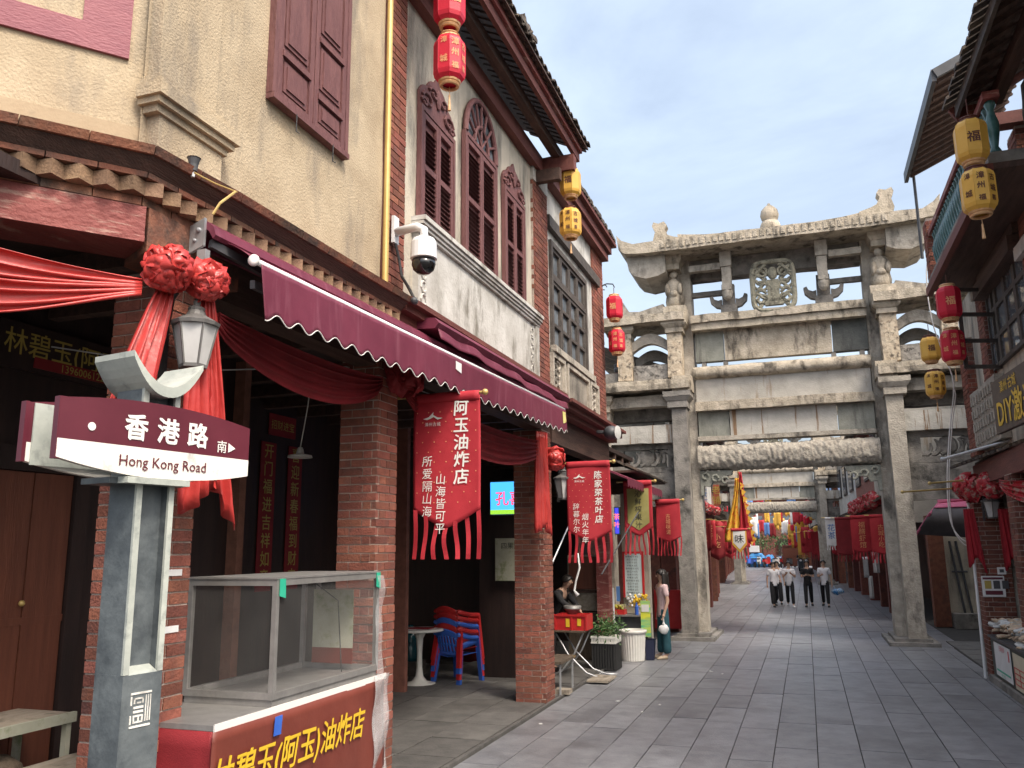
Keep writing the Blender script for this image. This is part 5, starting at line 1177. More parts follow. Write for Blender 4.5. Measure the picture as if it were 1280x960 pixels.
sw3 = sat('swag', 'shaded red satin swag hanging in the arcade before the second brick pier', 'swag', (-3.3, 9, 3.4)); swag(sw3, (-3.36, 6.8, 3.50), (-3.36, 11.1, 3.50), .18, .30, M['flag_dark'], 5, .022, (1, 0, 0), 'cloth')  # same red satin, its shade given by the darker cloth colour
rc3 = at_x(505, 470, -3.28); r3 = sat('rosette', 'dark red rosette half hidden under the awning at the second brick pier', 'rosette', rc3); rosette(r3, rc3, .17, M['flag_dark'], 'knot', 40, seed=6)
rc4 = at_x(692, 573, -3.22); r4 = sat('rosette', 'red rosette with pale edges on the third brick pier above its lamp', 'rosette', rc4); rosette(r4, rc4, .15, M['red_silk'], 'knot', 40, seed=7)
t0, t1 = at_x(677, 540, -3.30), at_x(680, 664, -3.30); dm = sat('drape', 'long red satin length hanging down the third brick pier', 'drape', t0); drape(dm, t0, t1, (.5, 1, 0), .22, .34, 5, .03, M['red_silk'], 'cloth', jag=.05)

# ================================================================== LANTERNS
def LN(px, py, D, depth, H, red, label, gl, group, cord=.12, tassel=True):
    d = ray(px, py); c = EYE + d * (depth / FPX)          # centre of the lantern body
    return lantern((c.x, c.y, c.z + H * .5 + cord), D, H, red, label, gl, group, cord, tassel)
dp = lambda D, wpx: FPX * D / wpx
G = 'paper style lanterns in strings of two'
D0 = .31
LN(562, 5, D0, dp(D0, 39), .56, True, 'upper red lantern under the tiled eave, cut by the top of the picture', SEAL, G, .10, False)
LN(562, 76, D0, dp(D0, 39.5), .56, True, 'lower of the two red lanterns under the tiled eave, hanging before the carved shutter head', [CHARS[0], CHARS[1], CHARS[2]], G, .02)
LN(713, 229, D0, dp(D0, 26), .50, False, 'upper yellow lantern below the tip of the tiled eave on the left', SEAL, G, .22, False)
LN(713, 279, D0, dp(D0, 27), .48, False, 'lower yellow lantern below the tip of the tiled eave on the left', [CHARS[0], CHARS[1], CHARS[2]], G, .02)
LN(768, 385, D0, dp(D0, 20.5), .52, True, 'upper small red lantern on an iron hook left of the archway', SEAL, G, .14, False)
LN(771, 427, D0, dp(D0, 20.5), .52, True, 'lower small red lantern left of the archway, with a tassel', [CHARS[0], CHARS[1], CHARS[2]], G, .02)
LN(1214, 178, D0, dp(D0, 38), .52, False, 'upper large yellow lantern at the tip of the right hand eave', SEAL, G, .22, False)
LN(1223, 240, D0, dp(D0, 40), .50, False, 'lower large yellow lantern with a tassel on the right, under the canopy', [CHARS[0], CHARS[1], CHARS[2]], G, .02)
LN(1186, 379, D0, dp(D0, 28.5), .52, True, 'upper red lantern beside the open casement on the right', SEAL, G, .14, False)
LN(1191, 433, D0, dp(D0, 28), .52, True, 'lower red lantern beside the open casement on the right', [CHARS[0], CHARS[1], CHARS[2]], G, .02)
LN(1163, 437, D0, dp(D0, 23), .48, False, 'upper small yellow lantern before the right side bay of the archway', SEAL, G, .20, False)
LN(1169, 480, D0, dp(D0, 23.5), .48, False, 'lower small yellow lantern before the right side bay of the archway', [CHARS[0], CHARS[1], CHARS[2]], G, .02)
LN(1136, 525, .34, 40, .46, False, 'far yellow lantern seen through the right side bay of the archway', SEAL, G, .1, False)
hk = at_y(768, 358, 15.4)
ik = thing('lantern_hook', 'scrolled iron hook holding the small red lanterns left of the archway', 'hook', hk)
MB().tube([(-3.4, 15.35, hk.z + .03), (hk.x - .15, 15.4, hk.z + .07), (hk.x - .03, 15.4, hk.z + .05), (hk.x, 15.4, hk.z - .02)], .012, 6).tube([(hk.x - .2 + .05 * math.cos(q * .7), 15.4, hk.z + .0 + .05 * math.sin(q * .7)) for q in range(8)], .01, 5).build('arm', M['black_metal'], ik)

# ================================================================== CAMERAS AND LAMPS
def dome(label, base, tip, sc, yaw=0):
    base, tip = Vector(base), Vector(tip); t = thing('security_camera', label, 'camera', base)
    MB().obox(base, (.015, 0, 0), (0, .05 * sc, 0), (0, 0, .14 * sc)).build('wall_plate', M['white_metal'], t)
    k = base.lerp(tip, .78) + Vector((0, 0, .03)); MB().tube([base + Vector((0, 0, -.02)), k, tip + Vector((0, 0, .0)), tip + Vector((0, 0, -.10 * sc))], [.045 * sc, .04 * sc, .04 * sc, .045 * sc], 12).build('arm', M['white_metal'], t, smooth=True)
    c = tip + Vector((0, 0, -.10 * sc))
    MB().lathe([(.05, .02), (.105, .0), (.125, -.04), (.13, -.20), (.12, -.22), (.05, -.22)], c, 40).build('housing', M['white_metal'], t, smooth=False) if sc == 1 else MB().lathe([(r * sc, z * sc) for r, z in ((.05, .02), (.105, 0), (.125, -.04), (.13, -.20), (.05, -.22))], c, 20).build('housing', M['white_metal'], t)
    MB().lathe([(.112 * sc, -.21 * sc), (.116 * sc, -.26 * sc), (.10 * sc, -.31 * sc), (.06 * sc, -.345 * sc), (.012 * sc, -.355 * sc)], c, 20).build('dome', M['black_gloss'], t, smooth=True)
    return t
b0 = at_x(494, 288, -3.36); dome('white dome security camera on a bracket beside the brass pipe', b0, at_x(530, 287, -3.02), .92)
MBc = thing('cable', 'black cable looping down from the dome camera to a junction box', 'cable', at_x(494, 305, -3.37))
MB().tube([at_x(494, 303, -3.36), at_x(499, 325, -3.33), at_x(502, 345, -3.30), at_x(512, 362, -3.16), at_x(517, 372, -3.1)], .014, 8).build('wire', M['black_metal'], MBc); MB().ball(at_x(518, 376, -3.08), (.03, .045, .035), 10, 6).build('junction_box', M['dark_metal'], MBc)
fl_ = at_x(242, 206, -3.16); t = thing('floodlight', 'small grey spotlight on top of the brick cornice', 'spotlight', fl_); MB().lathe([(.022, -.04), (.026, 0), (.035, .035), (.04, .04), (.03, .04)], fl_, 14).build('head', M['dark_metal'], t); MB().tube([fl_ + Vector((0, 0, -.04)), fl_ + Vector((0, 0, -.075))], .012, 6).build('stem', M['galv'], t)
MB().tube([at_x(243, 216, -3.1), at_x(268, 229, -3.08), at_x(296, 240, -3.07)], .006, 6).tube([at_x(294, 240, -3.06), at_x(275, 254, -3.05), at_x(266, 268, -3.08)], .008, 6).build('flex', M['brass'], t)
c2 = at_x(764, 541, -2.95); t = thing('floodlight', 'round grey floodlight on the end of the string course by the archway', 'spotlight', c2); MB().ball(c2, (.13, .15, .12), 14, 10).build('head', M['dark_metal'], t, smooth=True); MB().lathe([(.10, 0), (.115, .02), (.05, .03)], c2 + Vector((.10, -.02, 0)), 14, ax=(1, -.3, 0)).build('lens', M['glass'], t); MB().tube([c2, c2 + Vector((-.25, .02, .03))], .03, 6).build('stem', M['dark_metal'], t)
def wall_lamp(label, c, sc, wall_x, side=1):
    """c = centre of the glass"""
    c = Vector(c); t = thing('wall_lamp', label, 'lamp', c, 'black iron wall lamps')
    MB().lathe([(.075 * sc, -.13 * sc), (.125 * sc, .11 * sc)], c, 6, PI / 6, caps=False).build('glass', M['glass'], t)
    b = MB()
    for k in range(6):
        a = PI / 6 + k * PI / 3; b.tube([c + Vector((.076 * math.cos(a), .076 * math.sin(a), -.13)) * sc, c + Vector((.126 * math.cos(a), .126 * math.sin(a), .11)) * sc], .007 * sc, 5)
    b.lathe([(.06 * sc, -.15 * sc), (.08 * sc, -.145 * sc), (.08 * sc, -.125 * sc)], c, 6, PI / 6); b.build('frame', M['lamp_grey'], t)
    MB().lathe([(.135 * sc, .105 * sc), (.14 * sc, .125 * sc), (.06 * sc, .17 * sc), (.045 * sc, .20 * sc), (.05 * sc, .215 * sc), (.02 * sc, .235 * sc), (.022 * sc, .26 * sc), (.005 * sc, .275 * sc)], c, 12).build('cap', M['lamp_grey'], t)
    w_ = Vector((wall_x, c.y, 0)); dx = wall_x - c.x
    arm = [Vector((wall_x, c.y, c.z - .02 * sc)), Vector((wall_x - dx * .18, c.y, c.z + .10 * sc)), Vector((wall_x - dx * .30, c.y, c.z + .30 * sc)), Vector((wall_x - dx * .62, c.y, c.z + .42 * sc)), Vector((wall_x - dx * .95, c.y, c.z + .39 * sc)), Vector((wall_x - dx * 1.05, c.y, c.z + .31 * sc)), Vector((c.x, c.y, c.z + .26 * sc))]
    MB().tube(arm, .018 * sc, 8).build('arm', M['black_metal'], t, smooth=True); MB().obox((wall_x - dx * .04, c.y, c.z - .02), (abs(dx) * .08, 0, 0), (0, .05 * sc, 0), (0, 0, .16 * sc)).build('wall_plate', M['black_metal'], t)
    return t
wall_lamp('black framed wall lamp on the corner pier just above the street sign', at_x(243, 430, -3.14), .95, -3.39)
lc = at_y(705, 610, 11.9); wall_lamp('black framed wall lamp on the third brick pier beside the second red banner', lc, 1.15, -3.39)
wall_lamp('black framed wall lamp under the rosettes on the right hand pier', at_y(1239, 636, 14.75), 1.0, 2.62)

# ================================================================== BANNERS
def vtext(t, fn, n, s, a, z, size, m, wd, step=1.0, bold=0.0, **k):
    b = MB(); u = (fn(a + .02, z) - fn(a - .02, z)).normalized(); nn = u.cross(UP)
    for i, ch_ in enumerate(s):
        o = fn(a, z + size * step * (i - (len(s) - 1) / 2)); vs, fs = glyph(ch_)
        P = []
        for q in vs:
            x, y = q.x * size, (q.y - .36) * size; x += noise.noise(Vector((q.x * 5 + i * 9, q.y * 5, 0))) * .035 * size; y += noise.noise(Vector((q.x * 5, q.y * 5 + i * 7, 4))) * .035 * size
            f_ = fn(a + (x + .08 * y) / wd, z + size * step * (i - (len(s) - 1) / 2) - y); P.append(f_ + nn * .004)
        b.add(P, fs)
        if bold: b.add([p + u * bold * size + nn * .0005 for p in P], fs); b.add([p + UP * bold * size + nn * .001 for p in P], fs)
    b.build('lettering', m, t)
def emblem(t, fn, wd, a, z, sc, m):
    b = MB(); pts = [(-.6, .0), (-.25, .10), (.05, .38), (.02, .22), (.30, .06), (.62, .02), (.30, -.06), (.05, .10), (-.15, .0), (-.35, -.06)]
    o = fn(a, z); u = (fn(a + .02, z) - fn(a - .02, z)).normalized(); n = u.cross(UP)
    b.prism([o + u * x * sc + UP * y * sc + n * .002 for x, y in pts][::1], n * .002); b.build('printed_emblem', m, t)
    letters(t, '漳州古城', o - UP * sc * .33, u, UP, sc * .24, m, hstep=1.05)
def dots(t, fn, wd, h, m, step=.115, r=.006):
    b = MB(); k = 0; z = .14
    while z < h - .14:
        a = .06 + (.5 * step / wd if k % 2 else 0)
        while a < .96:
            p = fn(a, z); u = (fn(a + .01, z) - fn(a - .01, z)).normalized(); b.poly([p + u * r * math.cos(q * PI / 3) + UP * r * math.sin(q * PI / 3) for q in range(6)]); a += step / wd
        z += step * .8; k += 1
    stuff(b.build('printed_dot', m, t))
GB = 'shop banners hung on poles across the arcade'
A1 = at_y(518, 499, 7.0); w1_ = at_y(600, 489, 7.0).x - A1.x
t, fn, n = flag('red seven tailed banner of the fried food shop hanging under the maroon awning', 'banner', A1, (1, 0, 0), w1_, 1.20, M['flag_red'], 7, .17, .27, .014, GB, pole=(-.22, w1_ + .05))
dots(t, fn, w1_, 1.15, M['lantern_seal']); emblem(t, fn, w1_, .30, .20, .16, M['white_ink'])
vtext(t, fn, n, '阿玉油炸店', .72, .43, .150, M['white_ink'], w1_, step=1.04, bold=.03); vtext(t, fn, n, '所爱隔山海', .22, .82, .105, M['white_ink'], w1_, step=1.08); vtext(t, fn, n, '山海皆可平', .42, .98, .105, M['white_ink'], w1_, step=1.05)
A2 = at_y(708, 581, 11.8); w2_ = at_y(762, 577, 11.8).x - A2.x
t, fn, n = flag('red banner with tails in front of the tea shop, beside the third brick pier', 'banner', A2, (1, 0, 0), w2_, 1.10, M['flag_red'], 7, .14, .30, .02, GB, pole=(-.18, w2_ + .06))
dots(t, fn, w2_, 1.05, M['lantern_seal'], .10, .005); emblem(t, fn, w2_, .30, .20, .15, M['white_ink'])
vtext(t, fn, n, '陈家荣茶叶店', .72, .48, .118, M['white_ink'], w2_, step=1.06, bold=.03); vtext(t, fn, n, '辞暮尔尔', .21, .77, .10, M['white_ink'], w2_, step=1.08); vtext(t, fn, n, '烟火年年', .41, .92, .10, M['white_ink'], w2_, step=1.08)
A3 = at_y(779, 604, 14.6); w3_ = .50
t, fn, n = flag('olive banner in a red border lettered for fruit juice', 'banner', A3, (1, 0, 0), w3_, .92, M['flag_red'], 7, .16, .32, .02, GB, seed=2)
b = MB(); b.grid(lambda a, s: fn(.12 + .76 * a, .10 + s * (.72 - .13 * abs(2 * a - 1))) + n * .004, 14, 10); b.build('olive_panel', M['olive_cloth'], t, smooth=True)
vtext(t, lambda a, z: fn(a, z) + n * .006, n, '沁鲜榨果汁', .5, .46, .125, M['black_ink'], w3_, step=1.06)
A4 = at_y(819, 627, 16.5)
t, fn, n = flag('faded red banner hanging against the left leg of the archway', 'banner', A4, (1, -.05, 0), .48, .78, M['flag_red'], 8, .10, .26, .03, GB, seed=4); vtext(t, fn, n, '古城味道', .5, .44, .10, M['lantern_seal'], .5)
A5 = at_y(1062, 646, 26.5); A6 = at_y(1086, 645, 25.6)
t, fn, n = flag('dark red banner with pale lettering just past the right leg of the archway', 'banner', A5, (1, 0, 0), .60, 1.02, M['flag_red'], 7, .06, .20, .02, GB, seed=5); vtext(t, fn, n, '福膳虾馆', .5, .52, .19, M['lantern_seal'], .6)
t, fn, n = flag('dark red banner half hidden by the right leg of the archway', 'banner', A6, (1, 0, 0), .60, 1.05, M['flag_red'], 7, .10, .24, .03, GB, seed=6); vtext(t, fn, n, '古城小吃', .45, .55, .16, M['lantern_seal'], .6)
A7 = at_y(1043, 648, 30); t, fn, n = flag('small red banner before a white cloth near the farther archway', 'banner', A7, (1, 0, 0), .66, 1.2, M['flag_dark'], 7, .06, .2, .02, GB, seed=7)
A8 = at_y(1031, 648, 31); t, fn, n = flag('white patterned banner beside the right leg of the farther archway', 'banner', A8, (1, 0, 0), .36, .95, M['paper'], 5, .05, .12, .02, GB, seed=8); vtext(t, fn, n, '花茶', .5, .45, .26, M['sky_blue'], .36)
rr = random.Random(12)
for k, (px, yy, hz, lb) in enumerate(((1000, 56, 1.6, 'red banner hanging in the distance past the farther archway, leftmost on the right hand side'), (1006, 54, 1.5, 'second distant red banner on the right past the farther archway'), (1013, 52, 1.6, 'third distant red banner past the farther archway'), (1020, 50, 1.6, 'distant red banner against the right leg of the farther archway'))):
    A = at_y(px, 665, yy); flag(lb, 'banner', A, (1, 0, 0), .42, hz - .3, M['flag_red'], 5, .05, .25, .03, GB, seed=k)
A9 = at_y(996, 666, 57); flag('narrow pale yellow banner in the distance past the farther archway', 'banner', A9, (1, 0, 0), .4, 1.4, M['lantern_yellow'], 5, .05, .2, .02, GB, seed=9)
A10 = at_y(913, 662, 28); t, fn, n = flag('white shield shaped banner with yellow edges under the tall flag', 'banner', A10, (1, 0, 0), .52, .70, M['flag_red'], 6, .2, .22, .02, GB, seed=10)
b = MB(); b.grid(lambda a, s: fn(.06 + .88 * a, .03 + s * (.70 - .26 * abs(2 * a - 1))) + n * .004, 12, 8); b.build('yellow_panel', M['lantern_yellow'], t, smooth=True); b = MB(); b.grid(lambda a, s: fn(.14 + .72 * a, .05 + s * (.58 - .22 * abs(2 * a - 1))) + n * .009, 12, 8); b.build('white_panel', M['paper'], t, smooth=True); letters(t, '味', fn(.5, .3) + n * .014, (1, 0, 0), UP, .3, M['black_ink'])
# tall yellow and red pennant flag
f0 = at_y(922, 590, 29); t = thing('flag', 'tall drooping yellow and red flag on the left past the archway', 'flag', (f0.x, 29, 0))
MB().tube([(f0.x, 29, 2.3), (f0.x + .02, 29, f0.z + .15)], .018, 6).build('pole', M['brass'], t)
for nm, m, xa, xb, fz in (('red_cloth', M['flag_red'], -.06, .42, 0), ('yellow_cloth', M['flag_gold'], -.55, -.02, .2)):
    MB().grid(lambda u, v: Vector((f0.x + (xa + (xb - xa) * u) * (.18 + .82 * v) + .04 * math.sin(v * 5 + u * 2), 29 + .06 * math.sin(u * 14 + v * 2), f0.z - fz - v * (2.3 - fz))), 16, 20).build(nm, m, t, smooth=True, thick=.006)
b = MB()
for k in range(9): b.prism([(f0.x + .06 + .036 * k, 28.9, f0.z - .35 - k * .22), (f0.x + .20 + .036 * k, 28.9, f0.z - .45 - k * .22), (f0.x + .06 + .036 * k, 28.9, f0.z - .6 - k * .22)], (0, .02, 0))
stuff(b.build('yellow_fringe', M['flag_gold'], t))
# ================================================================== THE FOOD STALL
FX = -3.05
sc_ = at_x(340, 880, FX); se_ = at_x(472, 848, FX); cy0, cy1, cz0, cz1 = sc_.y, se_.y, 1.176, 1.875; cx0 = at_y(231, 862, cy0).x - .02
ct = thing('counter', 'low stall counter wrapped in brown red vinyl with yellow lettering', 'counter', (FX, 4.8, 0))
ky0, ky1, kz = 3.93, 5.86, 1.135
b = MB(); b.box(-3.74, FX - .012, ky0 + .02, ky1, 0, kz - .03); b.build('cabinet', M['banner_brown'], ct)
part('counter_top', M['alu'], ct, (-3.76, FX - .0, ky0 - .0, ky1, kz - .028, kz)); part('top_edge', M['white_trim'], ct, (FX + .002, FX + .012, ky0 - .0, ky1 + .02, kz - .035, kz + .006))
def vinyl(u, v): 
    y = ky0 - .02 + (ky1 - ky0 + .0) * u; return Vector((FX + .016 + .008 * math.sin(u * 19 + v * 4) * v + .006 * math.sin(u * 6 - v * 9), y, (kz - .03) * (1 - v)))
MB().grid(vinyl, 40, 20).build('vinyl_wrap', M['banner_brown'], ct, smooth=True, thick=.003)
MB().grid(lambda u, v: Vector((-3.75 + (FX + 3.75) * u, ky0 + .0 - .02 * math.sin(u * 16 + v * 3) * v, (kz - .03) * (1 - v))), 30, 12).build('skirt', M['flag_dark'], ct, smooth=True, thick=.004)
MB().grid(lambda u, v: Vector((FX + .03 + .012 * math.sin(v * 17 + u * 3), ky1 - .20 + .23 * u - .04 * v * u, kz * (1 - v) + .01)), 6, 30).build('clear_sheet', M['film'], ct, smooth=True, thick=.003)
uy = Vector((0, 1, -.0)); letters(ct, '林碧玉(阿玉)油炸店', Vector((FX + .03, 4.70, .865)), uy, UP, .205, M['gold'], bold=.02, hstep=None, slant=.22, brush=.03, lift=.008, wide=.92)
letters(ct, '13960061227', Vector((FX + .03, 4.95, .50)), uy, UP, .16, M['gold'], slant=.1, lift=.008)
gc = thing('display_case', 'empty aluminium framed glass display case on the stall counter', 'display case', (FX - .3, cy0, cz0))
fr = MB(); w_ = .032
for x in (cx0, FX - w_):
    for y in (cy0, cy1 - w_): fr.box(x, x + w_, y, y + w_, cz0, cz1)
gc_posts = fr
for nm, bx in (('post', [(x, x + w_, y, y + w_, cz0, cz1) for x in (cx0, FX - w_) for y in (cy0, cy1 - w_)]),
               ('rail', [(cx0 + w_, FX - w_, y, y + w_, z, z + w_ * 1.2) for y in (cy0, cy1 - w_) for z in (cz0 + .001, cz1 - w_ * 1.2 - .001)] + [(x, x + w_, cy0 + w_, cy1 - w_, z, z + w_ * 1.2) for x in (cx0, FX - w_) for z in (cz0 + .001, cz1 - w_ * 1.2 - .001)] + [((cx0 + FX) / 2 - .2, (cx0 + FX) / 2 - .17, cy1 - .03, cy1 - .005, cz0 + .04, cz1 - .04)])):
    for q in bx: part(nm, M['alu'], gc, q)
part('pane', M['case_glass'], gc, (cx0 + w_, FX - w_, cy0 + .012, cy0 + .016, cz0 + .04, cz1 - .04)); part('pane', M['case_glass'], gc, (FX - .018, FX - .014, cy0 + w_, cy1 - w_, cz0 + .04, cz1 - .04)); part('pane', M['case_glass'], gc, (cx0 + w_, FX - w_, cy1 - .018, cy1 - .014, cz0 + .04, cz1 - .04))
part('paper_sheet', M['paper_dim'], gc, (FX - .5, FX - .16, cy1 - .10, cy1 - .096, cz0 + .16, cz1 - .12)); part('red_strip', M['banner_brown'], gc, (FX - .5, FX - .16, cy1 - .102, cy1 - .097, cz0 + .05, cz0 + .16)); part('tray', M['alu'], gc, (cx0 + .01, FX - .01, cy0 + .01, cy1 - .01, cz0 - .04, cz0)); part('lid', M['alu'], gc, (cx0 - .012, FX + .004, cy0 - .006, cy1 + .01, cz1, cz1 + .012))
for k, (yy, dz) in enumerate(((cy0 + .02, 0), (cy1 - .06, .0))): b = MB(); b.prism([(FX + .006, yy, cz1 - .10 + dz), (FX + .006, yy + .065, cz1 - .115 + dz), (FX + .006, yy + .06, cz1 + .002), (FX + .006, yy, cz1 + .002)], (.003, 0, 0)); b.build('green_tag', M['tag_green'], gc)
b = MB(); b.prism([(FX + .036, 4.44, 1.09), (FX + .036, 4.51, 1.09), (FX + .036, 4.50, .985), (FX + .036, 4.43, .985)][::-1], (.004, 0, 0)); b.build('blue_tag', M['blue_plastic'], ct)
b = MB(); b.grid(lambda u, v: Vector((FX + .012 + .01 * math.sin(v * 14), cy1 - .06 + .10 * u + .02 * math.sin(v * 9), cz1 - .02 - .72 * v)), 4, 20); b.build('clear_film', M['film'], gc, smooth=True)
b = MB(); b.tube([(FX - .1, cy1 - .35, cz0 + .03), (FX - .14, cy1 - .32, cz0 + .28), (FX - .10, cy1 - .42, cz0 + .52), (FX - .2, cy1 - .55, cz1 - .06)], .004, 5); b.build('string', M['black_ink'], gc)

# ================================================================== INSIDE THE ARCADE
sb = thing('shop_sign', 'dim hanging board with old gilt lettering deep inside the corner shop', 'sign', (-5.28, 4.9, 3.5)); part('board', M['blackwood'], sb, (-5.30, -5.24, 4.2, 6.1, 3.34, 3.68)); letters(sb, '林碧玉(阿玉)油炸店', (-5.238, 5.10, 3.535), (0, 1, 0), UP, .20, M['gold_dim'], bold=.006); part('phone_strip', M['flag_dark'], sb, (-5.24, -5.232, 4.50, 6.0, 3.375, 3.455)); letters(sb, '13960061227 13906061958', (-5.23, 5.2, 3.414), (0, 1, 0), UP, .085, M['gold_dim'])
for k, (yy, s) in enumerate(((9.02, '开门福进吉祥如意'), (9.62, '喜迎新春福到财来'))):
    cpl = thing('couplet', ['left red paper couplet with gilt characters on the dark back wall', 'right red paper couplet with gilt characters on the dark back wall'][k], 'couplet', (-6.38, yy, 2.5), 'paper couplets on the shop back wall'); part('paper', M['flag_dark'], cpl, (-6.39, -6.383, yy - .16, yy + .16, 1.55, 3.4)); letters(cpl, s, (-6.38, yy, 2.5), (0, 1, 0), UP, .2, M['gold_dim'], vert=True, step=1.12, bold=.01)
fb = thing('paper_charm', 'red paper square above the couplets at the shop door', 'paper charm', (-6.38, 9.3, 3.6)); part('paper', M['flag_dark'], fb, (-6.39, -6.383, 9.0, 9.6, 3.5, 3.78)); letters(fb, '招财进宝', (-6.38, 9.3, 3.64), (0, 1, 0), UP, .13, M['gold_dim'])
pl = at_x(375, 572, -4.6); t = thing('pendant_lamp', 'small pale pendant lamp hanging on a flex in the dark shop', 'lamp', pl); MB().tube([pl + Vector((.1, .02, 1.0)), pl + Vector((.06, .01, .5)), pl + Vector((0, 0, .1))], .006, 5).build('flex', M['white_plastic'], t); MB().lathe([(.12, 0), (.115, .02), (.04, .035), (.03, .08), (.02, .10)], pl, 18).build('shade', M['white_plastic'], t)
t = thing('cable', 'thin pale cable slung across the arcade behind the awning', 'cable', (-4, 6, 3.6)); MB().tube([(-5.2, 4.6, 3.55), (-4.6, 5.6, 3.52), (-3.7, 6.3, 3.62), (-3.5, 8, 3.6)], .006, 5).build('wire', M['galv'], t)
tv = thing('lit_sign', 'glowing blue lit advertising panel inside the arcade', 'lit sign', at_y(630, 622, 13)); L0, L1, L2 = at_y(613, 600, 13), at_y(655, 604, 13), at_y(613, 643, 13)
part('casing', M['dark_metal'], tv, (L0.x - .02, L1.x + .2, 13.01, 13.08, L2.z - .02, L0.z - .02)); part('screen', M['screen'], tv, (L0.x, L1.x + .18, 13.0, 13.008, L2.z, L0.z - .04)); letters(tv, '孔喜阳', (L1.x - .14, 12.998, (L0.z + L2.z) / 2 - .03), (1, 0, 0), UP, .24, M['screen_ink'], bold=.02); part('grass_strip', M['screen_green'], tv, (L0.x, L1.x + .18, 12.994, 12.999, L2.z, L2.z + .07))
ps = thing('poster', 'yellowish menu poster on the dark wall below the lit panel', 'poster', at_y(633, 700, 13)); P0, P1 = at_y(619, 673, 13), at_y(650, 726, 13); part('sheet', M['paper_dim'], ps, (P0.x, P1.x + .1, 13.0, 13.006, P1.z, P0.z)); letters(ps, '四果汤', (P0.x + .26, 12.998, P0.z - .12), (1, 0, 0), UP, .11, M['black_ink'])
part('partition', M['blackwood'], H3, (-5.1, -4.0, 13.09, 13.2, 0, 3.2))
# white pedestal table
tp = at_y(524, 857, 12.2); tp.z = .012
t = thing('pedestal_table', 'round white tulip table inside the arcade by the second brick pier', 'table', tp); MB().lathe([(.36, .785), (.375, .795), (.375, .815), (.36, .825), (.0, .825)], tp, 32).build('tabletop', M['white_plastic'], t); MB().lathe([(.27, 0), (.265, .015), (.12, .05), (.065, .12), (.045, .25), (.04, .45), (.055, .68), (.10, .77), (.12, .785)], tp, 24).build('pedestal', M['white_plastic'], t, smooth=True)
t = thing('tray', 'dark red tray of leaflets lying on the white tulip table', 'tray', tp + Vector((0, 0, .825))); MB().box(tp.x - .14, tp.x + .2, tp.y - .12, tp.y + .1, .838, .852).build('tray', M['flag_dark'], t)
# stack of monobloc chairs
def chair(m, label, loc, yaw, z):
    t = thing('plastic_chair', label, 'chair', (0, 0, 0), 'stacked plastic armchairs')
    MB().grid(lambda u, v: Vector((-.23 + .46 * u, -.22 + .44 * v, .44 - .02 * math.sin(u * PI) - .02 * v)), 8, 8).build('seat', m, t, smooth=True, thick=.008)
    def bk(u, v):
        a = (u - .5) * 2; return Vector((a * (.25 - .03 * v), .22 + .10 * v - .05 * a * a, .42 + .40 * v * (1 - .16 * a * a)))
    b = MB()
    for k in range(7):
        u0 = .06 + k * .13; b.grid(lambda u, v: bk(u0 + .085 * u, .12 + .64 * v), 2, 8)
    b.grid(lambda u, v: bk(u, .74 + .26 * v), 16, 4); b.grid(lambda u, v: bk(u, .0 + .14 * v), 16, 3); b.grid(lambda u, v: bk(u, .36 + .10 * v), 16, 2); b.build('backrest', m, t, smooth=True, thick=.010)
    for s in (-1, 1):
        MB().tube([(s * (.235 + .025 * math.sin(q / 8 * PI)), .27 - .50 * q / 8, .74 - .075 * math.sin(q / 8 * PI * .55)) for q in range(9)], [.03, .034, .036, .036, .036, .036, .036, .036, .03], 8).beam((s * .24, .20, .56), (s * .245, -.16, .62), .02, .10).build('armrest', m, t, smooth=True)
        for yy, yb, zt in ((-.20, -.26, .66), (.20, .27, .44)):
            MB().hexa([(s * .27 - .035, yb - .03, 0), (s * .27 + .035, yb - .03, 0), (s * .27 + .035, yb + .02, 0), (s * .27 - .035, yb + .02, 0), (s * .235 - .045, yy - .02, zt), (s * .235 + .045, yy - .02, zt), (s * .235 + .045, yy + .02, zt), (s * .235 - .045, yy + .02, zt)]).build('leg', m, t)
    t.location = (loc.x, loc.y, z); t.rotation_euler = (0, 0, yaw); return t
cl = at_y(572, 857, 12.6); names = ['blue plastic armchair at the bottom of the stack beside the tulip table', 'second chair from the bottom of the plastic stack, red legs showing', 'upper of the two blue chairs in the plastic stack', 'red plastic armchair second from the top of the stack', 'red plastic armchair on top of the stack beside the tulip table']
for k, m in enumerate(('blue_plastic', 'red_plastic', 'blue_plastic', 'red_plastic', 'red_plastic')): chair(M[m], names[k], cl, math.radians(160), .012 + k * .085)
rbk = at_z(590, 826); t = thing('bucket', 'dark red plastic bucket in the shade behind the stacked chairs', 'bucket', rbk); MB().lathe([(.24, .012), (.31, .50), (.33, .52), (.31, .53), (.28, .50), (.22, .03)], rbk, 20).build('tub', M['flag_dark'], t, smooth=True)
bw = at_z(630, 829); t = thing('basin', 'pale green plastic basin on the arcade floor', 'basin', bw); MB().lathe([(.20, .012), (.22, .03), (.30, .17), (.33, .18), (.33, .20), (.28, .18), (.18, .03)], bw, 24).build('bowl', M['green_plastic'], t, smooth=True)
sf = at_y(517, 760, 14.5); t = thing('shelf', 'dark wooden shelf stand with a white carton, behind the tulip table', 'shelf', (sf.x, 14.5, 0)); part('side', M['door'], t, (sf.x - .3, sf.x - .27, 14.3, 14.8, .012, 1.25), (sf.x + .3, sf.x + .33, 14.3, 14.8, .012, 1.25)); part('shelf_board', M['door'], t, (sf.x - .27, sf.x + .3, 14.3, 14.8, 1.1, 1.25), (sf.x - .27, sf.x + .3, 14.3, 14.8, .85, .88), (sf.x - .27, sf.x + .3, 14.3, 14.8, .3, .33)); 
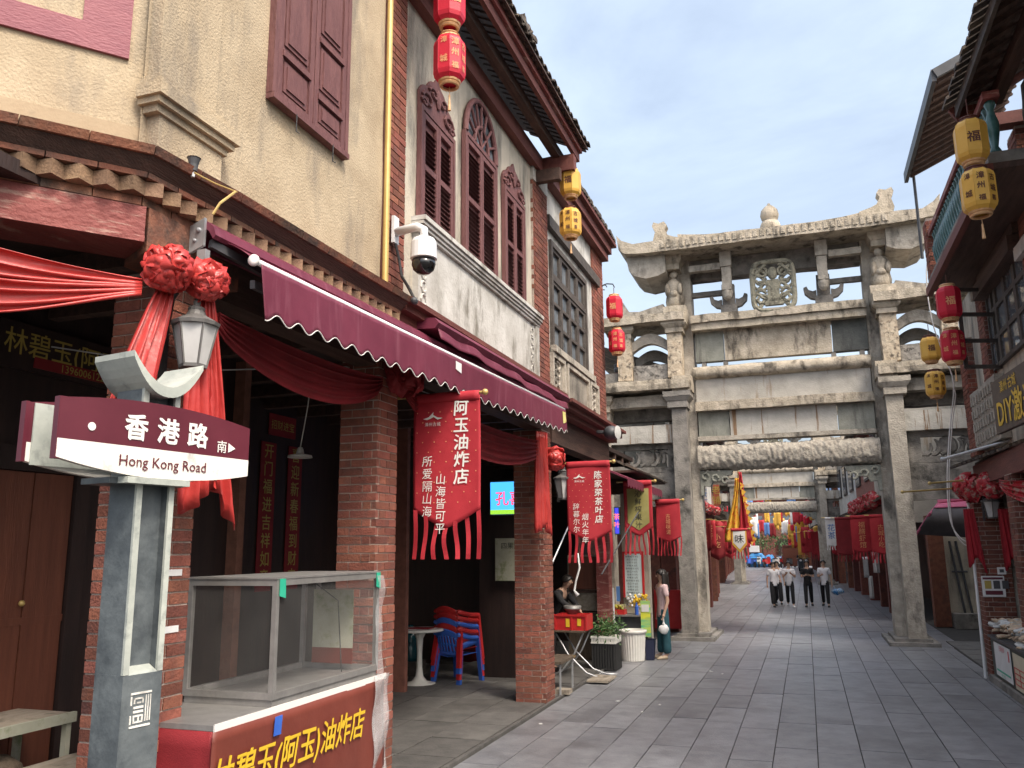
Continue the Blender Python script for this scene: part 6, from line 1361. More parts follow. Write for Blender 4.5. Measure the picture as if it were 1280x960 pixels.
t = thing('carton', 'white carton standing on the dark wooden shelf', 'carton', (sf.x, 14.5, 1.25)); MB().box(sf.x - .12, sf.x + .10, 14.4, 14.6, 1.252, 1.62).build('box', M['paper'], t)
bt = thing('water_jug', 'blue green water jug on a low stand behind the tulip table', 'jug', at_y(512, 815, 13)); bq = at_y(512, 815, 13); MB().lathe([(.16, 0), (.17, .05), (.17, .22), (.16, .25), (.17, .28), (.17, .42), (.08, .50), (.06, .56)], (bq.x, 13, .25), 18).build('bottle', M['jug'], bt, smooth=True); part('stand', M['greywood'], bt, (bq.x - .2, bq.x + .2, 12.8, 13.2, .012, .25))
# rough trestle and stool at the far left
tr = at_x(15, 880, -4.9); t = thing('side_table', 'weathered plank table with a pale leg at the lower left', 'table', (-5.0, 4.4, 0)); part('tabletop', M['plank'], t, (-5.2, -4.72, 3.75, 4.62, .97, 1.0)); part('edge_rail', M['paper_dim'], t, (-4.73, -4.70, 3.75, 4.64, .94, 1.003)); 
for yy in (3.8, 4.58): part('leg', M['paper_dim'], t, (-4.76, -4.72, yy, yy + .04, .012, .94)); part('leg', M['paper_dim'], t, (-5.18, -5.14, yy, yy + .04, .012, .94))
t = thing('stool', 'grey plank stool with chunky dark legs at the lower left', 'stool', (-4.5, 4.4, 0)); part('seat', M['plank'], t, (-4.72, -4.36, 4.22, 4.80, .70, .735), rough=.006)
for x, y in ((-4.68, 4.26), (-4.46, 4.26), (-4.68, 4.7), (-4.46, 4.7)): part('leg', M['plank_dark'], t, (x, x + .07, y, y + .07, .012, .70))
t = thing('barrel', 'round topped worn wooden block under the plank table', 'barrel', (-4.85, 4.25, 0)); MB().lathe([(.17, .012), (.19, .3), (.18, .62), (.14, .74), (.06, .80), (.0, .81)], (-4.88, 4.22, 0), 16).build('block', M['plank_dark'], t, smooth=True)

# ================================================================== IN FRONT OF THE TEA SHOP
tx0, tx1, ty0, ty1 = -3.98, -3.42, 13.35, 13.95
t = thing('folding_table', 'folding table on curved steel legs holding the red crate', 'table', (-3.7, 13.7, 0)); part('tabletop', M['plank_dark'], t, (tx0, tx1, ty0, ty1, .715, .74))
for y in (13.42, 13.88):
    MB().tube([(-3.92, y, .71), (-3.72, y, .38), (-3.42, y, .10), (-3.20, y, .03), (-3.02, y, .03)], .014, 8).build('leg', M['galv'], t, smooth=True); MB().tube([(-3.46, y + .02, .71), (-3.62, y + .02, .38), (-3.82, y + .02, .12), (-4.02, y + .02, .03)], .014, 8).build('leg', M['galv'], t, smooth=True)
MB().tube([(-3.28, 13.42, .05), (-3.28, 13.88, .05)], .01, 6).build('stretcher', M['galv'], t)
t = thing('crate', 'red plastic crate with printed panels on the folding table', 'crate', (-3.68, 13.65, .74)); b = MB(); Z = .742
for q in ((-3.93, -3.40, 13.42, 13.44, Z, Z + .24), (-3.93, -3.40, 13.82, 13.84, Z, Z + .24), (-3.93, -3.91, 13.44, 13.82, Z, Z + .24), (-3.42, -3.40, 13.44, 13.82, Z, Z + .24), (-3.91, -3.42, 13.44, 13.82, Z, Z + .02)): b.box(*q)
b.build('box', M['red_plastic'], t); part('print', M['gold'], t, (-3.74, -3.68, 13.412, 13.419, Z + .05, Z + .18)); part('print', M['gold'], t, (-3.55, -3.49, 13.412, 13.419, Z + .07, Z + .18))
b = MB(); 
for x in (-3.93, -3.66, -3.42): b.box(x, x + .025, 13.405, 13.42, Z, Z + .24)
b.box(-3.94, -3.39, 13.40, 13.42, Z + .215, Z + .245); b.build('rib', M['red_plastic'], t)
t = thing('bowl', 'stack of pale metal bowls on the red crate', 'bowl', (-3.68, 13.62, .98)); MB().lathe([(.07, 0), (.13, .08), (.15, .09), (.14, .10), (.15, .13), (.13, .14), (.02, .10)], (-3.68, 13.62, .975), 20).build('bowl', M['alu'], t, smooth=True)
t = thing('paper_bag', 'twisted white plastic bag hanging above the red crate', 'bag', (-3.7, 13.5, 1.4)); MB().tube([(-3.52, 13.45, 1.95), (-3.50, 13.45, 1.72), (-3.57, 13.46, 1.5), (-3.60, 13.46, 1.36), (-3.54, 13.46, 1.28)], [.012, .018, .016, .02, .035], 8).build('bag', M['paper'], t, smooth=True)
t = thing('foot_board', 'pale board under the foot of the folding table on the kerb', 'board', (-3.2, 13.2, 0)); MB().rbox(-3.32, -2.98, 13.0, 13.6, .027, .055, .006, .1).build('board', M['plank'], t)
t = thing('bench', 'low plank bench beside the third brick pier', 'bench', (-3.6, 12.1, 0)); part('seat', M['plank_dark'], t, (-3.75, -3.36, 11.75, 12.6, .44, .475)); 
for y in (11.85, 12.5): MB().tube([(-3.40, y, .44), (-3.40, y - .02, .012)], .016, 6).build('leg', M['galv'], t); MB().tube([(-3.7, y, .44), (-3.72, y, .012)], .016, 6).build('leg', M['galv'], t)
t = thing('brick_block', 'loose brick on the kerb at the bench foot', 'brick', (-3.38, 11.95, .03)); MB().rbox(-3.5, -3.28, 11.85, 12.05, .027, .09, .006, .06).build('block', M['plank'], t)
# planter on black crates
t = thing('crate', 'black slatted crate under the white planter on the pavement', 'crate', (-3.36, 14.6, 0)); b = MB()
for k in range(9): b.box(-3.56 + k * .046, -3.535 + k * .046, 14.36, 14.38, .014, .44)
for k in range(10): b.box(-3.165, -3.145, 14.38 + k * .046, 14.405 + k * .046, .014, .44)
b.box(-3.57, -3.15, 14.37, 14.40, .40, .44); b.box(-3.57, -3.15, 14.37, 14.4, .014, .05); b.box(-3.55, -3.17, 14.4, 14.85, .014, .42); b.build('slats', M['black_ink'], t)
t = thing('planter', 'white lattice planter crate full of bushy green leaves', 'planter', (-3.36, 14.6, .44)); b = MB()
for k in range(10): b.box(-3.56 + k * .042, -3.54 + k * .042, 14.35, 14.37, .445, .56)
b.box(-3.57, -3.14, 14.345, 14.375, .53, .565); b.box(-3.57, -3.14, 14.345, 14.375, .445, .465); b.box(-3.56, -3.15, 14.38, 14.85, .445, .55); b.build('crate', M['white_plastic'], t)
b = MB(); rr = random.Random(21)
for k in range(620):
    p = Vector((-3.33 + rr.gauss(0, .13), 14.6 + rr.gauss(0, .14), .66 + rr.gauss(0, .10))); 
    d = Vector((rr.gauss(0, 1), rr.gauss(0, 1), rr.gauss(.4, .8))).normalized(); s_ = d.cross(Vector((rr.gauss(0, 1), rr.gauss(0, 1), rr.gauss(0, 1)))).normalized(); l = rr.uniform(.025, .05)
    b.add([p, p + d * l + s_ * l * .35, p + d * l * 2, p + d * l - s_ * l * .35], [(0, 1, 2, 3)])
lv = b.build('foliage', M['leaf'], t); stuff(lv)
# white bin
bp = Vector((-3.14, 15.8, .0)); t = thing('bin', 'tall white ribbed plastic bin on the pavement', 'bin', bp); pr_ = []
def binf(u, v):
    a = u * 2 * PI; r = (.20 + .035 * v) * (1 + .02 * math.cos(a * 28)); return bp + Vector((r * math.cos(a), r * math.sin(a), .01 + .50 * v))
MB().grid(binf, 112, 2).build('body', M['white_plastic'], t); MB().lathe([(.235, .49), (.26, .50), (.26, .545), (.235, .55), (.22, .54), (.22, .45), (.2, .05)], bp, 28, caps=False).build('rim', M['white_plastic'], t, smooth=True)
t = thing('bucket', 'small navy plastic bucket behind the white bin', 'bucket', (-2.86, 16.1, 0)); MB().lathe([(.10, .003), (.13, .36), (.14, .37), (.12, .36), (.09, .02)], (-2.86, 16.0, 0), 4, PI / 4).build('tub', M['navy'], t)
sgx = at_y(806, 762, 16.0); t = thing('standing_sign', 'green and yellow standing placard next to the white bin', 'placard', (sgx.x, 16.0, 0)); part('sheet', M['placard'], t, (sgx.x - .09, sgx.x + .09, 16.05, 16.07, .40, 1.05)); part('print', M['paper'], t, (sgx.x - .07, sgx.x + .07, 16.04, 16.048, .85, .98)); part('support', M['greywood'], t, (sgx.x - .02, sgx.x + .02, 16.08, 16.1, .0, .9))
# juice stall: table, fruit, jars, flowers
t = thing('stall_table', 'steel topped stall table with fruit and bottles under the menu board', 'table', (-3.3, 16.5, 0)); part('tabletop', M['alu'], t, (-3.75, -2.95, 16.25, 16.9, .74, .77)); part('front', M['dark_metal'], t, (-3.7, -3.05, 16.32, 16.36, .1, .73))
for x, y in ((-3.7, 16.3), (-3.0, 16.3), (-3.7, 16.85), (-3.0, 16.85)): part('leg', M['galv'], t, (x, x + .03, y, y + .03, .012, .74))
t = thing('fruit_box', 'red box heaped with yellow green fruit on the stall table', 'box', (-3.5, 16.4, .77)); part('box', M['red_plastic'], t, (-3.68, -3.38, 16.3, 16.55, .772, .86)); rr = random.Random(3); b = MB()
for k in range(26): b.ball((-3.65 + .25 * rr.random(), 16.33 + .2 * rr.random(), .87 + .06 * rr.random()), .032, 8, 5)
b.build('fruit', M['fruit'], t, smooth=True)
t = thing('flowers', 'bunch of yellow and white flowers in wraps on the stall table', 'flowers', (-3.2, 16.5, .77)); b = MB(); b2_ = MB()
for k in range(60):
    p = Vector((-3.33 + .36 * rr.random(), 16.4 + .2 * rr.random(), .90 + .24 * rr.random())); (b if k % 3 else b2_).ball(p, .022 + .012 * rr.random(), 6, 4)
b.build('yellow_heads', M['gold'], t); b2_.build('white_heads', M['paper'], t); MB().lathe([(.03, .772), (.10, .95)], (-3.45, 16.45, 0), 8).lathe([(.05, .772), (.06, .95)], (-3.10, 16.4, 0), 10).build('wrap', M['film'], t)
b = MB(); b.lathe([(.035, .772), (.035, .92), (.015, .96), (.015, 1.0)], (-3.15, 16.34, 0), 10); t = thing('bottle', 'blue bottle standing at the stall edge', 'bottle', (-3.15, 16.34, .77)); b.build('glass', M['blue_plastic'], t)
mb0, mb1 = at_y(779, 692, 16.75), at_y(805, 747, 16.75); t = thing('menu_board', 'pale blue menu board in a red frame above the juice stall', 'menu board', mb0); part('panel', M['menu'], t, (mb0.x + .02, mb1.x - .02, 16.75, 16.77, mb1.z, mb0.z)); part('frame', M['red_plastic'], t, (mb0.x - .02, mb0.x + .02, 16.74, 16.78, mb1.z, mb0.z + .04), (mb1.x - .02, mb1.x + .02, 16.74, 16.78, mb1.z, mb0.z + .04), (mb0.x, mb1.x, 16.742, 16.778, mb0.z, mb0.z + .04))
for k in range(13): letters(t, ['鲜榨橙汁 8元', '西瓜汁 6元', '甘蔗汁 5元', '柠檬水 6元'][k % 4], (mb0.x + .17, 16.748, mb0.z - .06 - k * .058), (1, 0, 0), UP, .045, M['black_ink'], lift=.002)
t = thing('post', 'stone door post carrying the menu board of the juice stall', 'post', (-3.3, 17, 0)); part('shaft', M['stucco_grey'], t, (-3.50, -2.98, 16.85, 17.1, 0, 3.1)); part('lintel', M['darkwood'], t, (-5.2, -2.95, 16.9, 17.15, 3.1, 3.4))
for nm, lb, px, py0, py1, wpx, m in (('notice', 'white notice strip on the pier by the folding table', 764, 735, 790, 4, 'paper'), ('notice', 'small blue and white notice on the pier by the stall', 769, 733, 752, 5, 'sky_blue')):
    a, c = at_y(px, py0, 15.0), at_y(px + wpx, py1, 15.0); t = thing(nm, lb, 'notice', a); part('sheet', M[m], t, (a.x, c.x, 15.08 - .0, 15.086, c.z, a.z))
t = thing('neon_sign', 'narrow green edged coloured light sign behind the olive banner', 'sign', at_y(771, 655, 15.05)); a, c = at_y(767, 634, 15.05), at_y(775, 668, 15.05); part('box', M['tag_green'], t, (a.x, c.x, 15.06, 15.1, c.z, a.z)); part('panel', M['neon'], t, (a.x + .015, c.x - .015, 15.052, 15.058, c.z + .015, a.z - .015)); letters(t, '茶叶', ((a.x + c.x) / 2, 15.05, (a.z + c.z) / 2), (1, 0, 0), UP, .12, M['neon_red'], vert=True, step=1.2)
t = thing('cupboard', 'brown wooden cupboard behind the red crate', 'cupboard', (-3.9, 15.5, 0)); part('carcass', M['plank'], t, (-4.25, -3.68, 15.45, 15.9, .9, 1.9)); part('door', M['door'], t, (-4.22, -3.70, 15.42, 15.449, 1.28, 1.87)); part('shelf', M['darkwood'], t, (-4.25, -3.66, 15.40, 15.9, 1.22, 1.27)); part('base', M['plank_dark'], t, (-4.25, -3.68, 15.45, 15.9, .012, .88))
t = thing('red_boxes', 'red shop box inside the doorway by the left leg of the archway', 'box', (-3.1, 21.0, 0)); part('box', M['red_plastic'], t, (-3.6, -2.95, 20.97, 21.15, .1, 1.0))
for s in (-1, 1):
    a = at_y(683 if s < 0 else 752, 720 if s < 0 else 718, 11.4 if s < 0 else 13.2); c = at_y(712 if s < 0 else 798, 655 if s < 0 else 640, 12.2 if s < 0 else 14.0)
    t = thing('strut', ['thin steel strut running up from the third brick pier', 'thin dark strut crossing before the olive banner'][s > 0], 'strut', a); MB().tube([a, c], .012, 6).build('rod', M['galv'] if s < 0 else M['dark_metal'], t)
aw2 = thing('awning', 'narrow dark maroon awning edge over the olive banner', 'awning', at_y(785, 605, 14)); p_, q_ = at_y(763, 590, 13.2), at_y(806, 617, 14.0)
MB().prism([(-3.3, 13.2, 3.40), (-3.3, 16.6, 3.40), (-2.62, 16.6, 3.10), (-2.62, 13.2, 3.10)], (0, 0, .03)).build('canopy', M['awning'], aw2); b = MB(); b.grid(lambda u, v: Vector((-2.61, 13.2 + 3.4 * u, 3.11 - v * (.12 + .02 * math.cos(u * 90)))), 120, 3); b.build('valance', M['awning'], aw2, thick=.004)
t = thing('tile_roof', 'small tumble of old tiles over the tea shop before the archway', 'roof', (-3.4, 16.5, 3.4)); b = MB(); rr = random.Random(17)
for k in range(22):
    for q in range(4): x = -3.85 + .24 * q; b.beam((x + rr.uniform(-.02, .02), 15.55 + k * .16, 3.86 - .10 * q + rr.uniform(0, .03)), (x + .27, 15.55 + k * .16, 3.74 - .10 * q), .15, .03)
stuff(b.build('tile', M['rooftile'], t)); part('deck', M['darkwood'], t, (-4.4, -2.9, 15.5, 19.0, 3.41, 3.45))
# pigeon
pg = at_y(771, 463, 19.75); t = thing('pigeon', 'dark pigeon perched on the left side bay of the archway', 'pigeon', pg); b = MB(); b.ball(pg + Vector((0, 0, .01)), (.075, .10, .07), 10, 8); b.ball(pg + Vector((-.02, -.03, .12)), (.035, .04, .042), 8, 6); b.tube([pg + Vector((-.01, -.02, .04)), pg + Vector((-.02, -.03, .11))], .035, 8); b.tube([pg + Vector((-.04, -.05, .115)), pg + Vector((-.075, -.06, .108))], [.012, .003], 5); b.tube([pg + Vector((.05, .05, -.01)), pg + Vector((.15, .08, -.07))], [.05, .02], 6); b.build('body', M['dark_metal'], t, smooth=True); MB().tube([pg + Vector((-.02, 0, -.05)), pg + Vector((-.02, 0, -.11))], .006, 5).build('leg', M['red_ink'], t); MB().tube([pg + Vector((.02, 0, -.05)), pg + Vector((.02, 0, -.11))], .006, 5).build('leg', M['red_ink'], t)

# ================================================================== RIGHT HAND SIDE
rca = at_y(1213, 610, 14.9); rcb = at_y(1240, 606, 14.4); rcc = at_y(1275, 610, 12.9)
t = thing('rosette', 'red and cream rosette at the street end of the right hand pier', 'rosette', rca); rosette(t, rca, .21, M['silk_two_tone'], 'knot', 44, seed=11, facing=(-1, -1, 0))
t = thing('rosette', 'red and cream rosette directly over the right hand wall lamp', 'rosette', rcb); rosette(t, rcb, .19, M['silk_two_tone'], 'knot', 40, seed=12, facing=(-1, -1, 0))
t = thing('swag', 'red and cream swag at the right edge under the tiled eave', 'swag', rcc); swag(t, rcc + Vector((-.22, 0, .12)), rcc + Vector((.9, -1.4, .12)), .10, .30, M['silk_two_tone'], 4, .025, (-1, -.4, 0), 'cloth')
da, db = at_y(1210, 636, 14.95), at_y(1222, 705, 14.95); t = thing('drape', 'dark red satin length hanging left of the right hand pier', 'drape', da); drape(t, da, db, (1, -.1, 0), .14, .26, 4, .025, M['flag_red'], 'cloth', out=(0, -1, 0), jag=.10)
da, db = at_y(1254, 636, 14.6), at_y(1268, 708, 14.6); t = thing('drape', 'dark red satin length hanging right of the right hand wall lamp', 'drape', da); drape(t, da, db, (1, -.1, 0), .16, .26, 4, .025, M['flag_red'], 'cloth', out=(0, -1, 0), jag=.12)
for k, (p, q, lb) in enumerate((((1178, 574), (1300, 540), 'long pale steel pole under the signboard on the right'), ((1162, 604), (1235, 598), 'upper brass banner pole reaching out from the right hand pier'), ((1128, 615), (1200, 610), 'lower brass banner pole reaching out from the right hand pier'))):
    a, c = at_y(*p, 14.4), at_y(*q, (12.6, 15.0, 15.2)[k]); t = thing('pole', lb, 'pole', a); MB().tube([a, c], .022 if k == 0 else .014, 8).build('rod', M['galv'] if k == 0 else M['brass'], t); MB().ball(a, .035 if k == 0 else .028, 10, 6).build('knob', M['galv'] if k == 0 else M['brass'], t, smooth=True)
t = thing('cable', 'pair of white cables sagging past the lanterns on the right', 'cable', at_y(1163, 340, 15)); pts = [(1168, 275), (1158, 340), (1165, 400), (1180, 445), (1192, 480), (1187, 540), (1184, 600), (1188, 650), (1200, 672), (1212, 678)]
def smooth_pts(P, n=4):
    out = []
    for i in range(len(P) - 1):
        p0, p1, p2, p3 = P[max(i - 1, 0)], P[i], P[i + 1], P[min(i + 2, len(P) - 1)]
        for k in range(n):
            s = k / n; out.append(tuple(.5 * (2 * p1[j] + (p2[j] - p0[j]) * s + (2 * p0[j] - 5 * p1[j] + 4 * p2[j] - p3[j]) * s * s + (3 * p1[j] - p0[j] - 3 * p2[j] + p3[j]) * s ** 3) for j in range(2)))
    return out + [P[-1]]
pts = smooth_pts(pts)
MB().tube([at_y(*p, 15.2) for p in pts], .010, 6).build('wire', M['white_trim'], t, smooth=True); MB().tube([at_y(x + (2.5 if y > 480 else 0), y + (6 if y > 600 else 0), 15.25) for x, y in pts], .009, 6).build('wire', M['white_trim'], t, smooth=True)
t = thing('poster', 'white and maroon notice sheet stuck on the right hand pier', 'poster', at_y(1242, 732, 14.98)); a, c = at_y(1226, 720, 14.975), at_y(1258, 746, 14.975); part('sheet', M['paper'], t, (a.x, c.x, 14.975, 14.982, c.z, a.z)); part('print', M['sign_maroon'], t, (a.x + .04, c.x - .04, 14.968, 14.974, c.z + .03, c.z + .09)); part('print', M['sign_maroon'], t, (a.x + .02, c.x - .02, 14.968, 14.974, a.z - .05, a.z - .02))
for k in range(3): part('picture', [M['gold_dim'], M['dark_metal'], M['dark_metal']][k], t, (a.x + .04 + k * .12, a.x + .13 + k * .12, 14.968, 14.974, c.z + .12, a.z - .07))
t = thing('notice', 'small framed notice above the white sheet on the right hand pier', 'notice', at_y(1250, 714, 14.98)); a, c = at_y(1246, 709, 14.975), at_y(1258, 718, 14.975); part('sheet', M['paper'], t, (a.x, c.x, 14.97, 14.978, c.z, a.z)); part('print', M['dark_metal'], t, (a.x + .03, c.x - .03, 14.964, 14.969, c.z + .03, a.z - .03))
# stall box with its payment placard (code left blank) and a heap of packed snacks
sx = 2.50; t = thing('stall_box', 'dark green stall box at the lower right edge', 'stall', (2.8, 13.6, 0)); part('box', M['stall_green'], t, (sx + .02, 3.2, 11.6, 14.75, .10, .66)); part('top', M['dark_metal'], t, (sx - .01, 3.2, 11.55, 14.8, .66, .69)); part('kick_plate', M['stone_dark'], t, (sx - .03, 3.2, 11.6, 14.9, 0, .10))
t = thing('payment_sign', 'white placard with coloured headings on the front of the dark green stall box', 'placard', (sx, 14, .4)); part('sheet', M['paper'], t, (sx + .002, sx + .012, 13.42, 14.45, .16, .62)); letters(t, '扫码点单', (sx - .001, 13.9, .565), (0, -1, 0), UP, .085, M['red_ink']); part('stripe', M['tag_green'], t, (sx - .002, sx + .001, 13.5, 14.38, .23, .255)); part('stamp', M['red_ink'], t, (sx - .002, sx + .001, 13.48, 13.53, .44, .58)); letters(t, '微信 支付宝', (sx - .001, 13.95, .195), (0, -1, 0), UP, .05, M['tag_green'])
t = thing('payment_sign', 'cream placard with a red grid at the very right edge of the stall box', 'placard', (sx, 12.8, .4)); part('sheet', M['paper_cream'], t, (sx + .002, sx + .012, 12.0, 13.25, .14, .60)); part('grid', M['red_ink'], t, *[(sx - .002, sx + .001, 12.3 + k * .3, 12.32 + k * .3, .2, .42) for k in range(4)], *[(sx - .003, sx + .0, 12.3, 13.2, .2 + k * .07, .212 + k * .07) for k in range(4)])
b = MB(); rr = random.Random(31)
for k in range(120):
    c = Vector((2.55 + rr.uniform(0, .40), 12.6 + rr.uniform(0, 2.05), .69)); r_, q = k % 3, rr.uniform(.030, .048); z = .725 + .062 * rr.choice((0, 1, 2, 3, 3)); 
    pc = thing('snack_bag', 'clear bag of pale dried snacks heaped on the stall box', 'bag', (c.x, c.y, z), 'snack bags on the right hand stall')
    d = Vector((.085, rr.uniform(-.05, .05), rr.uniform(-.02, .03))); m_ = MB(); n_ = Vector((-d.y, d.x, 0)).normalized()
    def bg_(u, v):
        a = v * 2 * PI; w2 = math.sin(PI * (.08 + .84 * u)) ** .6; p = Vector((c.x, c.y, z)) + d * (u * 2 - 1) + n_ * math.cos(a) * q * w2 + UP * math.sin(a) * q * .75 * w2
        return p + nv(p, 18, .02)
    m_.grid(bg_, 7, 7); m_.build('bag', M['snack'] if k % 4 else M['film_solid'], pc, smooth=True)
# pink and grey awning in the yard
um = thing('awning', 'pink and grey folding awning over the yard right of the archway', 'awning', (3, 22, 2.6)); U0, U1, U2, U3 = at_y(1145, 668, 22), at_y(1172, 630, 23), at_y(1215, 626, 23), at_y(1215, 672, 22)
MB().grid(lambda u, v: (U1.lerp(U2, u)).lerp(U0.lerp(U3, u), v) + Vector((0, -.5 * math.sin(v * PI), .10 * math.sin(v * PI))), 12, 10).build('canopy', M['grey_cloth'], um, smooth=True, thick=.01); MB().tube([U1 + Vector((0, -.05, .03)), U2 + Vector((0, -.05, .05))], .07, 8).tube([U1 + Vector((0, -.1, 0)), U1.lerp(U0, .5) + Vector((0, -.55, .1)), U0 + Vector((0, -.05, 0))], .03, 6).build('pink_edge', M['pink_cloth'], um); MB().grid(lambda u, v: (U1.lerp(U2, u)).lerp(U0.lerp(U3, u), v * .30) + Vector((0, -.5 * math.sin(v * .30 * PI) - .03, .10 * math.sin(v * .3 * PI) + .02)), 12, 4).build('pink_panel', M['pink_cloth'], um, smooth=True, thick=.008)
# ================================================================== THE FAR STREET
rr = random.Random(77)
def scooter(label, loc, yaw, m, group):
    t = thing('scooter', label, 'scooter', (0, 0, 0), group)
    for y in (-.62, .62): b = MB(); b.lathe([(.12, -.05), (.24, -.05), (.27, 0), (.24, .05), (.12, .05)], (0, y, .27), 14, ax=(1, 0, 0)); b.build('wheel', M['black_ink'], t)
    b = MB(); b.prism([(-.13, -.45, .35), (-.13, .35, .32), (-.13, .75, .55), (-.13, .7, .78), (-.13, .1, .74), (-.13, .0, .42), (-.13, -.3, .42)], (.26, 0, 0)); b.prism([(-.17, -.38, .35), (-.17, -.48, .95), (-.17, -.58, .95), (-.17, -.52, .35)], (.34, 0, 0)); b.build('body', m, t)
    MB().obox((0, .4, .80), (.13, 0, 0), (0, .36, .02), (0, 0, .04)).build('seat', M['black_ink'], t); MB().tube([(0, -.62, .30), (0, -.5, 1.0)], .03, 6).tube([(-.32, -.42, 1.03), (0, -.5, 1.0), (.32, -.42, 1.03)], .02, 6).build('handlebar', M['dark_metal'], t); MB().ball((0, -.58, .90), (.09, .05, .07), 8, 6).build('headlight', M['paper'], t)
    t.location = loc; t.rotation_euler = (0, 0, yaw); return t
cols = ['blue_plastic', 'white_plastic', 'red_plastic', 'dark_metal', 'sky_blue', 'tag_green']
for k in range(16): _c = rr.randrange(6); scooter('parked ' + ['blue', 'white', 'red', 'dark grey', 'pale blue', 'green'][_c] + ' scooter in the ' + ('front' if k < 8 else 'rear') + ' row at the far end of the street', (-5.6 + (k % 8) * .72 + rr.uniform(-.2, .2), 82.5 + (k // 8) * 3.6 + rr.uniform(-.6, .6), 0), PI + rr.uniform(-.5, .5), M[cols[_c]], 'scooters at the far end of the street')
cv = thing('covered_scooter', 'blue sheeted load beside the parked scooters at the far end of the street', 'sheeted load', (-4.6, 84.5, 0)); b = MB(); b.ball((-4.6, 84.5, .6), (.95, .7, .72), 26, 14); b.ball((-3.5, 84.6, .5), (.7, .6, .6), 22, 12)
for k in range(len(b.v)): b.v[k] += nv(b.v[k], 2.6, .3) + nv(b.v[k], 7, .10); b.v[k].z = max(.02, b.v[k].z)
b.build('sheet', M['blue_sheet'], cv, smooth=True); part('white_box', M['paper'], cv, (-5.2, -4.3, 84.3, 84.9, 1.4, 2.0))
for k in range(6):   # trees closing the view
    x, y = -8.5 + k * 1.9, 97 + rr.uniform(0, 4); t = thing('tree', 'dark green street tree among the scooters at the end of the street', 'tree', (x, y, 0), 'trees at the far end of the street'); MB().tube([(x, y, 0), (x + .1, y, 1.2), (x, y, 2.6)], [.14, .1, .05], 6).build('trunk', M['darkwood'], t); b = MB()
    for q in range(260):
        p = Vector((x + rr.gauss(0, .75), y + rr.gauss(0, .75), 2.5 + rr.gauss(0, .6))); d = Vector((rr.gauss(0, 1), rr.gauss(0, 1), rr.gauss(0, 1))).normalized(); s_ = d.cross(Vector((.3, .2, 1))).normalized(); l = .16; b.add([p, p + d * l + s_ * l * .5, p + d * l * 2, p + d * l - s_ * l * .5], [(0, 1, 2, 3)])
    b.build('crown', M['leaf'], t)
# strings of small flags and lanterns over the far street
for k in range(60):
    y = rr.uniform(52, 96); lx, rx = -4.6 - (y - 50) * .05, 1.3 - (y - 50) * .04; sd_ = rr.random(); x = lx + rr.uniform(.1, 1.2) if sd_ < .5 else rx - rr.uniform(.1, 1.2); z = rr.uniform(2.6, 5.0); red = rr.random() < .6
    t = thing('lantern', 'small red lantern among the many hung over the far street' if red else 'small yellow lantern among the many hung over the far street', 'lantern', (x, y, z), 'red lanterns over the far street' if red else 'yellow lanterns over the far street')
    MB().lathe([(.10, -.62), (.2, -.52), (.2, -.14), (.10, -.04)], (x, y, z), 8).build('body', M['lantern_red'] if red else M['lantern_yellow'], t); MB().tube([(x, y, z), (x, y, z + .6)], .012, 4).build('cord', M['lantern_brown'], t)
for k in range(84):
    y = rr.uniform(50, 92) if k < 30 else rr.uniform(62, 97); lx, rx = -4.3 - (y - 50) * .05, 1.2 - (y - 50) * .04; left = k % 2; x = (lx + rr.uniform(.2, .9) if left else rx - rr.uniform(.5, 1.6)) if k < 46 else rr.uniform(lx + .4, rx - .6); z = rr.uniform(2.8, 3.9) if k < 46 else rr.uniform(3.6, 6.6); m = ['flag_red', 'flag_red', 'flag_dark', 'lantern_yellow', 'paper', 'sky_blue', 'flag_gold'][rr.randrange(7)]
    t = thing('street_pennant', {'flag_red': 'red', 'flag_dark': 'dark red', 'lantern_yellow': 'yellow', 'paper': 'white', 'sky_blue': 'blue', 'flag_gold': 'gold'}[m] + ' cloth pennant ' + ('hanging over a shop front' if k < 46 else 'strung across between the roofs') + ' in the far street', 'pennant', (x, y, z), {'flag_red': 'red', 'flag_dark': 'dark red', 'lantern_yellow': 'yellow', 'paper': 'white', 'sky_blue': 'blue', 'flag_gold': 'gold'}[m] + ' pennants in the far street')
    MB().grid(lambda u, v: Vector((x + .5 * u, y + .04 * math.sin(u * 7), z - v * (1.1 + .1 * math.sin(u * 9)))), 6, 5).build('cloth', M[m], t, smooth=True, thick=.01)
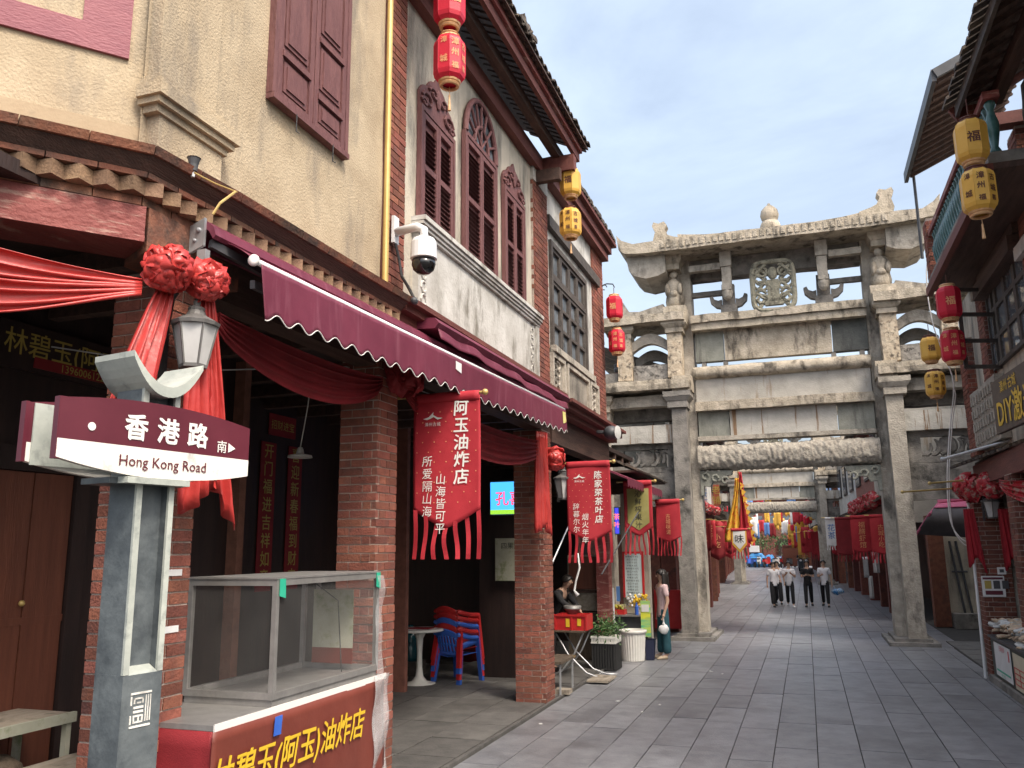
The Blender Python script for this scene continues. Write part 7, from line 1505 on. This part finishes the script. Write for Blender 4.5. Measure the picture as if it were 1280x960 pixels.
# decorations along the eaves just past the archway
for k in range(14):
    t = thing('paper_ball', 'small red and cream paper rosette tied along the eave past the archway', 'rosette', (-2.7, 21.6 + k * .45, 3.05), 'paper rosettes along the left eave'); rosette(t, (-2.68 + .03 * (k % 2), 21.7 + k * .45, 3.12), .14, M['silk_two_tone'], 'knot', 14, seed=k, facing=(1, -1, 0))
for k in range(16):
    t = thing('paper_ball', 'small red and cream paper rosette tied along the eave past the archway on the right', 'rosette', (1.95, 25.8 + k * .45, 3.4), 'paper rosettes along the right eave'); rosette(t, (1.95 - .02 * k + .03 * (k % 2), 25.8 + k * .5, 3.22 + .1 * (k % 3)), .15, M['silk_two_tone'], 'knot', 14, seed=k + 40, facing=(-1, -1, 0))
for k, (px, py0, py1, wpx, yy, m, lb) in enumerate(((873, 608, 638, 12, 24, 'paper', 'white signboard with blue writing standing on the eave past the left leg of the archway'), (891, 606, 632, 9, 25, 'board_red', 'dull red signboard on the eave past the left leg of the archway'))):
    a, c = at_y(px, py0, yy), at_y(px + wpx, py1, yy); t = thing('shop_sign', lb, 'sign', a); part('board', M[m], t, (a.x, c.x, yy, yy + .06, c.z, a.z)); 
    letters(t, ['茶行', '老铺'][k], ((a.x + c.x) / 2, yy - .004, (a.z + c.z) / 2), (1, 0, 0), UP, .26, M['sky_blue' if k == 0 else 'gold_dim'], vert=True, step=1.1)
for k, (px, py0, py1, wpx, lb) in enumerate(((1078, 696, 722, 9, 'grey board leaning at a shop front past the right leg of the archway'), (1090, 690, 716, 10, 'white tailed cloth hanging past the right leg of the archway'), (1085, 720, 748, 8, 'crumpled white sheet below the tailed cloth on the right'))):
    a, c = at_y(px, py0, 27.5), at_y(px + wpx, py1, 27.5); t = thing('cloth' if k else 'board', lb, 'cloth' if k else 'board', a); MB().grid(lambda u, v: Vector((a.x + (c.x - a.x) * u, 27.5 + (.03 * math.sin(u * 9) if k else 0), a.z + (c.z - a.z) * v)), 8, 6).build('sheet', M['paper'] if k else M['galv'], t, smooth=True, thick=.008)

# ================================================================== PEOPLE
wz = at_z(832, 824); wz.z = .0
HANG = ((.06, .02, -.27), (.08, -.02, -.52))
wm, hands = person('woman in pink top and wide teal trousers standing at the juice stall', (wz.x - .03, wz.y + .1, 0), math.radians(-62), 1.62, M['pink_cloth2'], M['teal'], M['shoe_cream'], [HANG, ((.05, .03, -.27), (.07, -.06, -.50))], ((.03, 0), (-.03, 0)), 'long', wide=True)
hb = hands[1] if hands[1].y < hands[0].y else hands[0]; hb = max(hands, key=lambda q: -(q - EYE).length)
bg2 = thing('bag', 'small knotted white plastic bag in the hand of the woman in teal trousers', 'bag', hb); MB().tube([hb + Vector((0, 0, 0)), hb + Vector((.0, 0, -.10)), hb + Vector((0, 0, -.14))], [.01, .014, .03], 6).build('neck', M['paper'], bg2); b = MB(); b.ball(hb + Vector((0, 0, -.23)), (.095, .08, .085), 14, 10)
for k in range(len(b.v)): b.v[k] += nv(b.v[k], 14, .018)
b.build('sack', M['paper'], bg2, smooth=True)
person('dark clothed person stooping over the red crate in the shade of the third pier', (at_y(697, 828, 14.15).xy.to_3d() + Vector((-.12, 0, 0))), math.radians(75), 1.66, M['black_cloth'], M['black_cloth'], M['black_ink'], [((.02, -.22, -.16), (-.02, -.44, -.26)), ((.02, -.22, -.16), (-.02, -.42, -.30))], ((.05, 0), (-.05, 0)), 'short', lean=.55, sleeve='long')
GP = 'pedestrians walking up the street'
FOLD = ((.04, -.04, -.27), (-.10, -.26, -.20)); BOTH = ((.05, -.05, -.26), (-.08, -.27, -.12))
def gp(px): return at_z(px, 758.5)
person('girl in a white polo shirt at the left front of the walking group', gp(969), math.radians(20), 1.48, M['white_shirt'], M['black_cloth'], M['black_ink'], [HANG, ((.06, -.06, -.25), (.02, -.24, -.36))], ((.26, .1), (-.22, .5)), 'bun', wide=True, group=GP)
person('girl half hidden behind the leftmost walker', at_z(974, 755), 0, 1.48, M['white_shirt'], M['black_cloth'], M['black_ink'], [HANG, HANG], ((-.24, .5), (.22, .1)), 'bun', wide=True, group=GP)
person('walker in a white polo shirt looking down at her phone, second from the left', gp(989), 0, 1.50, M['white_shirt'], M['black_cloth'], M['shoe_white'], [BOTH, BOTH], ((-.20, .5), (.24, .1)), 'bun', group=GP)
person('walker all in black holding something in both hands', gp(1012), 0, 1.52, M['black_cloth'], M['black_cloth'], M['black_ink'], [FOLD, FOLD], ((.22, .1), (-.24, .55)), 'short', group=GP)
_, hnd = person('walker in white polo shirt at the right of the group with a blue bag', gp(1033), math.radians(-4), 1.53, M['white_shirt'], M['black_cloth'], M['black_ink'], [FOLD, HANG], ((-.25, .5), (.26, .1)), 'short', group=GP)
hx = max(hnd, key=lambda q: q.x); t = thing('bag', 'blue carrier bag swinging from the hand of the rightmost walker', 'bag', hx); b = MB(); b.ball(hx + Vector((.16, -.05, -.22)), (.20, .12, .11), 12, 8)
for k in range(len(b.v)): b.v[k] += nv(b.v[k], 6, .06)
b.tube([hx, hx + Vector((.08, -.02, -.1)), hx + Vector((.14, -.04, -.2))], .012, 5); b.build('sack', M['blue_bag'], t, smooth=True)
for k, (px, m) in enumerate(((1001, 'black_cloth'), (1008, 'olive_cloth'))):
    p = at_z(px, 716); scooter(['dark scooter ridden up the far street, left of the two riders', 'dark scooter ridden up the far street, right of the two riders'][k], p, PI * 0 + .1, M['dark_metal'], 'scooters being ridden in the far street')
    person(['rider in black on a scooter behind the walking group', 'rider in olive and white on a scooter behind the walking group'][k], p + Vector((0, .35, -.05)), .1, 1.6, M[m], M['black_cloth'], M['black_ink'], [BOTH, BOTH], ((.5, .6), (.5, .6)), 'short', group='scooter riders in the far street')

rr = random.Random(91)
for k in range(7):
    p = Vector((-3.3 + rr.uniform(0, 2.2), 8.6 + rr.uniform(0, 8), .004)); a = rr.uniform(0, 3); m_ = MB(); c, q = Vector((math.cos(a), math.sin(a), 0)) * rr.uniform(.015, .03), Vector((-math.sin(a), math.cos(a), 0)) * rr.uniform(.01, .02)
    m_.obox(p + Vector((0, 0, .004)), c, q, (0, 0, .0025)); o_ = m_.build('paper_scrap', M['paper'], None, own=p); tag(o_, 'scrap of pale paper lying on the paving', 'litter', 'paper scraps on the paving')

rr = random.Random(55)
for k in range(22):
    left = k % 2; y = (22.5 + (k // 2) * 1.9) if left else (31.5 + (k // 2) * 1.5); m = ['flag_red', 'flag_dark', 'flag_red', 'flag_dark', 'flag_red', 'flag_dark'][rr.randrange(6)]; cn_ = {'flag_red': 'red', 'flag_dark': 'dark red', 'paper': 'white'}[m]
    x = (-2.95 - max(0, y - 33) * .085) if left else (2.05 - max(0, y - 31) * .035); z = rr.uniform(2.55, 2.95); wd = rr.uniform(.38, .55); hh = rr.uniform(.8, 1.15); x0 = x if left else x - wd
    t = thing('shop_flag', cn_ + ' shop flag on the ' + ('left' if left else 'right') + ' row of shops between the two archways', 'flag', (x0, y, z), cn_ + ' shop flags on the ' + ('left' if left else 'right') + ' row')
    MB().grid(lambda u, v: Vector((x0 + wd * u, y + .03 * math.sin(u * 7 + k), z - v * (hh - .12 * abs(2 * u - 1)))), 8, 6).build('cloth', M[m], t, smooth=True, thick=.006); MB().tube([(x0 - (.35 if left else .05), y, z + .01), (x0 + wd + (.05 if left else .4), y, z + .01)], .012, 6).build('pole', M['brass'], t)
    if m != 'paper': letters(t, '古城小吃茶行老铺'[(k * 2) % 6:(k * 2) % 6 + 2], (x0 + wd / 2, y - .04, z - hh * .42), (1, 0, 0), UP, .22, M['lantern_seal'], vert=True, step=1.1)
